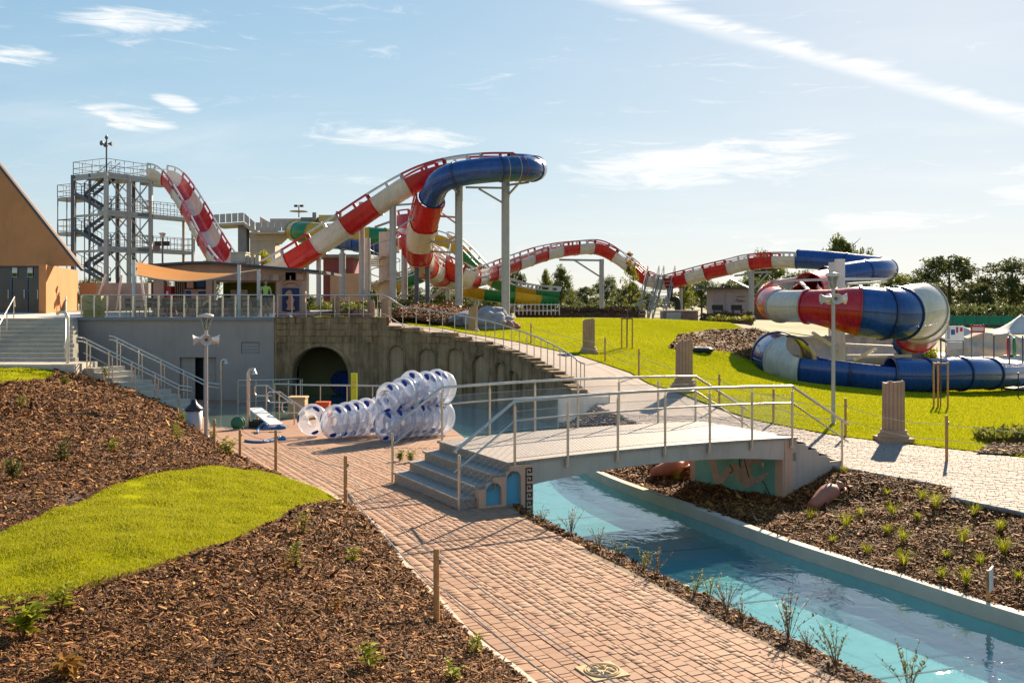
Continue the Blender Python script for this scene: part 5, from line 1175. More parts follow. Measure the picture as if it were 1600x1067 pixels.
mbld = thing('maroon_building', 'maroon and ochre rendered building behind the slides', 'building', at_d(540, 470, 104)); 
def mblock(name, x0, x1, y0, y1, m, d0=104, d1=108): mb = MB(); a = at_d(x0, y1, 104)-mbld.location; b = at_d(x1, y0, 104)-mbld.location; mb.box((a.x, d0-104, a.z), (b.x, d1-104, b.z)); mb.build(name, M[m], mbld)
mblock('maroon_wall', 505, 552, 403, 471, 'maroon'); mblock('ochre_wall', 520, 575, 428, 471, 'facade', 102.5, 104); mblock('concrete_band', 480, 575, 398, 403, 'concrete_dark', 103.5, 108); 

# ------------------------------------------------------------ brown building on the terrace
bb = thing('brown_building', 'ochre rendered building with steep pointed gable and dark glass doors', 'building', (-21.5, 52, 2.93)); by = 52.0
def gp(x, y, d=by): return at_d(x, y, d)-bb.location
rx = gp(122, 412).x; eave = gp(122, 412).z; gx0 = gp(72, 488).x
w0 = gp(72, 488, 50.5); w1 = gp(122, 488, 59); wn_ = Vector((-(w1-w0).y, (w1-w0).x, 0)).normalized()*.35
vs = [Vector((v.x, v.y, z)) for z in (-.15, eave-.125) for v in (w0, w1, w1+wn_, w0+wn_)]; mb = MB(); mb.add(vs, [(0,1,2,3),(7,6,5,4),(0,4,5,1),(1,5,6,2),(2,6,7,3),(3,7,4,0)]); mb.build('side_wall', M['terracotta_wall'], bb)
mb = MB(); mb.box((-14, .8, -.1), (gx0, 1.0, eave)); mb.build('lobby_wall', M['dark'], bb);
lean = .22; top = gp(-70, 172); top = gp(-70, 172, by+lean*(top.z-eave)); h_ = top.z-eave
vs = [Vector((-14, -.02, eave-.12)), Vector((rx, -.02, eave-.12)), Vector((rx, 0, eave)), Vector((top.x, lean*h_, top.z)), Vector((-14, lean*h_, top.z))]; vs += [v+Vector((0,.4,0)) for v in vs]
mb = MB(); mb.add(vs, [(0,1,2,3,4), (9,8,7,6,5)] + [(i, 5+i, 5+(i+1)%5, (i+1)%5) for i in range(5)]); mb.build('gable', M['terracotta_wall'], bb)
mb = MB(); mb.beam(vs[2]+Vector((.25,0,-.35)), vs[3], .20, .14); mb.build('roof_edge', M['roof_dark'], bb)
xs = [gp(x, 488).x for x in (-30, 14, 40, 62, 72)]; x = gx0; k = 0
edges = [gp(px_, 488).x for px_ in (-60, -36, -12, 14, 39, 60, 72)]
for a, b in zip(edges, edges[1:]):
    mb = MB(); mb.box((a+.05, .25, 0), (b-.05, .29, eave-.18)); o = mb.build('glass_door', M['black_glass'], bb)
    for z in (0.03, 1.15, 1.75): mb = MB(); mb.box((a+.05, .22, z), (b-.05, .248, z+.06)); mb.build('rail', M['galv_dark'], o)
    mb = MB(); mb.beam((b-.12, .16, .75), (b-.12, .16, 1.25), .03); mb.build('handle', M['steel'], o)
for a in edges: mb = MB(); mb.box((a-.05, .2, 0), (a+.05, .36, eave-.12)); mb.build('mullion', M['galv_dark'], bb)
for px_ in (20, 44, 66): c = gp(px_, 425); mb = MB(); mb.box((c.x-.14, .19, c.z-.28), (c.x+.14, .21, c.z+.28)); o = mb.build('notice', M['white_paint'], bb); mb = MB(); mb.box((c.x-.13, .185, c.z-.26), (c.x+.13, .189, c.z-.05)); mb.build('notice_strip', M['leaf_c'], o)
mb = MB(); mb.box((-14.2, -.0, eave-.2), (gx0+.05, .45, eave-.10)); mb.build('lintel', M['roof_dark'], bb)
bwall = thing('block_wall', 'tan wall with pale steps below the steel tower', 'wall', at_d(150, 488, 58)); 
for nm, x0, x1, y0, y1, d, m in (('wall', 124, 152, 442, 488, 60, 'wood_dark'), ('sloped_wall', 150, 232, 442, 488, 57, 'concrete_dark'), ('dark_gap', 232, 262, 440, 488, 59, 'dark')):  # the left wall's dark brown paints in the shadow lying on it
    a = at_d(x0, y1, d)-bwall.location; b = at_d(x1, y0, d)-bwall.location; mb = MB(); mb.box((a.x, d-58, a.z-.2), (b.x, d-58+.4, b.z)); mb.build(nm, M[m], bwall)
for (x0, y0), (x1, y1) in (((145,488),(166,428)), ((182,488),(190,430)), ((228,488),(220,430))): mb = MB(); mb.tube([at_d(x0,y0,56.6)-bwall.location, at_d(x1,y1,56.6)-bwall.location], .07, 8); mb.build('leaning_pole', M['white_rail'], bwall)

# ------------------------------------------------------------ café kiosk
ca = thing('cafe_kiosk', 'low peach café kiosk with a dark flat roof and decorated front', 'kiosk', (*at_d(345, 480, 52).xy, 2.93)); cz = ca.location
def cp(x, y, d=52): return at_d(x, y, d)-cz
def cb_(name, x0, x1, y0, y1, dy0, dy1, m, parent=None):
    a = cp(x0, y1); b = cp(x1, y0); mb = MB(); mb.box((a.x, dy0, max(a.z, -.05)), (b.x, dy1, b.z)); return mb.build(name, M[m], parent or ca)
mb = MB(); mb.prism([(c.x, c.z) for c in (cp(228,414), cp(300,409.5), cp(335,409), cp(503,423), cp(503,427), cp(335,413), cp(300,413), cp(228,418))], lambda a, b, h: Vector((a, h, b)), 6, -.7); mb.build('roof', M['roof_dark'], ca)
mb = MB(); mb.prism([(c.x, c.z) for c in (cp(235,418), cp(300,413.2), cp(335,413.2), cp(478,425.2), cp(478,438), cp(235,438))], lambda a, b, h: Vector((a, h, b)), .3, 0); mb.build('fascia', M['facade'], ca)
for x0, x1, m in ((240,256,'facade'), (322,332,'facade'), (432,446,'facade'), (462,477,'facade')): cb_('pier', x0, x1, 438.2, 490, -.04 if m == 'facade' else 0, .35, m)
cb_('back_wall', 256, 322, 438.2, 490, 1.6, 1.8, 'dark'); cb_('counter', 286, 322, 452, 490, .25, .7, 'facade')
for i in range(8): x = 258+i*3.4; cb_('slat', x, x+.9, 440, 472, .5, .54, 'facade')
rd = cb_('red_machine', 255, 266, 447, 489, .1, .7, 'red_paint'); cb_('emblem', 259, 262, 455, 460, .08, .098, 'white_paint', rd)
for x0, x1, y0, y1, m in ((290,300,436,450,'relief_orange'), (306,318,438,449,'navy'), (288,296,454,466,'navy'), (300,304,452,456,'relief_orange'), (308,320,455,462,'navy')): cb_('picture', x0, x1, y0, y1, .19, .245, m)
fr_ = cb_('window_frame', 331, 432, 438.2, 441, -.02, .3, 'wood_dark'); cb_('window_sill', 331, 432, 470, 472, -.02, .3, 'wood_dark'); cb_('window_frame', 430.2, 432, 441, 470, -.02, .3, 'wood_dark'); cb_('window_frame', 331, 332.8, 441, 470, -.02, .3, 'wood_dark')
cb_('parapet', 332, 432, 472, 490, .0, .3, 'facade'); cb_('scenic_back_panel', 332, 432, 440, 470, 1.9, 2.0, 'leaf_c'); cb_('pale_rock_print', 345, 372, 452, 468, 1.8, 1.88, 'concrete_light'); cb_('far_post', 392, 398, 452, 470, 1.2, 1.4, 'facade')
cb_('panel_wall', 446, 462, 425.6, 490, .0, .3, 'facade'); pn = cb_('mural_panel', 442, 468, 450, 486, -.16, -.08, 'navy')
c0 = cp(455, 484); m_ = MB(); m_.prism(smooth2([(c0.x-.22, c0.z), (c0.x+.24, c0.z), (c0.x+.16, c0.z+.28), (c0.x+.22, c0.z+.52), (c0.x+.12, c0.z+.70), (c0.x+.10, c0.z+.92), (c0.x-.02, c0.z+1.06), (c0.x-.16, c0.z+.98), (c0.x-.26, c0.z+.84), (c0.x-.10, c0.z+.78), (c0.x-.08, c0.z+.6), (c0.x-.2, c0.z+.42), (c0.x-.12, c0.z+.22)], 4), lambda a, b, h: Vector((a, h, b)), -.16, -.30); m_.build('sea_creature_relief', M['relief_orange'], pn)
q = [cp(442+13+13*math.cos(R(a)), 446-6*math.sin(R(a))) for a in range(0, 181, 20)]; m_ = MB(); m_.tube([(p.x, -.08, p.z) for p in q], .09, 6); m_.build('arch_moulding', M['relief_orange'], ca)
for x, y in ((433, 434), (470, 433)): c = cp(x, y); m_ = MB(); m_.cbox((c.x, -.15, c.z), (.32, .3, .32)); m_.build('bracket', M['facade'], ca)
for i in range(12): x = 340+i*11.4; c = cp(x, 425+(x-335)*.072); m_ = MB(); m_.beam((c.x, -.03, c.z+.1), (c.x, -.03, c.z-.25), .06, .04); m_.build('fascia_rib', M['facade'], ca)
pb = thing('vent_box', 'pale roof vent box on the café kiosk', 'vent', cp(367, 409)+cz); m_ = MB(); m_.box((-.4,.6,.0), (.4,1.4,.50)); m_.box((-.45,.55,.502), (.45,1.45,.56)); m_.build('housing', M['concrete_light'], pb)
pb = thing('vent_stack', 'row of three narrow pale vents on the café roof', 'vent', cp(388, 410)+cz)
for i in range(3): m_ = MB(); m_.box((-.35+i*.26,.8,-.1), (-.16+i*.26,1.2,.42)); m_.build('stack', M['concrete_light'], pb)
# shade sail and its posts
sa = thing('shade_sail', 'orange shade sail stretched over the café terrace', 'sail', at_d(290, 490, 46)); so = sa.location
C4 = [at_d(214, 409, 48)-so, at_d(374, 429, 47)-so, at_d(374, 425.5, 50)-so, at_d(214, 431, 44.6)-so]
C4 = [at_d(214, 409, 50)-so, at_d(372, 427, 50.5)-so, at_d(374, 426, 45)-so, at_d(214, 430, 44.6)-so]
n_ = 14; vs = []
for i in range(n_+1):
    for j in range(n_+1):
        u_, v_ = i/n_, j/n_; p = (C4[0]*(1-u_)+C4[1]*u_)*(1-v_)+(C4[3]*(1-u_)+C4[2]*u_)*v_; p = p.copy(); p.z -= .34*math.sin(math.pi*u_)*(1 if v_ > .5 else .55+.9*v_) ; vs.append(p)
mb = MB(); k = n_+1; fs = [(i*k+j, i*k+j+1, (i+1)*k+j+1, (i+1)*k+j) for i in range(n_) for j in range(n_)]; mb.add(vs, fs, 0, True); mb.add([p-Vector((0,0,.012)) for p in vs], [tuple(reversed(f)) for f in fs], 0, True); mb.build('cloth', M['sail'], sa)
mb = MB(); mb.tube([vs[i*k+n_] for i in range(k)], .03, 6); mb.build('hem', M['rope'], sa)
for px_, d, yt, lab in ((209,44.5,406,'pale mast holding the left end of the orange sail'), (373.5,45,414,'pale mast holding the right end of the orange sail'), (404,46,421,'pale mast beside the person on the terrace'), (336,50,438,'short pale mast behind the orange sail')):
    b = at_d(px_, 490, d); m_ = thing('sail_mast', lab, 'mast', (b.x, b.y, float(T_terr(b.x, b.y))), 'masts of the shade sail'); hh = at_d(px_, yt, d).z-m_.location.z; mb = MB(); mb.tube([(0,0,-.1),(0,0,hh)], .085 if d < 46.5 else .06, 8); mb.build('pole', M['white_rail'], m_); mb = MB(); mb.lathe([(.14,0),(.14,.03)], (0,0,0), 10); mb.build('base_plate', M['galv'], m_)
mb = thing('sail_cable', 'thin cable from the sail to the mast beside the person', 'cable', at_d(390, 425, 46)); m_ = MB(); m_.tube([at_d(374,426,45)-mb.location, at_d(404,421.5,46)-mb.location], .02, 5); m_.build('wire', M['rope'], mb)
# tables and chairs
def make_chair(label):
    o = thing('terrace_chair', label, 'chair', (0,0,0), 'dark wicker chairs on the café terrace')
    mb = MB(); mb.box((-.26,-.25,.40), (.26,.25,.47)); mb.build('seat', M['chair_dark'], o); mb = MB(); mb.box((-.26,.21,.475), (.26,.27,.86)); mb.build('backrest', M['chair_dark'], o)
    for sx in (-1, 1):
        mb = MB(); mb.tube([(sx*.27,-.22,.44),(sx*.28,-.22,.64),(sx*.28,.22,.66)], .022, 6); mb.build('armrest', M['galv'], o)
        for sy in (-1, 1): mb = MB(); mb.tube([(sx*.23,sy*.21,.40),(sx*.25,sy*.23,0)], .02, 6); mb.build('leg', M['galv'], o)
    return o
def make_table(label):
    o = thing('terrace_table', label, 'table', (0,0,0), 'square tables on the café terrace'); mb = MB(); mb.box((-.38,-.38,.70), (.38,.38,.74)); mb.build('tabletop', M['chair_dark'], o); mb = MB(); mb.tube([(0,0,0),(0,0,.70)], .04, 8); mb.build('pedestal', M['galv'], o); mb = MB(); mb.box((-.25,-.25,0), (.25,.25,.025)); mb.build('base', M['galv'], o); return o
c0_ = make_chair('dark wicker chair at a table behind the terrace balustrade'); t0_ = make_table('dark square table behind the terrace balustrade'); first = True
TLAB = ['under the left end of the sail', 'second from the yellow cabinet', 'in front of the red machine', 'under the middle of the sail', 'in front of the kiosk window', 'beside the right sail mast', 'next to the person']
for i, (px_, d) in enumerate(((228,45.5),(262,46.5),(292,45),(318,47),(346,45.5),(370,47.2),(392,46))):
    p = at_d(px_, 490, d); loc = (p.x, p.y, float(T_terr(p.x, p.y))+.005)
    tl = 'dark square table '+TLAB[i]
    if first: t0_.location = loc; t0_['label'] = tl
    else: copy_tree(t0_, None, loc, .3*i, tl)
    for k, (dx, dy, rz) in enumerate(((-.62, 0, math.pi/2), (.62, .05, -math.pi/2), (0, .65, 0))):
        if k == 2 and i % 2: continue
        l2 = (loc[0]+dx, loc[1]+dy, loc[2])
        cl_ = 'dark wicker chair '+('left of', 'right of', 'behind')[k]+' the table '+TLAB[i]
        if first: c0_.location = l2; c0_.rotation_euler = (0,0,rz); first = False; c0_['label'] = cl_
        else: copy_tree(c0_, None, l2, rz+rr.uniform(-.3,.3), cl_)
# ------------------------------------------------------------ broken columns
def broken_column(px_, py_top, py_base, d, label, tilt=0.0, slant=.06):
    b = at_d(px_, py_base, d); z = float(T(b.x, b.y))+.02; h = (py_base-py_top)/F*d; o = thing('broken_column', label, 'column', (b.x, b.y, z), 'broken classical columns along the upper path'); s_ = h/1.45; r0 = .27*s_
    mb = MB(); mb.cbox((0,0,.035*s_), (.74*s_, .74*s_, .13*s_)); mb.build('plinth', M['column_stone'], o)
    mb = MB(); mb.lathe([(.36*s_,.10*s_),(.375*s_,.14*s_),(.36*s_,.18*s_),(.31*s_,.20*s_),(.30*s_,.23*s_),(.325*s_,.25*s_),(.31*s_,.28*s_),(.27*s_,.29*s_)], (0,0,0), 24); mb.build('base_moulding', M['column_stone'], o)
    n = 80; mb = MB(); vs = []; lv = [.28*s_, .6*h, h]
    for z_ in lv:
        for j in range(n):
            a = 2*math.pi*j/n; fl = .030*s_*abs(math.sin(a*8))**.6; r_ = r0*(1-.03*z_/h)-.03*s_+fl*1.0; zz_ = z_
            if z_ == h: zz_ = h+slant*math.cos(a+.6)*1.6*s_+.02*s_*math.sin(a*5)
            vs.append((r_*math.cos(a), r_*math.sin(a), zz_))
    mb.add(vs, [(i*n+j, i*n+(j+1)%n, (i+1)*n+(j+1)%n, (i+1)*n+j) for i in range(2) for j in range(n)], 0, False); k = len(vs); mb.add(vs[-n:], [tuple(range(n))], 0); mb.build('fluted_shaft', M['column_stone'], o); return o
broken_column(1396, 598, 690, 23.4, 'tallest fluted column stump beside the paved path, nearest the camera', slant=.015)
broken_column(1069, 535, 608, 31, 'fluted column stump on the lawn edge behind the footbridge', slant=.04)
broken_column(920, 501, 554, 43, 'fluted column stump at the bend of the upper path', slant=.02)
broken_column(739, 483, 522, 53, 'slant-topped column stump beside the railing in front of the grey rock', slant=.12)
broken_column(602, 464, 500, 56, 'right one of the two short stumps left of the bark mound', slant=.05)
broken_column(580, 464, 496, 57.5, 'left one of the two short stumps left of the bark mound', slant=-.06)
broken_column(525, 456, 488, 56, 'column stump with a wide base behind the tunnel arch', slant=.08)
# ------------------------------------------------------------ wooden rope posts and ropes
def rope_post(x, y, z, h, label, m='wood_post', group='wooden rope posts', r=.032):
    o = thing('rope_post', label, 'post', (x, y, z), group); mb = MB(); mb.tube([(0,0,-.2),(0,0,h-.012),(0,0,h)], [r, r, r*.75], 10); mb.build('stake', M[m], o); mb = MB(); mb.tube([(r*1.3,0,h*.80),(r*1.3,0,h*.86)], r*.35, 6); mb.build('eyelet', M['galv'], o); return Vector((x, y, z))
def rope(a, b, h, sag, label):
    o = thing('rope', label, 'rope', a, 'ropes strung between the wooden posts'); P_ = []
    for k, hh in enumerate(h):
        q = [a.lerp(b, i/10)+Vector((0,0,hh-sag*4*(i/10)*(1-i/10)))-a for i in range(11)]; mb = MB(); mb.tube(q, .006 if a.y < 22 else .009, 5); mb.build('strand', M['rope'], o)
LP = []
for px_, pyb, pyt, lab in ((682,974,857,'wooden post in the bark beside the kerb, nearest the camera'), (540,797,712,'wooden post at the tip of the left lawn'), (431,740,672,'wooden post where the left lawn meets the pool yard'), (375,718,672,'thin post at the foot of the upper bark slope'), (335,704,655,'wooden post beside the left lamp post')):
    p = ground_hit(px_, pyb, T_left); z = float(T_left(*p)); LP.append(rope_post(p[0], p[1], z, (pyb-pyt)/F*p[1], lab))
P_ = LP+[]
for a, b, lb in zip(P_, P_[1:], ('from the nearest post to the lawn tip', 'along the rounded end of the left lawn', 'from the left lawn to the thin post', 'up to the post at the left lamp')): rope(a, b, (.66, .36), .07, 'pale ropes strung '+lb)
rope(Vector((1.6, 4.6, .15)), P_[0], (.70, .40), .08, 'pale ropes running towards the camera from the nearest post')
RP = []
for px_, pyb, pyt, lab in ((1481,722,650,'wooden post on the lawn edge right of the tallest column stump'), (1322,684,623,'wooden post on the lawn edge beside the right lamp post'), (1209,662,608,'wooden post behind the right end of the footbridge'), (1124,636,585,'wooden post behind the middle of the footbridge'), (998,589,545,'wooden post on the lawn edge near the path bend'), (945,566,527,'wooden post between the path bend and the stump'), (829,538,505,'wooden post on the lawn edge beside the wall railing')):
    p = ground_hit(px_, pyb, T); z = float(T(*p)); RP.append(rope_post(p[0]+.02, p[1]+.1, z, (pyb-pyt)/F*p[1], lab))
rope(Vector((13.5, 17.5, .05)), RP[0], (.78, .45), .08, 'pale ropes leaving the rightmost post to the right')
for a, b, lb in zip(RP, RP[1:], ('past the tallest column stump', 'behind the right bridge stairs', 'behind the right half of the bridge', 'past the stump behind the bridge', 'at the bend of the upper path', 'beside the wall railing')): rope(a, b, (.78, .45), .10, 'pale ropes along the lawn '+lb)
BPs = []
for i, (px_, pyb, d) in enumerate(((560,494,58),(624,492,60),(640,488,62),(670,490,60.5),(697,492,60))):
    p = at_d(px_, pyb, d); z = float(T(p.x, p.y)); BPs.append(rope_post(p.x, p.y, z, 1.05, ('rope post at the left end below the bark mound', 'second rope post below the bark mound', 'rope post below the left half of the bark mound', 'rope post below the middle of the bark mound', 'rope post at the right end below the bark mound')[i], 'wood_dark', 'rope posts in front of the bark mound', .04))
for a, b, lb in zip(BPs, BPs[1:], ('left of the bark mound', 'at the left foot of the bark mound', 'below the middle of the bark mound', 'at the right foot of the bark mound')): rope(a, b, (.9, .5), .12, 'pale ropes strung '+lb)
# planting stakes for young trees
def stakes(px_, pyb, pyt, d, spread, label, leaf=True):
    p = at_d(px_, pyb, d); z = float(T(p.x, p.y))+.02; h = (pyb-pyt)/F*d; o = thing('tree_stakes', label, 'stakes', (p.x, p.y, z), 'timber stakes for young trees'); w = spread/F*d/2; q = [(-w, 0, 0), (w, .1, 0), (.1*w, w*1.2, 0)]
    for a in q: mb = MB(); mb.tube([(a[0], a[1], -.2), (a[0], a[1], h)], .035, 8); mb.build('stake', M['wood_post'], o)
    for a, b in zip(q, q[1:]+q[:1]): mb = MB(); mb.beam((a[0], a[1], h-.06), (b[0], b[1], h-.06), .03, .07); mb.build('crossbar', M['wood_dark'], o)
    mb = MB(); mb.tube([(0,.25*w,-.1),(.02,.25*w,h*1.15)], .022, 6); mb.build('trunk', M['trunk'], o)
stakes(980, 533, 484, 46, 17, 'dark timber stakes round a young tree on the far lawn')
stakes(1471, 643, 572, 33.5, 24, 'timber stakes in front of the blue chute')
# thin black markers at the right
for px_, pyb, pyt, d, lab in ((1565,612,580,46,'thin black marker post at the end of the blue chute'), (1591,622,584,43,'rightmost thin black marker post on the lawn'), (1499,606,577,45,'thin black marker post beside the blue tube')):
    p = ground_hit(px_, pyb, T); o = thing('marker_post', lab, 'post', (p[0], p[1], float(T(*p))), 'black marker posts'); mb = MB(); mb.tube([(0,0,-.1),(0,0,(pyb-pyt)/F*p[1])], .03, 6); mb.build('rod', M['dark'], o); mb = MB(); mb.lathe([(.05,0),(.05,.05)], (0,0,(pyb-pyt)/F*p[1]), 6); mb.build('cap', M['dark'], o)
# ------------------------------------------------------------ lamp posts with horn loudspeakers
def lamp(px_, pyb, pyt, zf, label, d=None, side=0):
    p = ground_hit(px_, pyb, zf) if d is None else tuple(at_d(px_, pyb, d).xy); z = float(zf(*p)); h = (pyb-pyt)/F*p[1]; h = CAM_Z+(HY-pyt)/F*p[1]-z; o = thing('lamp_post', label, 'lamp post', (p[0], p[1], z), 'steel lamp posts with loudspeakers'); s_ = h/4.2
    mb = MB(); mb.tube([(0,0,-.2),(0,0,h-.42)], [.055, .048], 12); mb.build('pole', M['galv'], o); mb = MB(); mb.lathe([(.10,0),(.10,.02),(.065,.06)], (0,0,0), 12); mb.build('base', M['galv'], o)
    mb = MB(); mb.lathe([(.05,h-.42),(.07,h-.40),(.16,h-.07),(.155,h-.07),(.06,h-.38)], (0,0,0), 16, cap=False); mb.build('glass', M['glass_rail'], o)
    mb = MB(); mb.lathe([(.17,h-.07),(.20,h-.05),(.20,h),(.02,h+.04)], (0,0,0), 18); mb.build('cap', M['white_rail'], o)
    for k in range(6): a = k*1.047; mb = MB(); mb.beam((.05*math.cos(a), .05*math.sin(a), h-.42), (.17*math.cos(a), .17*math.sin(a), h-.05), .016); mb.build('cage_bar', M['galv'], o)
    mb = MB(); mb.lathe([(.03,h-.36),(.035,h-.2),(.02,h-.14)], (0,0,0), 10); mb.build('bulb_holder', M['white_rail'], o)
    for k in range(4):
        a = k*math.pi/2-math.pi/2+side; M_ = Matrix.Translation((0,0,h-.66)) @ Matrix.Rotation(a, 4, 'Z') @ Matrix.Rotation(R(94), 4, 'Y')
        mb = MB(); mb.lathe([(.045,.03),(.06,.08),(.055,.14),(.075,.22),(.125,.32),(.15,.34),(.145,.335),(.10,.28),(.03,.20),(.02,.2)], (0,0,0), 18, M=M_, cap=False); ho = mb.build('horn', M['white_rail'], o); mb = MB(); mb.lathe([(.02,.17),(.035,.24),(.02,.28)], (0,0,0), 8, M=M_); mb.build('driver', M['galv_dark'], ho)
        mb = MB(); c, s2 = math.cos(a), math.sin(a); mb.beam((0,0,h-.80), (.24*c,.24*s2,h-.78), .035); mb.build('bracket', M['galv'], o)
lamp(1302, 664, 428, T, 'tall steel lamp post with loudspeakers between lawn and right end of the bridge', side=.0)
lamp(322, 682, 492, T_left, 'steel lamp post with loudspeakers in front of the grey retaining wall', d=26.2, side=.35)
lf = at_d(254, 430, 60); o = thing('small_lamp', 'small lamp post with round speaker in front of the steel tower', 'lamp post', (lf.x, 60, 3.0))
for nm, a, b, r in (('pole', (0,0,0), (0,0,CAM_Z+(HY-372)/F*60-3.0), .06),): mb = MB(); mb.tube([a, b], r, 8); mb.build(nm, M['galv_dark'], o)
zt2 = CAM_Z+(HY-372)/F*60-3.0; mb = MB(); mb.lathe([(.05,zt2),(.2,zt2+.25),(.26,zt2+.3),(.02,zt2+.34)], (0,0,0), 12); mb.build('lamp_head', M['galv'], o)
for sx in (-1, 1): mb = MB(); mb.cbox((sx*.28,0,zt2-.35), (.4,.25,.28)); mb.build('speaker', M['dark'], o)
mb = MB(); mb.tube([(-.35,-.1,zt2-.62),(-.35,.05,zt2-.62)], .24, 14); mb.build('round_speaker', M['galv_dark'], o)
# ------------------------------------------------------------ inflatable tubes stacked in the yard
def torus(mb, Rr, r, c, n=28, m=12, lumps=.03, M_=None):
    vs = []
    for i in range(n):
        a = 2*math.pi*i/n; rr_ = r*(1-lumps*abs(math.sin(a*7)))
        for j in range(m): b = 2*math.pi*j/m; vs.append(Vector((c[0]+(Rr+rr_*math.cos(b))*math.cos(a), c[1]+rr_*math.sin(b)*1.0, c[2]+(Rr+rr_*math.cos(b))*math.sin(a))))
    mb.add(vs, [(i*m+j, i*m+(j+1)%m, ((i+1)%n)*m+(j+1)%m, ((i+1)%n)*m+j) for i in range(n) for j in range(m)], 0, True)
def patch(o, Rr, r, a, c, face):
    """printed blue handle pad lying on the ring"""
    mb = MB(); vs = []; nn, mm = 5, 4
    for i in range(nn):
        aa = a+(i/(nn-1)-.5)*.62
        for j in range(mm):
            e = (i/(nn-1)-.5)*2; b = face+(j/(mm-1)-.5)*.62*math.sqrt(max(.15, 1-e*e*.85)); rr_ = r*1.03; vs.append((c[0]+(Rr+rr_*math.cos(b))*math.cos(aa), c[1]-rr_*math.sin(b), c[2]+(Rr+rr_*math.cos(b))*math.sin(aa)))
    mb.add(vs, [(i*mm+j, (i+1)*mm+j, (i+1)*mm+j+1, i*mm+j+1) for i in range(nn-1) for j in range(mm-1)], 0, True); mb.build('handle_pad', M['navy_pad'], o)
M['navy_pad'] = dirty('navy print', (.015, .04, .24), .4, .2, 6, .05)
def ring_tube(label, double):
    o = thing('swim_tube', label, 'swim tube', (0,0,0), 'clear inflatable double tubes' if double else 'clear inflatable single tubes'); Rr, r = (.31, .185) if double else (.29, .165)
    cs = [Rr+r] if not double else [Rr+r, 3*Rr+2.2*r]
    for z in cs:
        mb = MB(); torus(mb, Rr, r, (0,0,z)); mb.build('ring', M['vinyl'], o)
        for a in (1.0, 3.0, 5.1): patch(o, Rr, r, a, (0,0,z), R(60))
        patch(o, Rr, r, 2.0, (0,0,z), R(-60))
    return o
labs = ['clear single tube at the left end of the row', 'clear single tube second from the left end, nearest the camera', 'third clear single tube from the left end of the row', 'fourth clear single tube from the left end of the row', 'fifth clear single tube from the left end of the row', 'sixth clear single tube in the row, beside the tall tubes', 'clear single tube wedged against the tall double tubes']
base = ring_tube(labs[0], False)
for i, (px_, d) in enumerate(((489,26.8),(519,26.0),(537,26.3),(552,26.6),(567,26.9),(584,27.1),(602,26.9))):
    x = (px_-HX)/F*d; loc = (x, d, float(Zp(x, d))+.0); rz = R(-28-4*i) if i else R(-14); o = base if i == 0 else copy_tree(base, None, label=labs[i]); o.location = loc; o.scale = (1+.045*i,)*3; o.rotation_euler = (R(-4-(i % 3)*3+rr.uniform(-3, 3)), R(rr.uniform(-4, 4)), rz)
dl = ['leftmost tall clear double tube', 'second tall clear double tube from the left', 'third tall clear double tube from the left', 'fourth tall clear double tube from the left', 'fifth tall clear double tube from the left', 'sixth tall clear double tube from the left', 'seventh tall clear double tube from the left', 'rightmost tall clear double tube beside the bridge stairs']
base = ring_tube(dl[0], True)
for i, (px_, d) in enumerate(((603,25.4),(616,25.8),(628,26.1),(641,26.3),(653,26.6),(664,26.9),(676,27.0),(688,27.2))):
    x = (px_-HX)/F*d; o = base if i == 0 else copy_tree(base, None, label=dl[i]); o.location = (x, d, float(Zp(x, d))); s_ = min(1.0, .86+.05*i)+.03*math.sin(i*2.3); o.scale = (s_, s_, s_); o.rotation_euler = (R(-6+rr.uniform(-4, 4)), R(5*math.sin(i*1.7)), R(-42+rr.uniform(-5, 5)))
# ------------------------------------------------------------ pool-yard things
def yd(px_, py_): p = ground_hit(px_, py_, Zp); return Vector((p[0], p[1], float(Zp(*p))))
for px_, pyb, pyt, lab in ((346,636,562,'steel shower post near the grey wall'), (388,668,577,'steel shower post with bent head at the foot basin')):
    p = yd(px_, pyb); h = (pyb-pyt)/F*p.y; o = thing('shower_post', lab, 'shower', p, 'shower posts'); mb = MB(); mb.tube([(0,0,-.1),(0,0,h-.12),(.04,0,h-.03),(.10,0,h),(.17,0,h-.02),(.19,-.02,h-.10)], .055, 10); mb.build('post', M['steel_warm'], o); mb = MB(); mb.lathe([(.05,0),(.09,-.05),(.09,-.07)], (.19,-.02,h-.08), 12); mb.build('shower_head', M['steel'], o); mb = MB(); mb.cbox((.0,-.06,h*.45), (.05,.04,.08)); mb.build('push_button', M['steel'], o)
ba = [tuple(yd(*p).xy) for p in ((330,668),(395,668),(448,655),(478,628),(395,632),(318,632))]
bsn = tag(sheet('foot_basin', ba, lambda x, y: Zp(x, y)+.006, dirty('basin tile', (.30, .34, .30), .5, .15, 3, .1), 1.0), kind='structure')
wb = tag(sheet('basin_water', ba, lambda x, y: Zp(x, y)+.03, M['water_shallow'], 1.0), kind='structure')
rmp = thing('white_ramp', 'white sloping board leaning at the pool handrails', 'board', yd(424, 668)); mb = MB(); a = at_d(398, 638, 30.5)-rmp.location; b = at_d(432, 664, 28.8)-rmp.location; mb.beam(a, b, .42, .05); mb.build('board', M['white_paint'], rmp); mb = MB(); mb.beam(a+Vector((.06,.1,-.05)), Vector((a.x+.06, a.y+.1, b.z-.1)), .05); mb.build('prop', M['wood_post'], rmp)
bx = thing('black_crate', 'low black crate on the ground under the white board', 'crate', yd(407, 668)); mb = MB()
for lo, hi in (((-.28,-.2,0),(.28,.2,.03)), ((-.28,-.2,.032),(-.25,.2,.22)), ((.25,-.2,.032),(.28,.2,.22)), ((-.248,-.2,.032),(.248,-.17,.22)), ((-.248,.17,.032),(.248,.2,.22))): mb.box(lo, hi)
mb.build('body', M['dark'], bx)
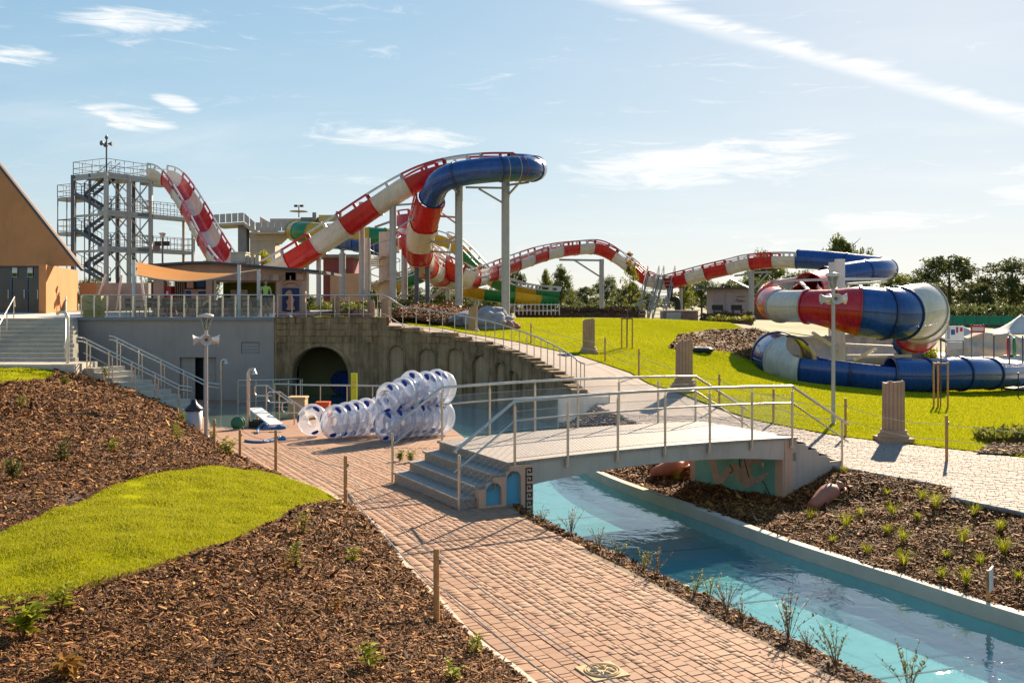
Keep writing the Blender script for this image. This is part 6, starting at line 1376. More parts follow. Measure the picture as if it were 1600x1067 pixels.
gr = thing('hose_reel', 'round green hose reel at the basin edge', 'hose reel', yd(372, 671)); mb = MB(); M_ = Matrix.Translation((0,0,.2)) @ Matrix.Rotation(R(90), 4, 'X'); mb.lathe([(.06,-.12),(.19,-.11),(.19,-.08),(.12,-.075),(.12,.075),(.19,.08),(.19,.11),(.06,.12)], (0,0,0), 18, M=M_); mb.build('drum', M['green_drum'], gr); mb = MB(); mb.tube([(-.15,0,0),(-.1,0,.2),(.1,0,.2),(.15,0,0)], .02, 6); mb.build('stand', M['dark'], gr)
hs_ = thing('blue_hose', 'blue hose trailing in loops over the red paving', 'hose', yd(420, 688))
for pts_ in (((383,690),(395,692),(415,692),(432,688),(446,687),(440,684),(425,688),(412,691)), ((402,678),(404,668),(411,658),(417,662),(412,668),(425,668),(440,665),(446,668),(432,671),(424,668)), ((440,665),(436,662),(430,668),(424,672))):
    q = [];
    for k, (a, b) in enumerate(pts_): v = yd(a, b if b > 676 else 674); v.z += .03+max(0, (674-b))*.012; q.append(v-hs_.location)
    mb = MB(); mb.tube(catmull(q, None, 5), .032, 7); mb.build('loop', M['blue_hose'], hs_)
bin_ = thing('litter_bin', 'round galvanised litter bin with a black bag at the foot of the stairs', 'bin', at_d(303, 672, 28.6)); mb = MB(); mb.lathe([(.21,-.15),(.22,0),(.25,.62),(.24,.62),(.20,.05)], (0,0,0), 20, cap=False); mb.build('drum', M['galv'], bin_); mb = MB(); mb.lathe([(.26,.58),(.27,.64),(.22,.70),(.10,.80),(.06,.92),(.0,.9)], (0,0,0), 14); mb.build('bag', M['bag'], bin_)
tb_ = thing('tan_block', 'tan stone block at the end of the pool railing', 'block', yd(466, 652)); mb = MB(); mb.box((-.28,-.25,-.05),(.28,.25,.66)); mb.build('block', M['tan_block'], tb_); mb = MB(); mb.box((-.31,-.28,.662),(.31,.28,.72)); mb.build('cap', M['tan_block'], tb_); mb = MB(); mb.box((-.34,-.31,-.05),(.34,.31,.10)); mb.build('foot', M['yellow_board'], tb_)
prl = thing('pool_railing', 'steel railing along the lagoon edge behind the clear tubes', 'railing', (-8.0, 35.2, float(Zp(0, 35.2)))); q = catmull([(-8.9,36.0,0),(-7.4,35.3,0),(-4.8,34.6,0),(-3.1,32.4,0)], .5)
def onz(p, h): return Vector((p.x, p.y, float(Zp(p.x, p.y))+h))-prl.location
tube_thing(prl, 'handrail', [onz(p, 1.0) for p in q], .035); tube_thing(prl, 'lower_rail', [onz(p, .15) for p in q], .015)
for p in q[::2]: tube_thing(prl, 'post', [onz(p, -.1), onz(p, 1.0)], .022)
arl = thing('arch_railing', 'curved steel railing in front of the tunnel arch', 'railing', (-10.0, 39.5, float(Zp(0, 39.5)))); q = catmull([(-11.1,38.9,0),(-10.2,39.2,0),(-9.4,39.8,0),(-8.9,40.6,0),(-9.0,41.2,0)], .35)
for h, r in ((1.0,.035), (.8,.012), (.15,.015)): tube_thing(arl, 'handrail' if h == 1.0 else 'lower_rail', [Vector((p.x, p.y, float(Zp(p.x,p.y))+h))-arl.location for p in q], r)
for p in q[::2]: tube_thing(arl, 'post', [Vector((p.x, p.y, float(Zp(p.x,p.y))-.1))-arl.location, Vector((p.x, p.y, float(Zp(p.x,p.y))+1.0))-arl.location], .03)
for i, (x0, y0) in enumerate(((398,602),(418,612),(441,628))):
    d = 31.5-i*.6; p = at_d(x0, y0+42, d); o = thing('looped_handrail', ['upper looped steel handrail at the basin steps', 'middle looped steel handrail at the basin steps', 'lower looped steel handrail beside the tan block'][i], 'handrail', p, 'looped handrails'); A0 = at_d(x0, y0, d)-p
    tube_thing(o, 'loop', [A0+Vector(v) for v in ((.55,0,-.34),(.08,0,-.34),(.0,0,-.28),(0,0,-.06),(.06,0,0),(.40,0,0),(1.3,-.3,-.58))], .022); tube_thing(o, 'post', [A0+Vector((.38,0,0)), A0+Vector((.38,0,-1.1))], .022)
ym = thing('depth_marker', 'bright yellow marker post behind the clear tubes', 'marker', Vector((-5.75, 34.95, float(Zp(0, 35))))); mb = MB(); mb.box((-.11,-.03,0),(.11,.03,1.45)); mb.build('board', M['lime'], ym)
for z in (.9, 1.1): mb = MB(); mb.box((-.06,-.036,z),(.06,-.031,z+.06)); mb.build('mark', M['yellow_board'], ym)
ob = thing('orange_box', 'small orange box behind the single clear tubes', 'box', yd(505, 652)); mb = MB(); mb.box((-.22,-.15,0),(.22,.15,.48)); mb.build('body', M['orange'], ob); mb = MB(); mb.box((-.24,-.17,.482),(.24,.17,.54)); mb.build('lid', M['orange'], ob)
# ------------------------------------------------------------ rocks
def rock(px_, pyb, d, sx, sy, sz, m, label, seed, group=None, zf=T, name='boulder'):
    p = at_d(px_, pyb, d); r = np.random.default_rng(seed); bm = bmesh.new(); bmesh.ops.create_icosphere(bm, subdivisions=4, radius=1); K = r.normal(0, 1, (9, 3)); ph = r.uniform(0, 6.28, 9)
    for v in bm.verts:
        n = v.co.normalized(); e = sum(math.sin(float(np.dot(K[i], n))*(1.5+i*.7)+ph[i])/(1.6+i*.6) for i in range(9)); v.co = n*(1+.20*e); v.co.x *= sx; v.co.y *= sy; v.co.z = v.co.z*sz+sz*.25
    me = bpy.data.meshes.new(name); bm.to_mesh(me); bm.free(); me.materials.append(M[m]); o = link(name, me, None, (p.x, p.y, float(zf(p.x, p.y)))); return tag(o, label, 'rock', group)
rock(758, 492, 58.5, 1.9, 1.3, .95, 'rock_grey', 'big pale grey rock mound between the slide columns', 3, name='grey_rock')
for i, (x, y, d, s_, lab) in enumerate(((779,497,58.3,.38,'left reddish boulder at the foot of the tallest column'), (791,497,57.8,.42,'middle reddish boulder at the foot of the tallest column'), (802,497,58.2,.34,'right reddish boulder at the foot of the tallest column'), (643,470,64,.6,'reddish boulder on top of the bark mound'), (563,468,60,.5,'reddish boulder on the strip of lawn left of the bark mound'), (474,492,45.5,.34,'reddish boulder below the sea creature relief'), (441,492,45,.26,'small ochre boulder beside the terrace railing'))): rock(x, y, d, s_*1.25, s_, s_*.85, 'boulder', lab, 20+i, 'reddish boulders')
# ------------------------------------------------------------ person on the terrace
def person(loc, rz):
    o = thing('person', 'person in lime top and dark shorts standing at the terrace railing', 'person', loc, rz=rz)
    J = {'pel':(0,0,.92,.13),'bel':(0,0,1.06,.115),'che':(0,.01,1.28,.135),'nek':(0,0,1.47,.05),'chin':(0,-.02,1.53,.055),'head':(0,-.02,1.62,.088),'crown':(0,0,1.71,.06)}
    E = [('pel','bel'),('bel','che'),('che','nek'),('nek','chin'),('chin','head'),('head','crown')]
    for s_, k in ((-1,'l'),(1,'r')):
        J.update({'hip'+k:(.09*s_,0,.86,.09),'kne'+k:(.10*s_,-.02,.48,.058),'ank'+k:(.10*s_,.02,.08,.04),'toe'+k:(.11*s_,-.14,.03,.035),'sho'+k:(.175*s_,.01,1.40,.055),'elb'+k:(.25*s_,-.02,1.14,.04),'wri'+k:(.20*s_,-.22,1.00,.028),'han'+k:(.19*s_,-.28,.99,.024)})
        E += [('pel','hip'+k),('hip'+k,'kne'+k),('kne'+k,'ank'+k),('ank'+k,'toe'+k),('che','sho'+k),('sho'+k,'elb'+k),('elb'+k,'wri'+k),('wri'+k,'han'+k)]
        for f in range(4): J['f%d%s'%(f,k)] = ((.165+.018*f)*s_, -.345+.008*abs(f-1), .975, .009); E.append(('han'+k,'f%d%s'%(f,k)))
        J['th'+k] = (.15*s_, -.29, 1.0, .010); E.append(('wri'+k,'th'+k))
    ks = list(J); me = bpy.data.meshes.new('body'); me.from_pydata([J[k][:3] for k in ks], [(ks.index(a), ks.index(b)) for a, b in E], []); b = link('body', me, o)
    md = b.modifiers.new('skin', 'SKIN'); sv = me.skin_vertices[0].data
    for i, k in enumerate(ks): sv[i].radius = (J[k][3], J[k][3]*(.75 if k in ('che','bel','pel') else 1))
    sv[0].use_root = True; sb = b.modifiers.new('sub', 'SUBSURF'); sb.levels = sb.render_levels = 2
    dg = bpy.context.evaluated_depsgraph_get(); dg.update(); m2 = bpy.data.meshes.new_from_object(b.evaluated_get(dg)); b.modifiers.clear(); b.data = m2; m2.materials.clear()
    for k in ('skin', 'shirt', 'cloth_dark', 'shoe'): m2.materials.append(M[k])
    for p in m2.polygons: c = p.center; p.use_smooth = True; p.material_index = 3 if c.z < .09 else (2 if .50 < c.z < .98 and abs(c.x) < .2 and c.y > -.16 else (1 if .98 <= c.z < 1.46 and abs(c.x) < .215 and c.y > -.13 else 0))
    mb = MB(); mb.lathe([(.02,.115),(.075,.09),(.10,.03),(.102,-.04),(.085,-.12),(.05,-.2)], (0,.022,1.625), 16); mb.build('hair', M['hair'], o)
    for s_ in (-1, 1): mb = MB(); mb.lathe([(.001,-.012),(.011,0),(.001,.012)], (.032*s_,-.100,1.63), 8); mb.build('eye', M['dark'], o)
    mb = MB(); mb.add([(-.014,-.100,1.585),(.014,-.100,1.585),(0,-.135,1.585),(0,-.103,1.635)], [(0,1,2),(0,2,3),(1,3,2)]); mb.build('nose', M['skin'], o)
    mb = MB(); mb.beam((-.025,-.098,1.56),(.025,-.098,1.56), .008); mb.build('mouth', M['red_paint'], o)
pp = at_d(415, 490, 45.2); person((pp.x, pp.y, float(T_terr(pp.x, pp.y))), R(25))
# ------------------------------------------------------------ trees
def crown_mesh(kind, seed, n_leaf=2600, clumps=26, leaf=.05, shape='round'):
    """unit crown: base at z=0, height 1, radius about .5; many small leaf faces in clumps"""
    r = np.random.default_rng(seed); C = []
    while len(C) < clumps:
        p = r.uniform(-1, 1, 3)
        if np.dot(p, p) > 1: continue
        z = (p[2]+1)/2; w = {'round': math.sin(math.pi*min(1, z*.82+.14))**.7, 'tall': (1-z)**.45*min(1, z*4+.35), 'cone': (1-z)**.9+.06}[shape]
        C.append((p[0]*.5*w, p[1]*.5*w, z*.92+.04, r.uniform(.06, .17)))
    C = np.array(C); k = r.integers(0, len(C), n_leaf); d = r.normal(0, 1, (n_leaf, 3)); d /= np.linalg.norm(d, axis=1)[:, None]; c = C[k, :3]+d*(C[k, 3]*r.uniform(.2, 1.15, n_leaf)**.6)[:, None]*np.array([1, 1, .8])
    a = r.normal(0, 1, (n_leaf, 3)); a /= np.linalg.norm(a, axis=1)[:, None]; b = np.cross(a, r.normal(0, 1, (n_leaf, 3))); b /= np.linalg.norm(b, axis=1)[:, None]; s_ = leaf*r.uniform(.5, 1.2, n_leaf)[:, None]
    V = np.stack([c-a*s_*.5, c+b*s_*.28, c+a*s_*.5, c-b*s_*.28], 1).reshape(-1, 3); Fq = np.arange(n_leaf*4).reshape(-1, 4)
    o = raw_mesh('crown', V, Fq, M[kind]); me = o.data; bpy.data.objects.remove(o); return me
def trunk_mesh(seed):
    r = random.Random(seed); mb = MB(); mb.tube([(0,0,-.3),(.01,.01,.2),(-.01,0,.6),(.0,.01,.92)], [.035,.028,.02,.004], 8)
    for i in range(9):
        a = r.uniform(0, 6.28); z = .2+.07*i; l = r.uniform(.22, .42)*(1-z*.45); mb.tube([(0,0,z),(l*.5*math.cos(a), l*.5*math.sin(a), z+.10),(l*math.cos(a), l*math.sin(a), z+.22)], [.012,.007,.002], 5)
    o = mb.build('trunk', M['trunk']); me = o.data; bpy.data.objects.remove(o); return me
TR = [trunk_mesh(i) for i in range(3)]; CR = {}
def crown(kind, shape, i):
    key = (kind, shape, i % 2)
    if key not in CR: CR[key] = crown_mesh(kind, hash(key) % 9973 if False else sum(map(ord, kind+shape))+i % 2*7, 6400 if shape != 'cone' else 2200, 60, .050, shape)
    return CR[key]
def tree(px_, yb, yt, d, wpx, kind, shape, label, i, cb=.22, group='trees behind the slides', name='tree'):
    b = at_d(px_, yb, d); z = float(T(np.clip(b.x, -250, 250), min(b.y, 400)))-.1; H = CAM_Z+(HY-yt)/F*d-z; W = wpx/F*d
    o = thing(name, label, 'tree', (b.x, b.y, z), group); t = link('trunk', TR[i % 3], o); t.scale = (H*.9, H*.9, H*.95); c = link('crown', crown(kind, shape, i), o, (0, 0, H*cb)); c.scale = (W, W, H*(1-cb)*1.03); c.rotation_euler = (0, 0, i*1.7)
TREES = [(1484,488,395,150,112,'leaf_b','round','largest round tree on the right skyline'), (1582,490,400,148,100,'leaf_b','round','dark tree at the right edge of the view'), (1650,490,392,140,130,'leaf_b','round','broad tree cut by the right edge'), (1312,478,364,170,72,'leaf_a','tall','tall pointed tree rising above the blue tube'), (1350,478,384,168,52,'leaf_a','round','shorter tree just right of the tall pointed tree'),
 (1195,478,387,178,66,'leaf_a','round','tree top showing above the red end of the striped slide'), (1405,486,428,118,84,'leaf_c','round','yellowish tree behind the wide white flare'), (1440,486,424,165,70,'leaf_b','round','dark tree between the blue tube and the largest round tree'), (1532,488,440,140,52,'leaf_b','tall','slim dark tree between the two big right trees'), (1255,482,420,150,80,'leaf_b','round','dark tree behind the spiral slide entry'),
 (806,484,420,135,42,'leaf_b','round','dark tree right of the tallest column'), (853,482,419,118,26,'leaf_c','tall','pale slim tree left of the dark pair'), (876,484,417,132,48,'leaf_a','tall','tall dark green tree under the hump of the slide'), (838,480,450,190,30,'leaf_b','round','small far tree behind the pale slim tree'), (918,480,446,185,44,'leaf_b','round','hazy tree right of the tall dark green tree'), (948,484,428,134,48,'leaf_a','round','bushy tree beside the short slide column'),
 (984,485,440,120,50,'leaf_b','round','dark tree between short column and service stair'), (1012,486,452,125,36,'leaf_a','round','small tree left of the service stair'), (1068,486,440,128,40,'leaf_c','round','pale drooping tree right of the service stair'), (1096,484,432,160,62,'leaf_a','round','green tree behind the pinkish shed'), (1140,482,436,172,70,'leaf_b','round','dark tree above the pinkish shed'), (1172,482,430,165,60,'leaf_a','round','tree behind the slide column near the spiral'),
 (411,488,389,76,36,'leaf_y','round','bright green tree behind the café roof'), (330,486,396,105,34,'leaf_b','round','small tree top left of the café vents'), (140,486,432,95,60,'leaf_a','round','low tree behind the steel tower'), (245,488,424,96,40,'leaf_a','round','low tree seen under the steel walkway'), (577,474,436,72,16,'leaf_y','tall','little yellow green tree beside the ochre wall'), (895,480,452,210,40,'leaf_b','round','far tree between the tall green tree and the hump column'),
 (592,484,438,118,54,'leaf_a','round','tree behind the spiral stair'), (640,484,444,122,56,'leaf_b','round','tree behind the plunging striped slide'), (690,484,440,126,50,'leaf_a','round','tree behind the yellow and green flumes'), (728,486,446,116,44,'leaf_b','round','tree behind the second tall column'), (765,486,448,124,42,'leaf_a','round','tree just left of the tallest column')]
for i, t_ in enumerate(TREES): tree(*t_, i)
r_ = random.Random(11)
VS, r9 = [], np.random.default_rng(9)
for i in range(60):          # the distant wood on the horizon reads as one mass
    px_ = 440+i*20+r_.uniform(-9, 9); d = r_.uniform(215, 330); o = None; x = (px_-HX)/F*d; z = float(T(np.clip(x, -250, 250), d))-.1; H = CAM_Z+(HY-(r_.uniform(452, 468) if px_ < 1180 else r_.uniform(440, 462)))/F*d-z; W = r_.uniform(34, 62)/F*d
    me = crown(r_.choice(('leaf_b', 'leaf_a')), 'round', i); q = np.empty(len(me.vertices)*3, np.float32); me.vertices.foreach_get('co', q); q = q.reshape(-1, 4, 3)[r9.permutation(len(me.vertices)//4)[:1500]]; th = i*1.3
    q = np.stack([q[..., 0]*math.cos(th)-q[..., 1]*math.sin(th), q[..., 0]*math.sin(th)+q[..., 1]*math.cos(th), q[..., 2]], -1); c_ = q.mean(1, keepdims=True); q = c_+(q-c_)*1.7; VS.append((q*np.array([W, W, H])+np.array([x, d, z])).reshape(-1, 3))
VS = np.concatenate(VS); tag(raw_mesh('distant_wood', VS, np.arange(len(VS)).reshape(-1, 4), M['leaf_b']), 'low wood along the horizon behind the park', 'wood', kind='stuff')
# young tree with turning leaves in front of the hump
sap = thing('sapling', 'slender young tree with turning orange leaves at its tip', 'tree', at_d(984, 497, 88)); hs2 = 88/F*102
mb = MB(); mb.tube([(0,0,-.2),(.05,0,hs2*.5),(0,.05,hs2)], [.05,.035,.01], 6); mb.build('trunk', M['trunk'], sap)
c = link('crown', crown_mesh('leaf_c', 77, 900, 16, .07, 'cone'), sap, (0,0,hs2*.12)); c.scale = (2.6, 2.6, hs2*.8); c = link('autumn_leaves', crown_mesh('leaf_red', 78, 500, 14, .10, 'round'), sap, (0,0,hs2*.72)); c.scale = (1.6, 1.6, hs2*.3)
# ------------------------------------------------------------ low hedges and planting beyond the lawn
def hedge(x0, x1, yb, yt, d, dep, kind, label, n, leaf=.25, name='hedge', grp='low hedges beyond the lawn'):
    a = at_d(x0, yb, d); b = at_d(x1, yb, d); z = float(T((a.x+b.x)/2, d)); H = CAM_Z+(HY-yt)/F*d-z; L = b.x-a.x; r = np.random.default_rng(int(x0)); o = thing(name, label, 'hedge', ((a.x+b.x)/2, d, z), grp)
    c = np.column_stack([r.uniform(-L/2, L/2, n), r.uniform(0, dep, n), r.beta(2, 1.6, n)*H]); c[:, 2] *= 1-.25*np.abs(np.sin(c[:, 0]*1.3+x0)); u = r.normal(0, 1, (n, 3)); u[:, 2] = np.abs(u[:, 2])+.3; u /= np.linalg.norm(u, axis=1)[:, None]; w = np.cross(u, r.normal(0, 1, (n, 3))); w /= np.linalg.norm(w, axis=1)[:, None]; s_ = leaf*r.uniform(.5, 1.3, n)[:, None]
    V = np.stack([c-u*s_*.5, c+w*s_*.22, c+u*s_*.5, c-w*s_*.22], 1).reshape(-1, 3); q = raw_mesh('foliage', V, np.arange(n*4).reshape(-1, 4), M[kind], o)
    mb = MB(); mb.box((-L/2+.1,.15,-.1),(L/2-.1,dep-.15,H*.45)); mb.build('stems', M['hedge_twig'], o)
hedge(806, 1000, 497, 478, 88, 3.5, 'twig', 'long brown twiggy hedge behind the lawn left of the service stair', 5200, .34)
hedge(1103, 1180, 497, 486, 82, 3, 'twig', 'brown twiggy hedge in front of the pinkish shed', 2400, .30)
hedge(1110, 1178, 500, 491, 74, 1.5, 'leaf_c', 'thin yellow green shrubs at the top edge of the lawn', 500, .32)
hedge(880, 1010, 493, 470, 112, 5, 'leaf_b', 'dark shrubs at the foot of the middle trees', 2600, .5)
hedge(1430, 1466, 566, 534, 60, 3, 'leaf_y', 'bright green bush behind the blue chute', 1500, .34)
hedge(1186, 1230, 480, 455, 115, 5, 'leaf_b', 'dark bush behind the spiral entry', 1200, .5)
hedge(1330, 1480, 500, 470, 112, 5, 'leaf_b', 'dark hedge behind the white flare', 3800, .55); hedge(1470, 1640, 498, 472, 118, 5, 'leaf_b', 'dark hedge behind the green screen', 3800, .55)
hedge(440, 560, 486, 470, 74, 3, 'leaf_a', 'low green shrubs behind the upper railing', 1800, .3)
hedge(700, 800, 490, 478, 74, 2, 'twig', 'brown shrubs between the column and the green trough', 1800, .3)
# bark mound under the slides
mpoly = [tuple(at_d(x, 492, d).xy) for x, d in ((605,59),(660,57.5),(720,57.5),(750,60),(745,66),(700,69),(630,68.5),(606,65))]
mc = np.mean(np.array(mpoly), 0)
Tm = lambda x, y: T(x, y)+.04+.95*np.clip(1-((x-mc[0])/3.6)**2-((y-mc[1])/5.6)**2, 0, 1)**.7+wob(x, y, 2, .06, 31)
mound = tag(sheet('bark_mound', mpoly, Tm, M['soil'], .5), kind='structure'); chips(mpoly, Tm, 9000, mound, .15, None, 61, 60.)
hedge(650, 740, 484, 468, 63, 2.5, 'twig', 'dry twigs growing on the bark mound', 500, .4)
# ------------------------------------------------------------ things beyond the lawn
sh = thing('shed', 'pinkish boarded shed with a dark flat roof beyond the lawn', 'shed', at_d(1142, 489, 108)); sw = at_d(1114, 489, 108).x-sh.location.x; se = at_d(1176, 489, 108).x-sh.location.x; hh = CAM_Z+(HY-452)/F*108-sh.location.z
nbd = 9
for i in range(nbd): mb = MB(); z0 = hh*i/nbd; mb.box((sw, 0, z0+.015), (se, .1, z0+hh/nbd)); mb.build('board', M['pink_shed'], sh)
mb = MB(); mb.box((sw, .102, -.2), (se, 3.5, hh)); mb.build('body', M['pink_shed'], sh); mb = MB(); mb.box((sw-1.6, -.8, hh+.02), (se+.3, 4, hh+.2)); mb.build('roof', M['roof_dark'], sh); mb = MB(); mb.box((sw+1.45, -.05, 0), (sw+2.3, -.02, hh*.9)); mb.build('door', M['pink_shed'], sh)
mb = MB(); c0 = Vector((se-1.35, -.06, hh*.52)); mb.tube(catmull([c0+Vector(v) for v in ((-.55,0,-.1),(-.45,0,.12),(-.25,0,.16),(-.3,0,-.1),(-.1,0,-.1),(0,0,.08),(.05,0,-.1),(.2,0,.04),(.25,0,-.1),(.5,0,-.05))], None, 4), .035, 5); mb.build('painted_emblem', M['mural_brown'], sh); mb = MB(); mb.beam(c0+Vector((-.5,0,.45)), c0+Vector((.5,0,.45)), .03, .05); mb.build('painted_line', M['mural_brown'], sh)
for i, (px_, lab) in enumerate(((1122,'dark seat in front of the shed, left one'), (1152,'dark seat in front of the shed, right one'))):
    p = at_d(px_, 490, 105); o = thing('garden_seat', lab, 'chair', p, 'dark seats by the shed')
    for nm, lo, hi in (('seat',(-.6,-.4,.35),(.6,.4,.45)), ('backrest',(-.6,.3,.46),(.6,.4,.95)), ('leg',(-.5,-.3,0),(-.42,.3,.34)), ('leg',(.42,-.3,0),(.5,.3,.34))): mb = MB(); mb.box(lo, hi); mb.build(nm, M['dark'], o)
bw = thing('brick_planter', 'low brick planter wall at the top of the lawn', 'wall', at_d(1064, 501, 76)); p0 = at_d(1036, 501, 76)-bw.location; p1 = at_d(1090, 501, 76)-bw.location; hb = 15/F*76; rr2 = random.Random(4); M['brick'] = paver_mat('brown brick', [(0,(.22,.12,.08)),(.5,(.30,.17,.12)),(1,(.36,.23,.17))], (.2,.13,.1))
for i in range(4):
    x = p0.x+(.13 if i % 2 else 0); hz = hb/4
    while x < p1.x-.1: mb = MB(); mb.box((x+.01, rr2.uniform(-.015,.015), hz*i+.01), (min(x+.5, p1.x)-.01, .3, hz*(i+1)-.005)); mb.build('brick', M['brick'], bw); x += .5
mb = MB(); mb.box((p0.x-.05,.02,-.3),(p1.x+.05,1.2,hb-.02)); mb.build('core', M['concrete_dark'], bw); mb = MB(); mb.box((p0.x-.1,-.06,hb),(p1.x+.1,1.3,hb+.06)); mb.build('coping', M['concrete_light'], bw); mb = MB(); mb.box((p0.x+.25,-.05,.08),(p0.x+1.4,-.02,hb-.1)); mb.build('steel_panel', M['galv'], bw)
gf = thing('green_screen_fence', 'green screened fence in front of the right trees', 'fence', at_d(1540, 508, 104))
g0 = at_d(1470, 508, 104)-gf.location; g1 = at_d(1640, 508, 104)-gf.location; gh = 15/F*104
for i in range(9):
    a = g0.lerp(g1, i/9); b = g0.lerp(g1, (i+1)/9); mb = MB(); mb.box((a.x+.06,-.01,.05),(b.x-.06,.01,gh)); mb.build('screen', M['fence_green'], gf); mb = MB(); mb.tube([(a.x,0,-.3),(a.x,0,gh+.1)], .05, 6); mb.build('post', M['galv_dark'], gf)
for i, (cx, cy, d, w, h, lab) in enumerate(((1596,520,78,74,30,'white canvas canopy at the right edge'), (1504,528,84,60,20,'low white canvas canopy behind the white flare'))):
    o = thing('canopy', lab, 'canopy', at_d(cx, cy+14, d), 'white canopies'); W = w/F*d; H = h/F*d; n_ = 10; vs = []; z0 = at_d(cx, cy, d).z-o.location.z
    for a in range(n_+1):
        for b in range(n_+1): u_, v_ = a/n_*2-1, b/n_*2-1; vs.append((u_*W*.6, v_*W*.4, z0+H*(1-max(abs(u_), abs(v_)))**1.6))
    k = n_+1; fs = [(i2*k+j, (i2+1)*k+j, (i2+1)*k+j+1, i2*k+j+1) for i2 in range(n_) for j in range(n_)]; mb = MB(); mb.add(vs, fs, 0, True); mb.add([(x, y, z-.03) for x, y, z in vs], [tuple(reversed(f)) for f in fs], 0, True); mb.build('cloth', M['tent'], o)
    for sx in (-1, 1):
        for sy in (-1, 1): mb = MB(); mb.tube([(sx*W*.58, sy*W*.38, -.5), (sx*W*.58, sy*W*.38, z0)], .05, 6); mb.build('pole', M['galv_dark'], o)
rw = thing('pale_rock_wall', 'long pale artificial rock wall beyond the blue chute', 'wall', at_d(1530, 553, 70)); n1_, n2_ = 46, 10; vs = []; xa = at_d(1478, 553, 70).x-rw.location.x; xb = at_d(1640, 553, 70).x-rw.location.x
for i in range(n1_+1):
    for j in range(n2_+1): x = xa+(xb-xa)*i/n1_; z = 1.55*j/n2_; vs.append((x, .25*math.sin(x*1.7+z)+.18*math.sin(x*4.1+2*z)+.12*math.sin(z*7+x)+.35*(j/n2_)**2, z-.2+(.18*math.sin(x*1.1)+.1*math.sin(x*3.3))*(j/n2_)))
k = n2_+1; mb = MB(); mb.add(vs, [(i*k+j, (i+1)*k+j, (i+1)*k+j+1, i*k+j+1) for i in range(n1_) for j in range(n2_)], 0, False); mb.add([(x, y+1.2, z) for x, y, z in vs], [(i*k+n2_, (i+1)*k+n2_, (i+1)*k+n2_-1, i*k+n2_-1) for i in range(n1_)], 0); top = [i*k+n2_ for i in range(n1_+1)]
mb.add([vs[t] for t in top]+[(vs[t][0], vs[t][1]+1.2, vs[t][2]) for t in top], [(i, i+1, n1_+2+i, n1_+1+i) for i in range(n1_)], 0); mb.build('rock_face', dirty('pale rock render', (.52,.43,.33), .9, .3, 1.2, .5), rw)
tag(sheet('pool_apron', [tuple(at_d(x, 560, d).xy) for x, d in ((1470,53),(1700,47),(1900,60),(1900,74),(1450,74))], lambda x, y: T(x, y)+.06, M['sand'], 2.0), kind='structure')
sb = thing('info_board', 'blue and white information board on posts behind the chute', 'sign', at_d(1490, 556, 66))
def ib(name, x0, x1, y0, y1, m, dy=0., parent=None): a = at_d(x0, y1, 66)-sb.location; b = at_d(x1, y0, 66)-sb.location; mb = MB(); mb.box((a.x, dy, a.z), (b.x, dy+.04, b.z)); return mb.build(name, M[m], parent or sb)
bo = ib('board', 1477, 1506, 509, 532, 'white_paint'); ib('blue_block', 1486, 1492, 515, 523, 'blue', -.02, bo); ib('blue_block', 1480, 1484, 511, 530, 'galv', -.02, bo); ib('red_stripe', 1494, 1497, 511, 520, 'red_paint', -.02, bo); ib('red_stripe', 1500, 1504, 512, 518, 'red_paint', -.02, bo); ib('lower_panel', 1482, 1504, 534, 545, 'galv')
for x in (1478, 1505): ib('post', x, x+1.2, 508, 560, 'galv_dark', .05)
sb2 = thing('red_sign', 'red and pink sign board right of the blue information board', 'sign', at_d(1528, 556, 66)); 
for nm, x0, x1, y0, y1, m, dy in (('board',1517,1539,508,520,'red_paint',0), ('pale_band',1519,1537,511,517,'tent',-.02), ('post',1518,1519.2,506,560,'galv_dark',.05), ('post',1536.5,1537.7,506,560,'galv_dark',.05)): a = at_d(x0, y1, 66)-sb2.location; b = at_d(x1, y0, 66)-sb2.location; mb = MB(); mb.box((a.x, dy, a.z), (b.x, dy+.04, b.z)); mb.build(nm, M[m], sb2)
for px_, m, lab in ((1576,'red_paint','red hoop standing at the right edge'), (1585,'green','green hoop standing beside the red hoop')):
    o = thing('hoop', lab, 'hoop', at_d(px_, 556, 60), 'coloured hoops'); Rr = 15.5/F*60*.9
    mb = MB(); mb.tube([(Rr*.45*math.cos(a), Rr*.9*math.cos(a)*.8, Rr+Rr*math.sin(a)) for a in [i*math.pi/14 for i in range(28)]], .08, 8, closed=True); mb.build('ring', M[m], o); mb = MB(); mb.beam((-.3,0,0),(.3,0,0),.14,.1); mb.build('foot', M['galv'], o)
for px_, lb in ((1470, 'just right of the white flare'), (1553, 'left of the red hoop'), (1577, 'between the two hoops'), (1598, 'at the right edge of the view')):
    p = at_d(px_, 560, 58); o = thing('net_pole', 'thin dark pole '+lb, 'pole', (p.x, p.y, float(T(p.x, p.y))), 'thin poles beyond the chute'); mb = MB(); mb.tube([(0,0,-.1),(0,0,2.5)], .05, 6); mb.build('pole', M['galv_dark'], o)
# low white fence and seat wall behind the tallest column
wf = thing('white_fence', 'low pale fence behind the tallest slide column', 'fence', at_d(835, 492, 80)); f0 = at_d(798, 492, 80)-wf.location; f1 = at_d(874, 492, 80)-wf.location
for h in (.35, .85): mb = MB(); mb.beam(f0+Vector((0,0,h)), f1+Vector((0,0,h)), .05, .08); mb.build('rail', M['white_rail'], wf)
for i in range(13): p = f0.lerp(f1, i/12); mb = MB(); mb.beam(p, p+Vector((0,0,.95)), .07); mb.build('post', M['white_rail'], wf)
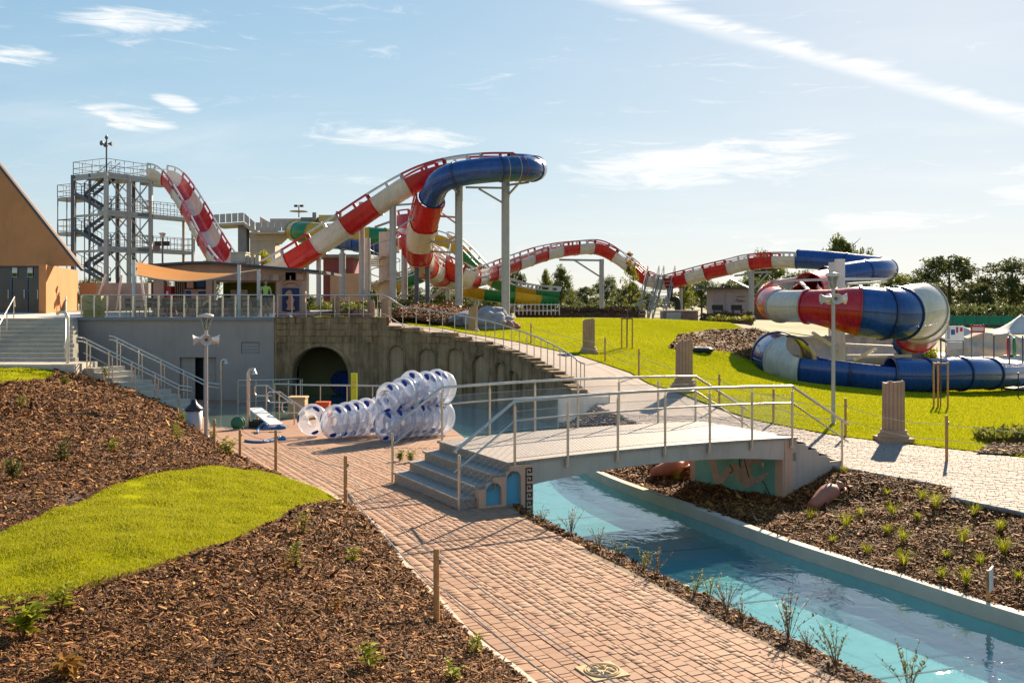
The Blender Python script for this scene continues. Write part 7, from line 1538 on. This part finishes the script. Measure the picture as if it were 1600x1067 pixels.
# tyre lying on the slope
ty = ground_hit(1098, 551, T); o = thing('tyre_ring', 'black and white ring lying on the lawn beside the bark patch', 'ring', (ty[0], ty[1], float(T(*ty))+.12)); mb = MB(); mb.tube([(.38*math.cos(a), .38*math.sin(a), 0) for a in [i*math.pi/10 for i in range(20)]], .12, 8, closed=True); mb.build('ring', M['dark'], o); mb = MB(); mb.tube([(.38*math.cos(a), .38*math.sin(a), .115) for a in [i*math.pi/10 for i in range(20)]], .03, 6, closed=True); mb.build('white_band', M['white_paint'], o)
# ------------------------------------------------------------ small plants
def blades(mb, n, h, spread, w, r, droop=.5):
    for i in range(n):
        a = r.uniform(0, 6.28); l = h*r.uniform(.6, 1.15); s_ = spread*r.uniform(.4, 1.1); d = Vector((math.cos(a), math.sin(a), 0)); n_ = Vector((-d.y, d.x, 0))*w*r.uniform(.7, 1.2); P_ = [d*.01, d*s_*.35+Vector((0,0,l*.6)), d*s_*.75+Vector((0,0,l*.95)), d*s_*1.15+Vector((0,0,l*(1-droop*.3)))]
        vs = [P_[0]-n_*.7, P_[0]+n_*.7, P_[1]-n_, P_[1]+n_, P_[2]-n_*.6, P_[2]+n_*.6, P_[3]]; mb.add(vs, [(0,1,3,2),(2,3,5,4),(4,5,6)])
def tuft(p, z, h, label, n=26, m='leaf_y', grp='grass tufts planted in the bark bed', seed=0, w=.0042):
    r = random.Random(seed); o = thing('grass_tuft', label, 'plant', (p[0], p[1], z), grp); mb = MB(); blades(mb, n, h, h*.95, w, r, 1.2); mb.build('blades', M[m], o)
TUF = [((1386,775),'near the path edge above the amphora'),((1440,783),'uppermost on the right of the bed'),((1462,795),'below the uppermost right tuft'),((1345,808),'right of the amphora mouth'),((1394,806),'in the middle of the upper bed'),((1434,815),'left of the bed centre'),((1522,807),'next to the path bend'),((1322,826),'below the amphora'),((1386,836),'in the middle of the bed'),((1411,850),'just below the bed centre'),((1302,850),'left end of the lower row near the rim'),((1562,833),'at the right side near the path'),((1505,850),'right of centre with long blades'),((1354,868),'near the rim under the bed centre'),((1412,886),'brightest, close to the channel rim'),((1478,873),'right of the brightest tuft'),((1531,886),'upper one above the stake sign'),((1568,867),'at the right edge, above the sign'),((1472,905),'close to the rim left of the sign'),((1510,915),'longest blades left of the stake sign'),((1592,908),'at the right border beside the sign'),((1266,813),'in the shadow beside the amphora foot'),((1250,758),'at the foot of the bridge stairs'),((1318,742),'at the corner of the bridge stairs and path'),((1058,752),'under the footbridge beside the jar')]
for i, ((a, b), lab) in enumerate(TUF): p = bed_at(a, b); tuft(p, float(Tbed(*p)), .14+.13*((i*7) % 5)/4, 'yellow green grass tuft '+lab, 40+(i % 3)*10, seed=i)
def stalks(p, z, h, label, kind, n, seed, grp='dry stalks along the channel'):
    r = random.Random(seed); o = thing('dry_stalk_plant', label, 'plant', (p[0], p[1], z), grp); mb = MB(); m2 = MB()
    for i in range(n):
        a = r.uniform(0, 6.28); l = h*r.uniform(.6, 1.1); lean = h*r.uniform(.1, .7); q = [Vector((0,0,-.02)), Vector((math.cos(a)*lean*.4, math.sin(a)*lean*.4, l*.55)), Vector((math.cos(a)*lean, math.sin(a)*lean, l))]; mb.tube(q, [.003,.002,.001], 4)
        for k in range(15):
            t = r.uniform(.3, 1.0); c = q[1].lerp(q[2], max(0, (t-.5)*2)) if t > .5 else q[0].lerp(q[1], t*2); b_ = r.uniform(0, 6.28); e = Vector((math.cos(b_), math.sin(b_), r.uniform(.2, .9)))*h*.07; s_ = e.cross(Vector((0,0,1))).normalized()*.006; m2.add([c-s_, c+s_, c+e*.6+s_*1.3, c+e], [(0,1,2,3)])
    mb.build('stalks', M['twig'], o); m2.build('leaves', M[kind], o)
def strip_at(px_, py_): p = ground_hit(px_, py_, lambda x, y: np.full(np.shape(x), -.05)); return p
for i, (a, b, h, kind, n, lab) in enumerate(((846,818,.42,'dry',5,'thin bare stalks at the bridge end of the channel'),(892,836,.55,'leaf_red',9,'orange brown tuft leaning over the water near the bridge'),(936,858,.42,'leaf_c',9,'low greenish stalks second from the bridge'),(966,874,.45,'leaf_c',8,'wispy grey green stalks in the middle left'),(1004,894,.42,'leaf_y',5,'small yellow flowered stalk by the rim'),(1026,903,.50,'leaf_red',8,'dark reddish upright stalks by the rim'),(1084,932,.40,'leaf_y',7,'pale yellow stalks in the middle of the strip'),(1108,942,.45,'leaf_y',4,'single tall yellow stalk in the middle of the strip'),(1136,955,.46,'dry',10,'brown feathery tuft right of the middle'),(1160,972,.36,'dry',8,'low reddish dry tuft'),(1232,1000,.66,'dry',14,'tallest dry brown stalks on the strip'),(1306,1038,.55,'leaf_c',12,'spreading grey green stalks at the lower right'),(1262,1014,.25,'leaf_red',8,'low dark tuft beside the tallest stalks'),(1420,1085,.60,'leaf_c',12,'grey green stalks at the bottom edge'))): p = strip_at(a, b); stalks(p, -.06, h*.72, lab, kind, n+5, 50+i)
def sprout(p, z, h, label, kind, n, seed, leaf=.05, grp='leafy plants in the bark'):
    r = random.Random(seed); o = thing('leafy_plant', label, 'plant', (p[0], p[1], z), grp); mb = MB(); m2 = MB()
    for i in range(n):
        a = r.uniform(0, 6.28); l = h*r.uniform(.5, 1.1); lean = h*r.uniform(.1, .45); q = [Vector((0,0,-.02)), Vector((math.cos(a)*lean*.5, math.sin(a)*lean*.5, l*.6)), Vector((math.cos(a)*lean, math.sin(a)*lean, l))]; mb.tube(q, [.005,.004,.002], 4)
        for k in range(9):
            t = .25+.75*k/8; c = q[0].lerp(q[1], min(1, t*2)) if t < .5 else q[1].lerp(q[2], (t-.5)*2); b_ = k*2.4+r.uniform(0, 1); d = Vector((math.cos(b_), math.sin(b_), r.uniform(-.1, .6))).normalized(); s_ = d.cross(Vector((0,0,1))).normalized(); L = leaf*1.5*r.uniform(.7, 1.2); dz = Vector((0,0,-L*.2))
            m2.add([c, c+d*L*.5+s_*L*.28, c+d*L+dz, c+d*L*.5-s_*L*.28], [(0,1,2),(0,2,3)])
    mb.build('stems', M['twig'], o); m2.build('leaves', M[kind], o)
SPR = [(462,890,.34,'leaf_y',5,'yellow green plant on the crest of the lower bark bank',.05),(472,838,.30,'leaf_y',5,'yellow green plant at the upper tip of the lower bark bank',.05),(552,880,.20,'leaf_y',4,'small bright green plant alone in the lower bark bank',.06),(446,905,.22,'leaf_red',4,'reddish plant left of the crest plant',.05),(575,1048,.20,'leaf_y',4,'pale green sprout near the bottom of the bark bank',.06),(744,1024,.22,'leaf_y',5,'yellow green plant touching the kerb',.05),(706,1062,.20,'leaf_y',4,'sprout at the bottom edge beside the kerb',.05),(34,1000,.34,'leaf_y',9,'broad leaved green plant at the left edge of the lower bank',.09),(95,955,.22,'leaf_y',5,'leafy runner along the lawn edge on the left',.07),(100,1058,.12,'leaf_red',4,'orange leaved plant at the lower left',.08),(520,960,.18,'leaf_red',3,'reddish sprig in the middle of the lower bank',.05),
 (277,690,.40,'leaf_y',6,'yellow green bush beside the litter bin',.08),(285,662,.45,'leaf_y',8,'leafy bush at the foot of the yard stairs',.09),(100,604,.35,'leaf_c',10,'green bush at the top of the bark slope',.09),(165,588,.40,'leaf_c',7,'green bush beside the upper stair steps',.10),(97,722,.30,'leaf_a',7,'green plant in the middle of the upper bark slope',.08),(20,752,.28,'leaf_a',8,'dark low plant at the left edge of the upper slope',.08),(176,706,.20,'leaf_y',4,'yellow sprout in the upper bark slope',.07),(355,712,.40,'leaf_y',10,'leafy bush at the right foot of the upper slope',.09),(32,640,.35,'leaf_c',6,'pale green plant left on the upper slope',.09),(330,690,.30,'leaf_c',6,'small bush in front of the left lamp post',.08)]
for i, (a, b, h, kind, n, lab, lf_) in enumerate(SPR): p = ground_hit(a, b, T_left); sprout(p, float(T_left(*p)), h, lab, kind, n, 80+i, lf_)
for i, (a, b, lab) in enumerate(((642,722,'low flowering plants in the bed beside the bridge steps'), (625,720,'green ground plants at the corner by the bridge steps'))): p = yd(a, b); sprout((p.x, p.y), p.z, .25, lab, 'leaf_y', 12, 120+i, .06, 'plants beside the bridge steps')
hedge(1545, 1640, 716, 668, 23, 1.0, 'leaf_c', 'spreading green shrub at the right end of the lawn', 900, .16, 'shrub', 'shrubs'); 
qp = [ground_hit(*p, T) for p in ((1525,710),(1560,690),(1610,680),(1680,690),(1680,716),(1600,714))]
pt = tag(sheet('bark_patch', qp, lambda x, y: T(x, y)+.05, M['soil'], .3), kind='structure'); chips(qp, lambda x, y: T(x, y)+.05, 3000, pt, .06, None, 71, 20.)

# steel stair under the slides
us = thing('under_stair', 'pale steel stair rising under the striped slide between the columns', 'stairs', at_d(672, 468, 79)); e0 = at_d(672, 466, 79)-us.location; e1 = at_d(724, 432, 79)-us.location
for s_ in (-.5, .5): mb = MB(); mb.beam(e0+Vector((0,s_,0)), e1+Vector((0,s_,0)), .08, .26); mb.build('stringer', M['galv'], us); mb = MB(); mb.tube([e0+Vector((0,s_,1)), e1+Vector((0,s_,1))], .04, 6); mb.build('handrail', M['galv'], us)
for i in range(11): c = e0.lerp(e1, (i+.5)/11); mb = MB(); mb.box((c.x-.14, -.5, c.z), (c.x+.14, .5, c.z+.05)); mb.build('tread', M['galv'], us)
mb = MB(); mb.box((e1.x, -.8, e1.z-.12), (e1.x+2.2, .8, e1.z)); mb.build('platform', M['galv'], us)
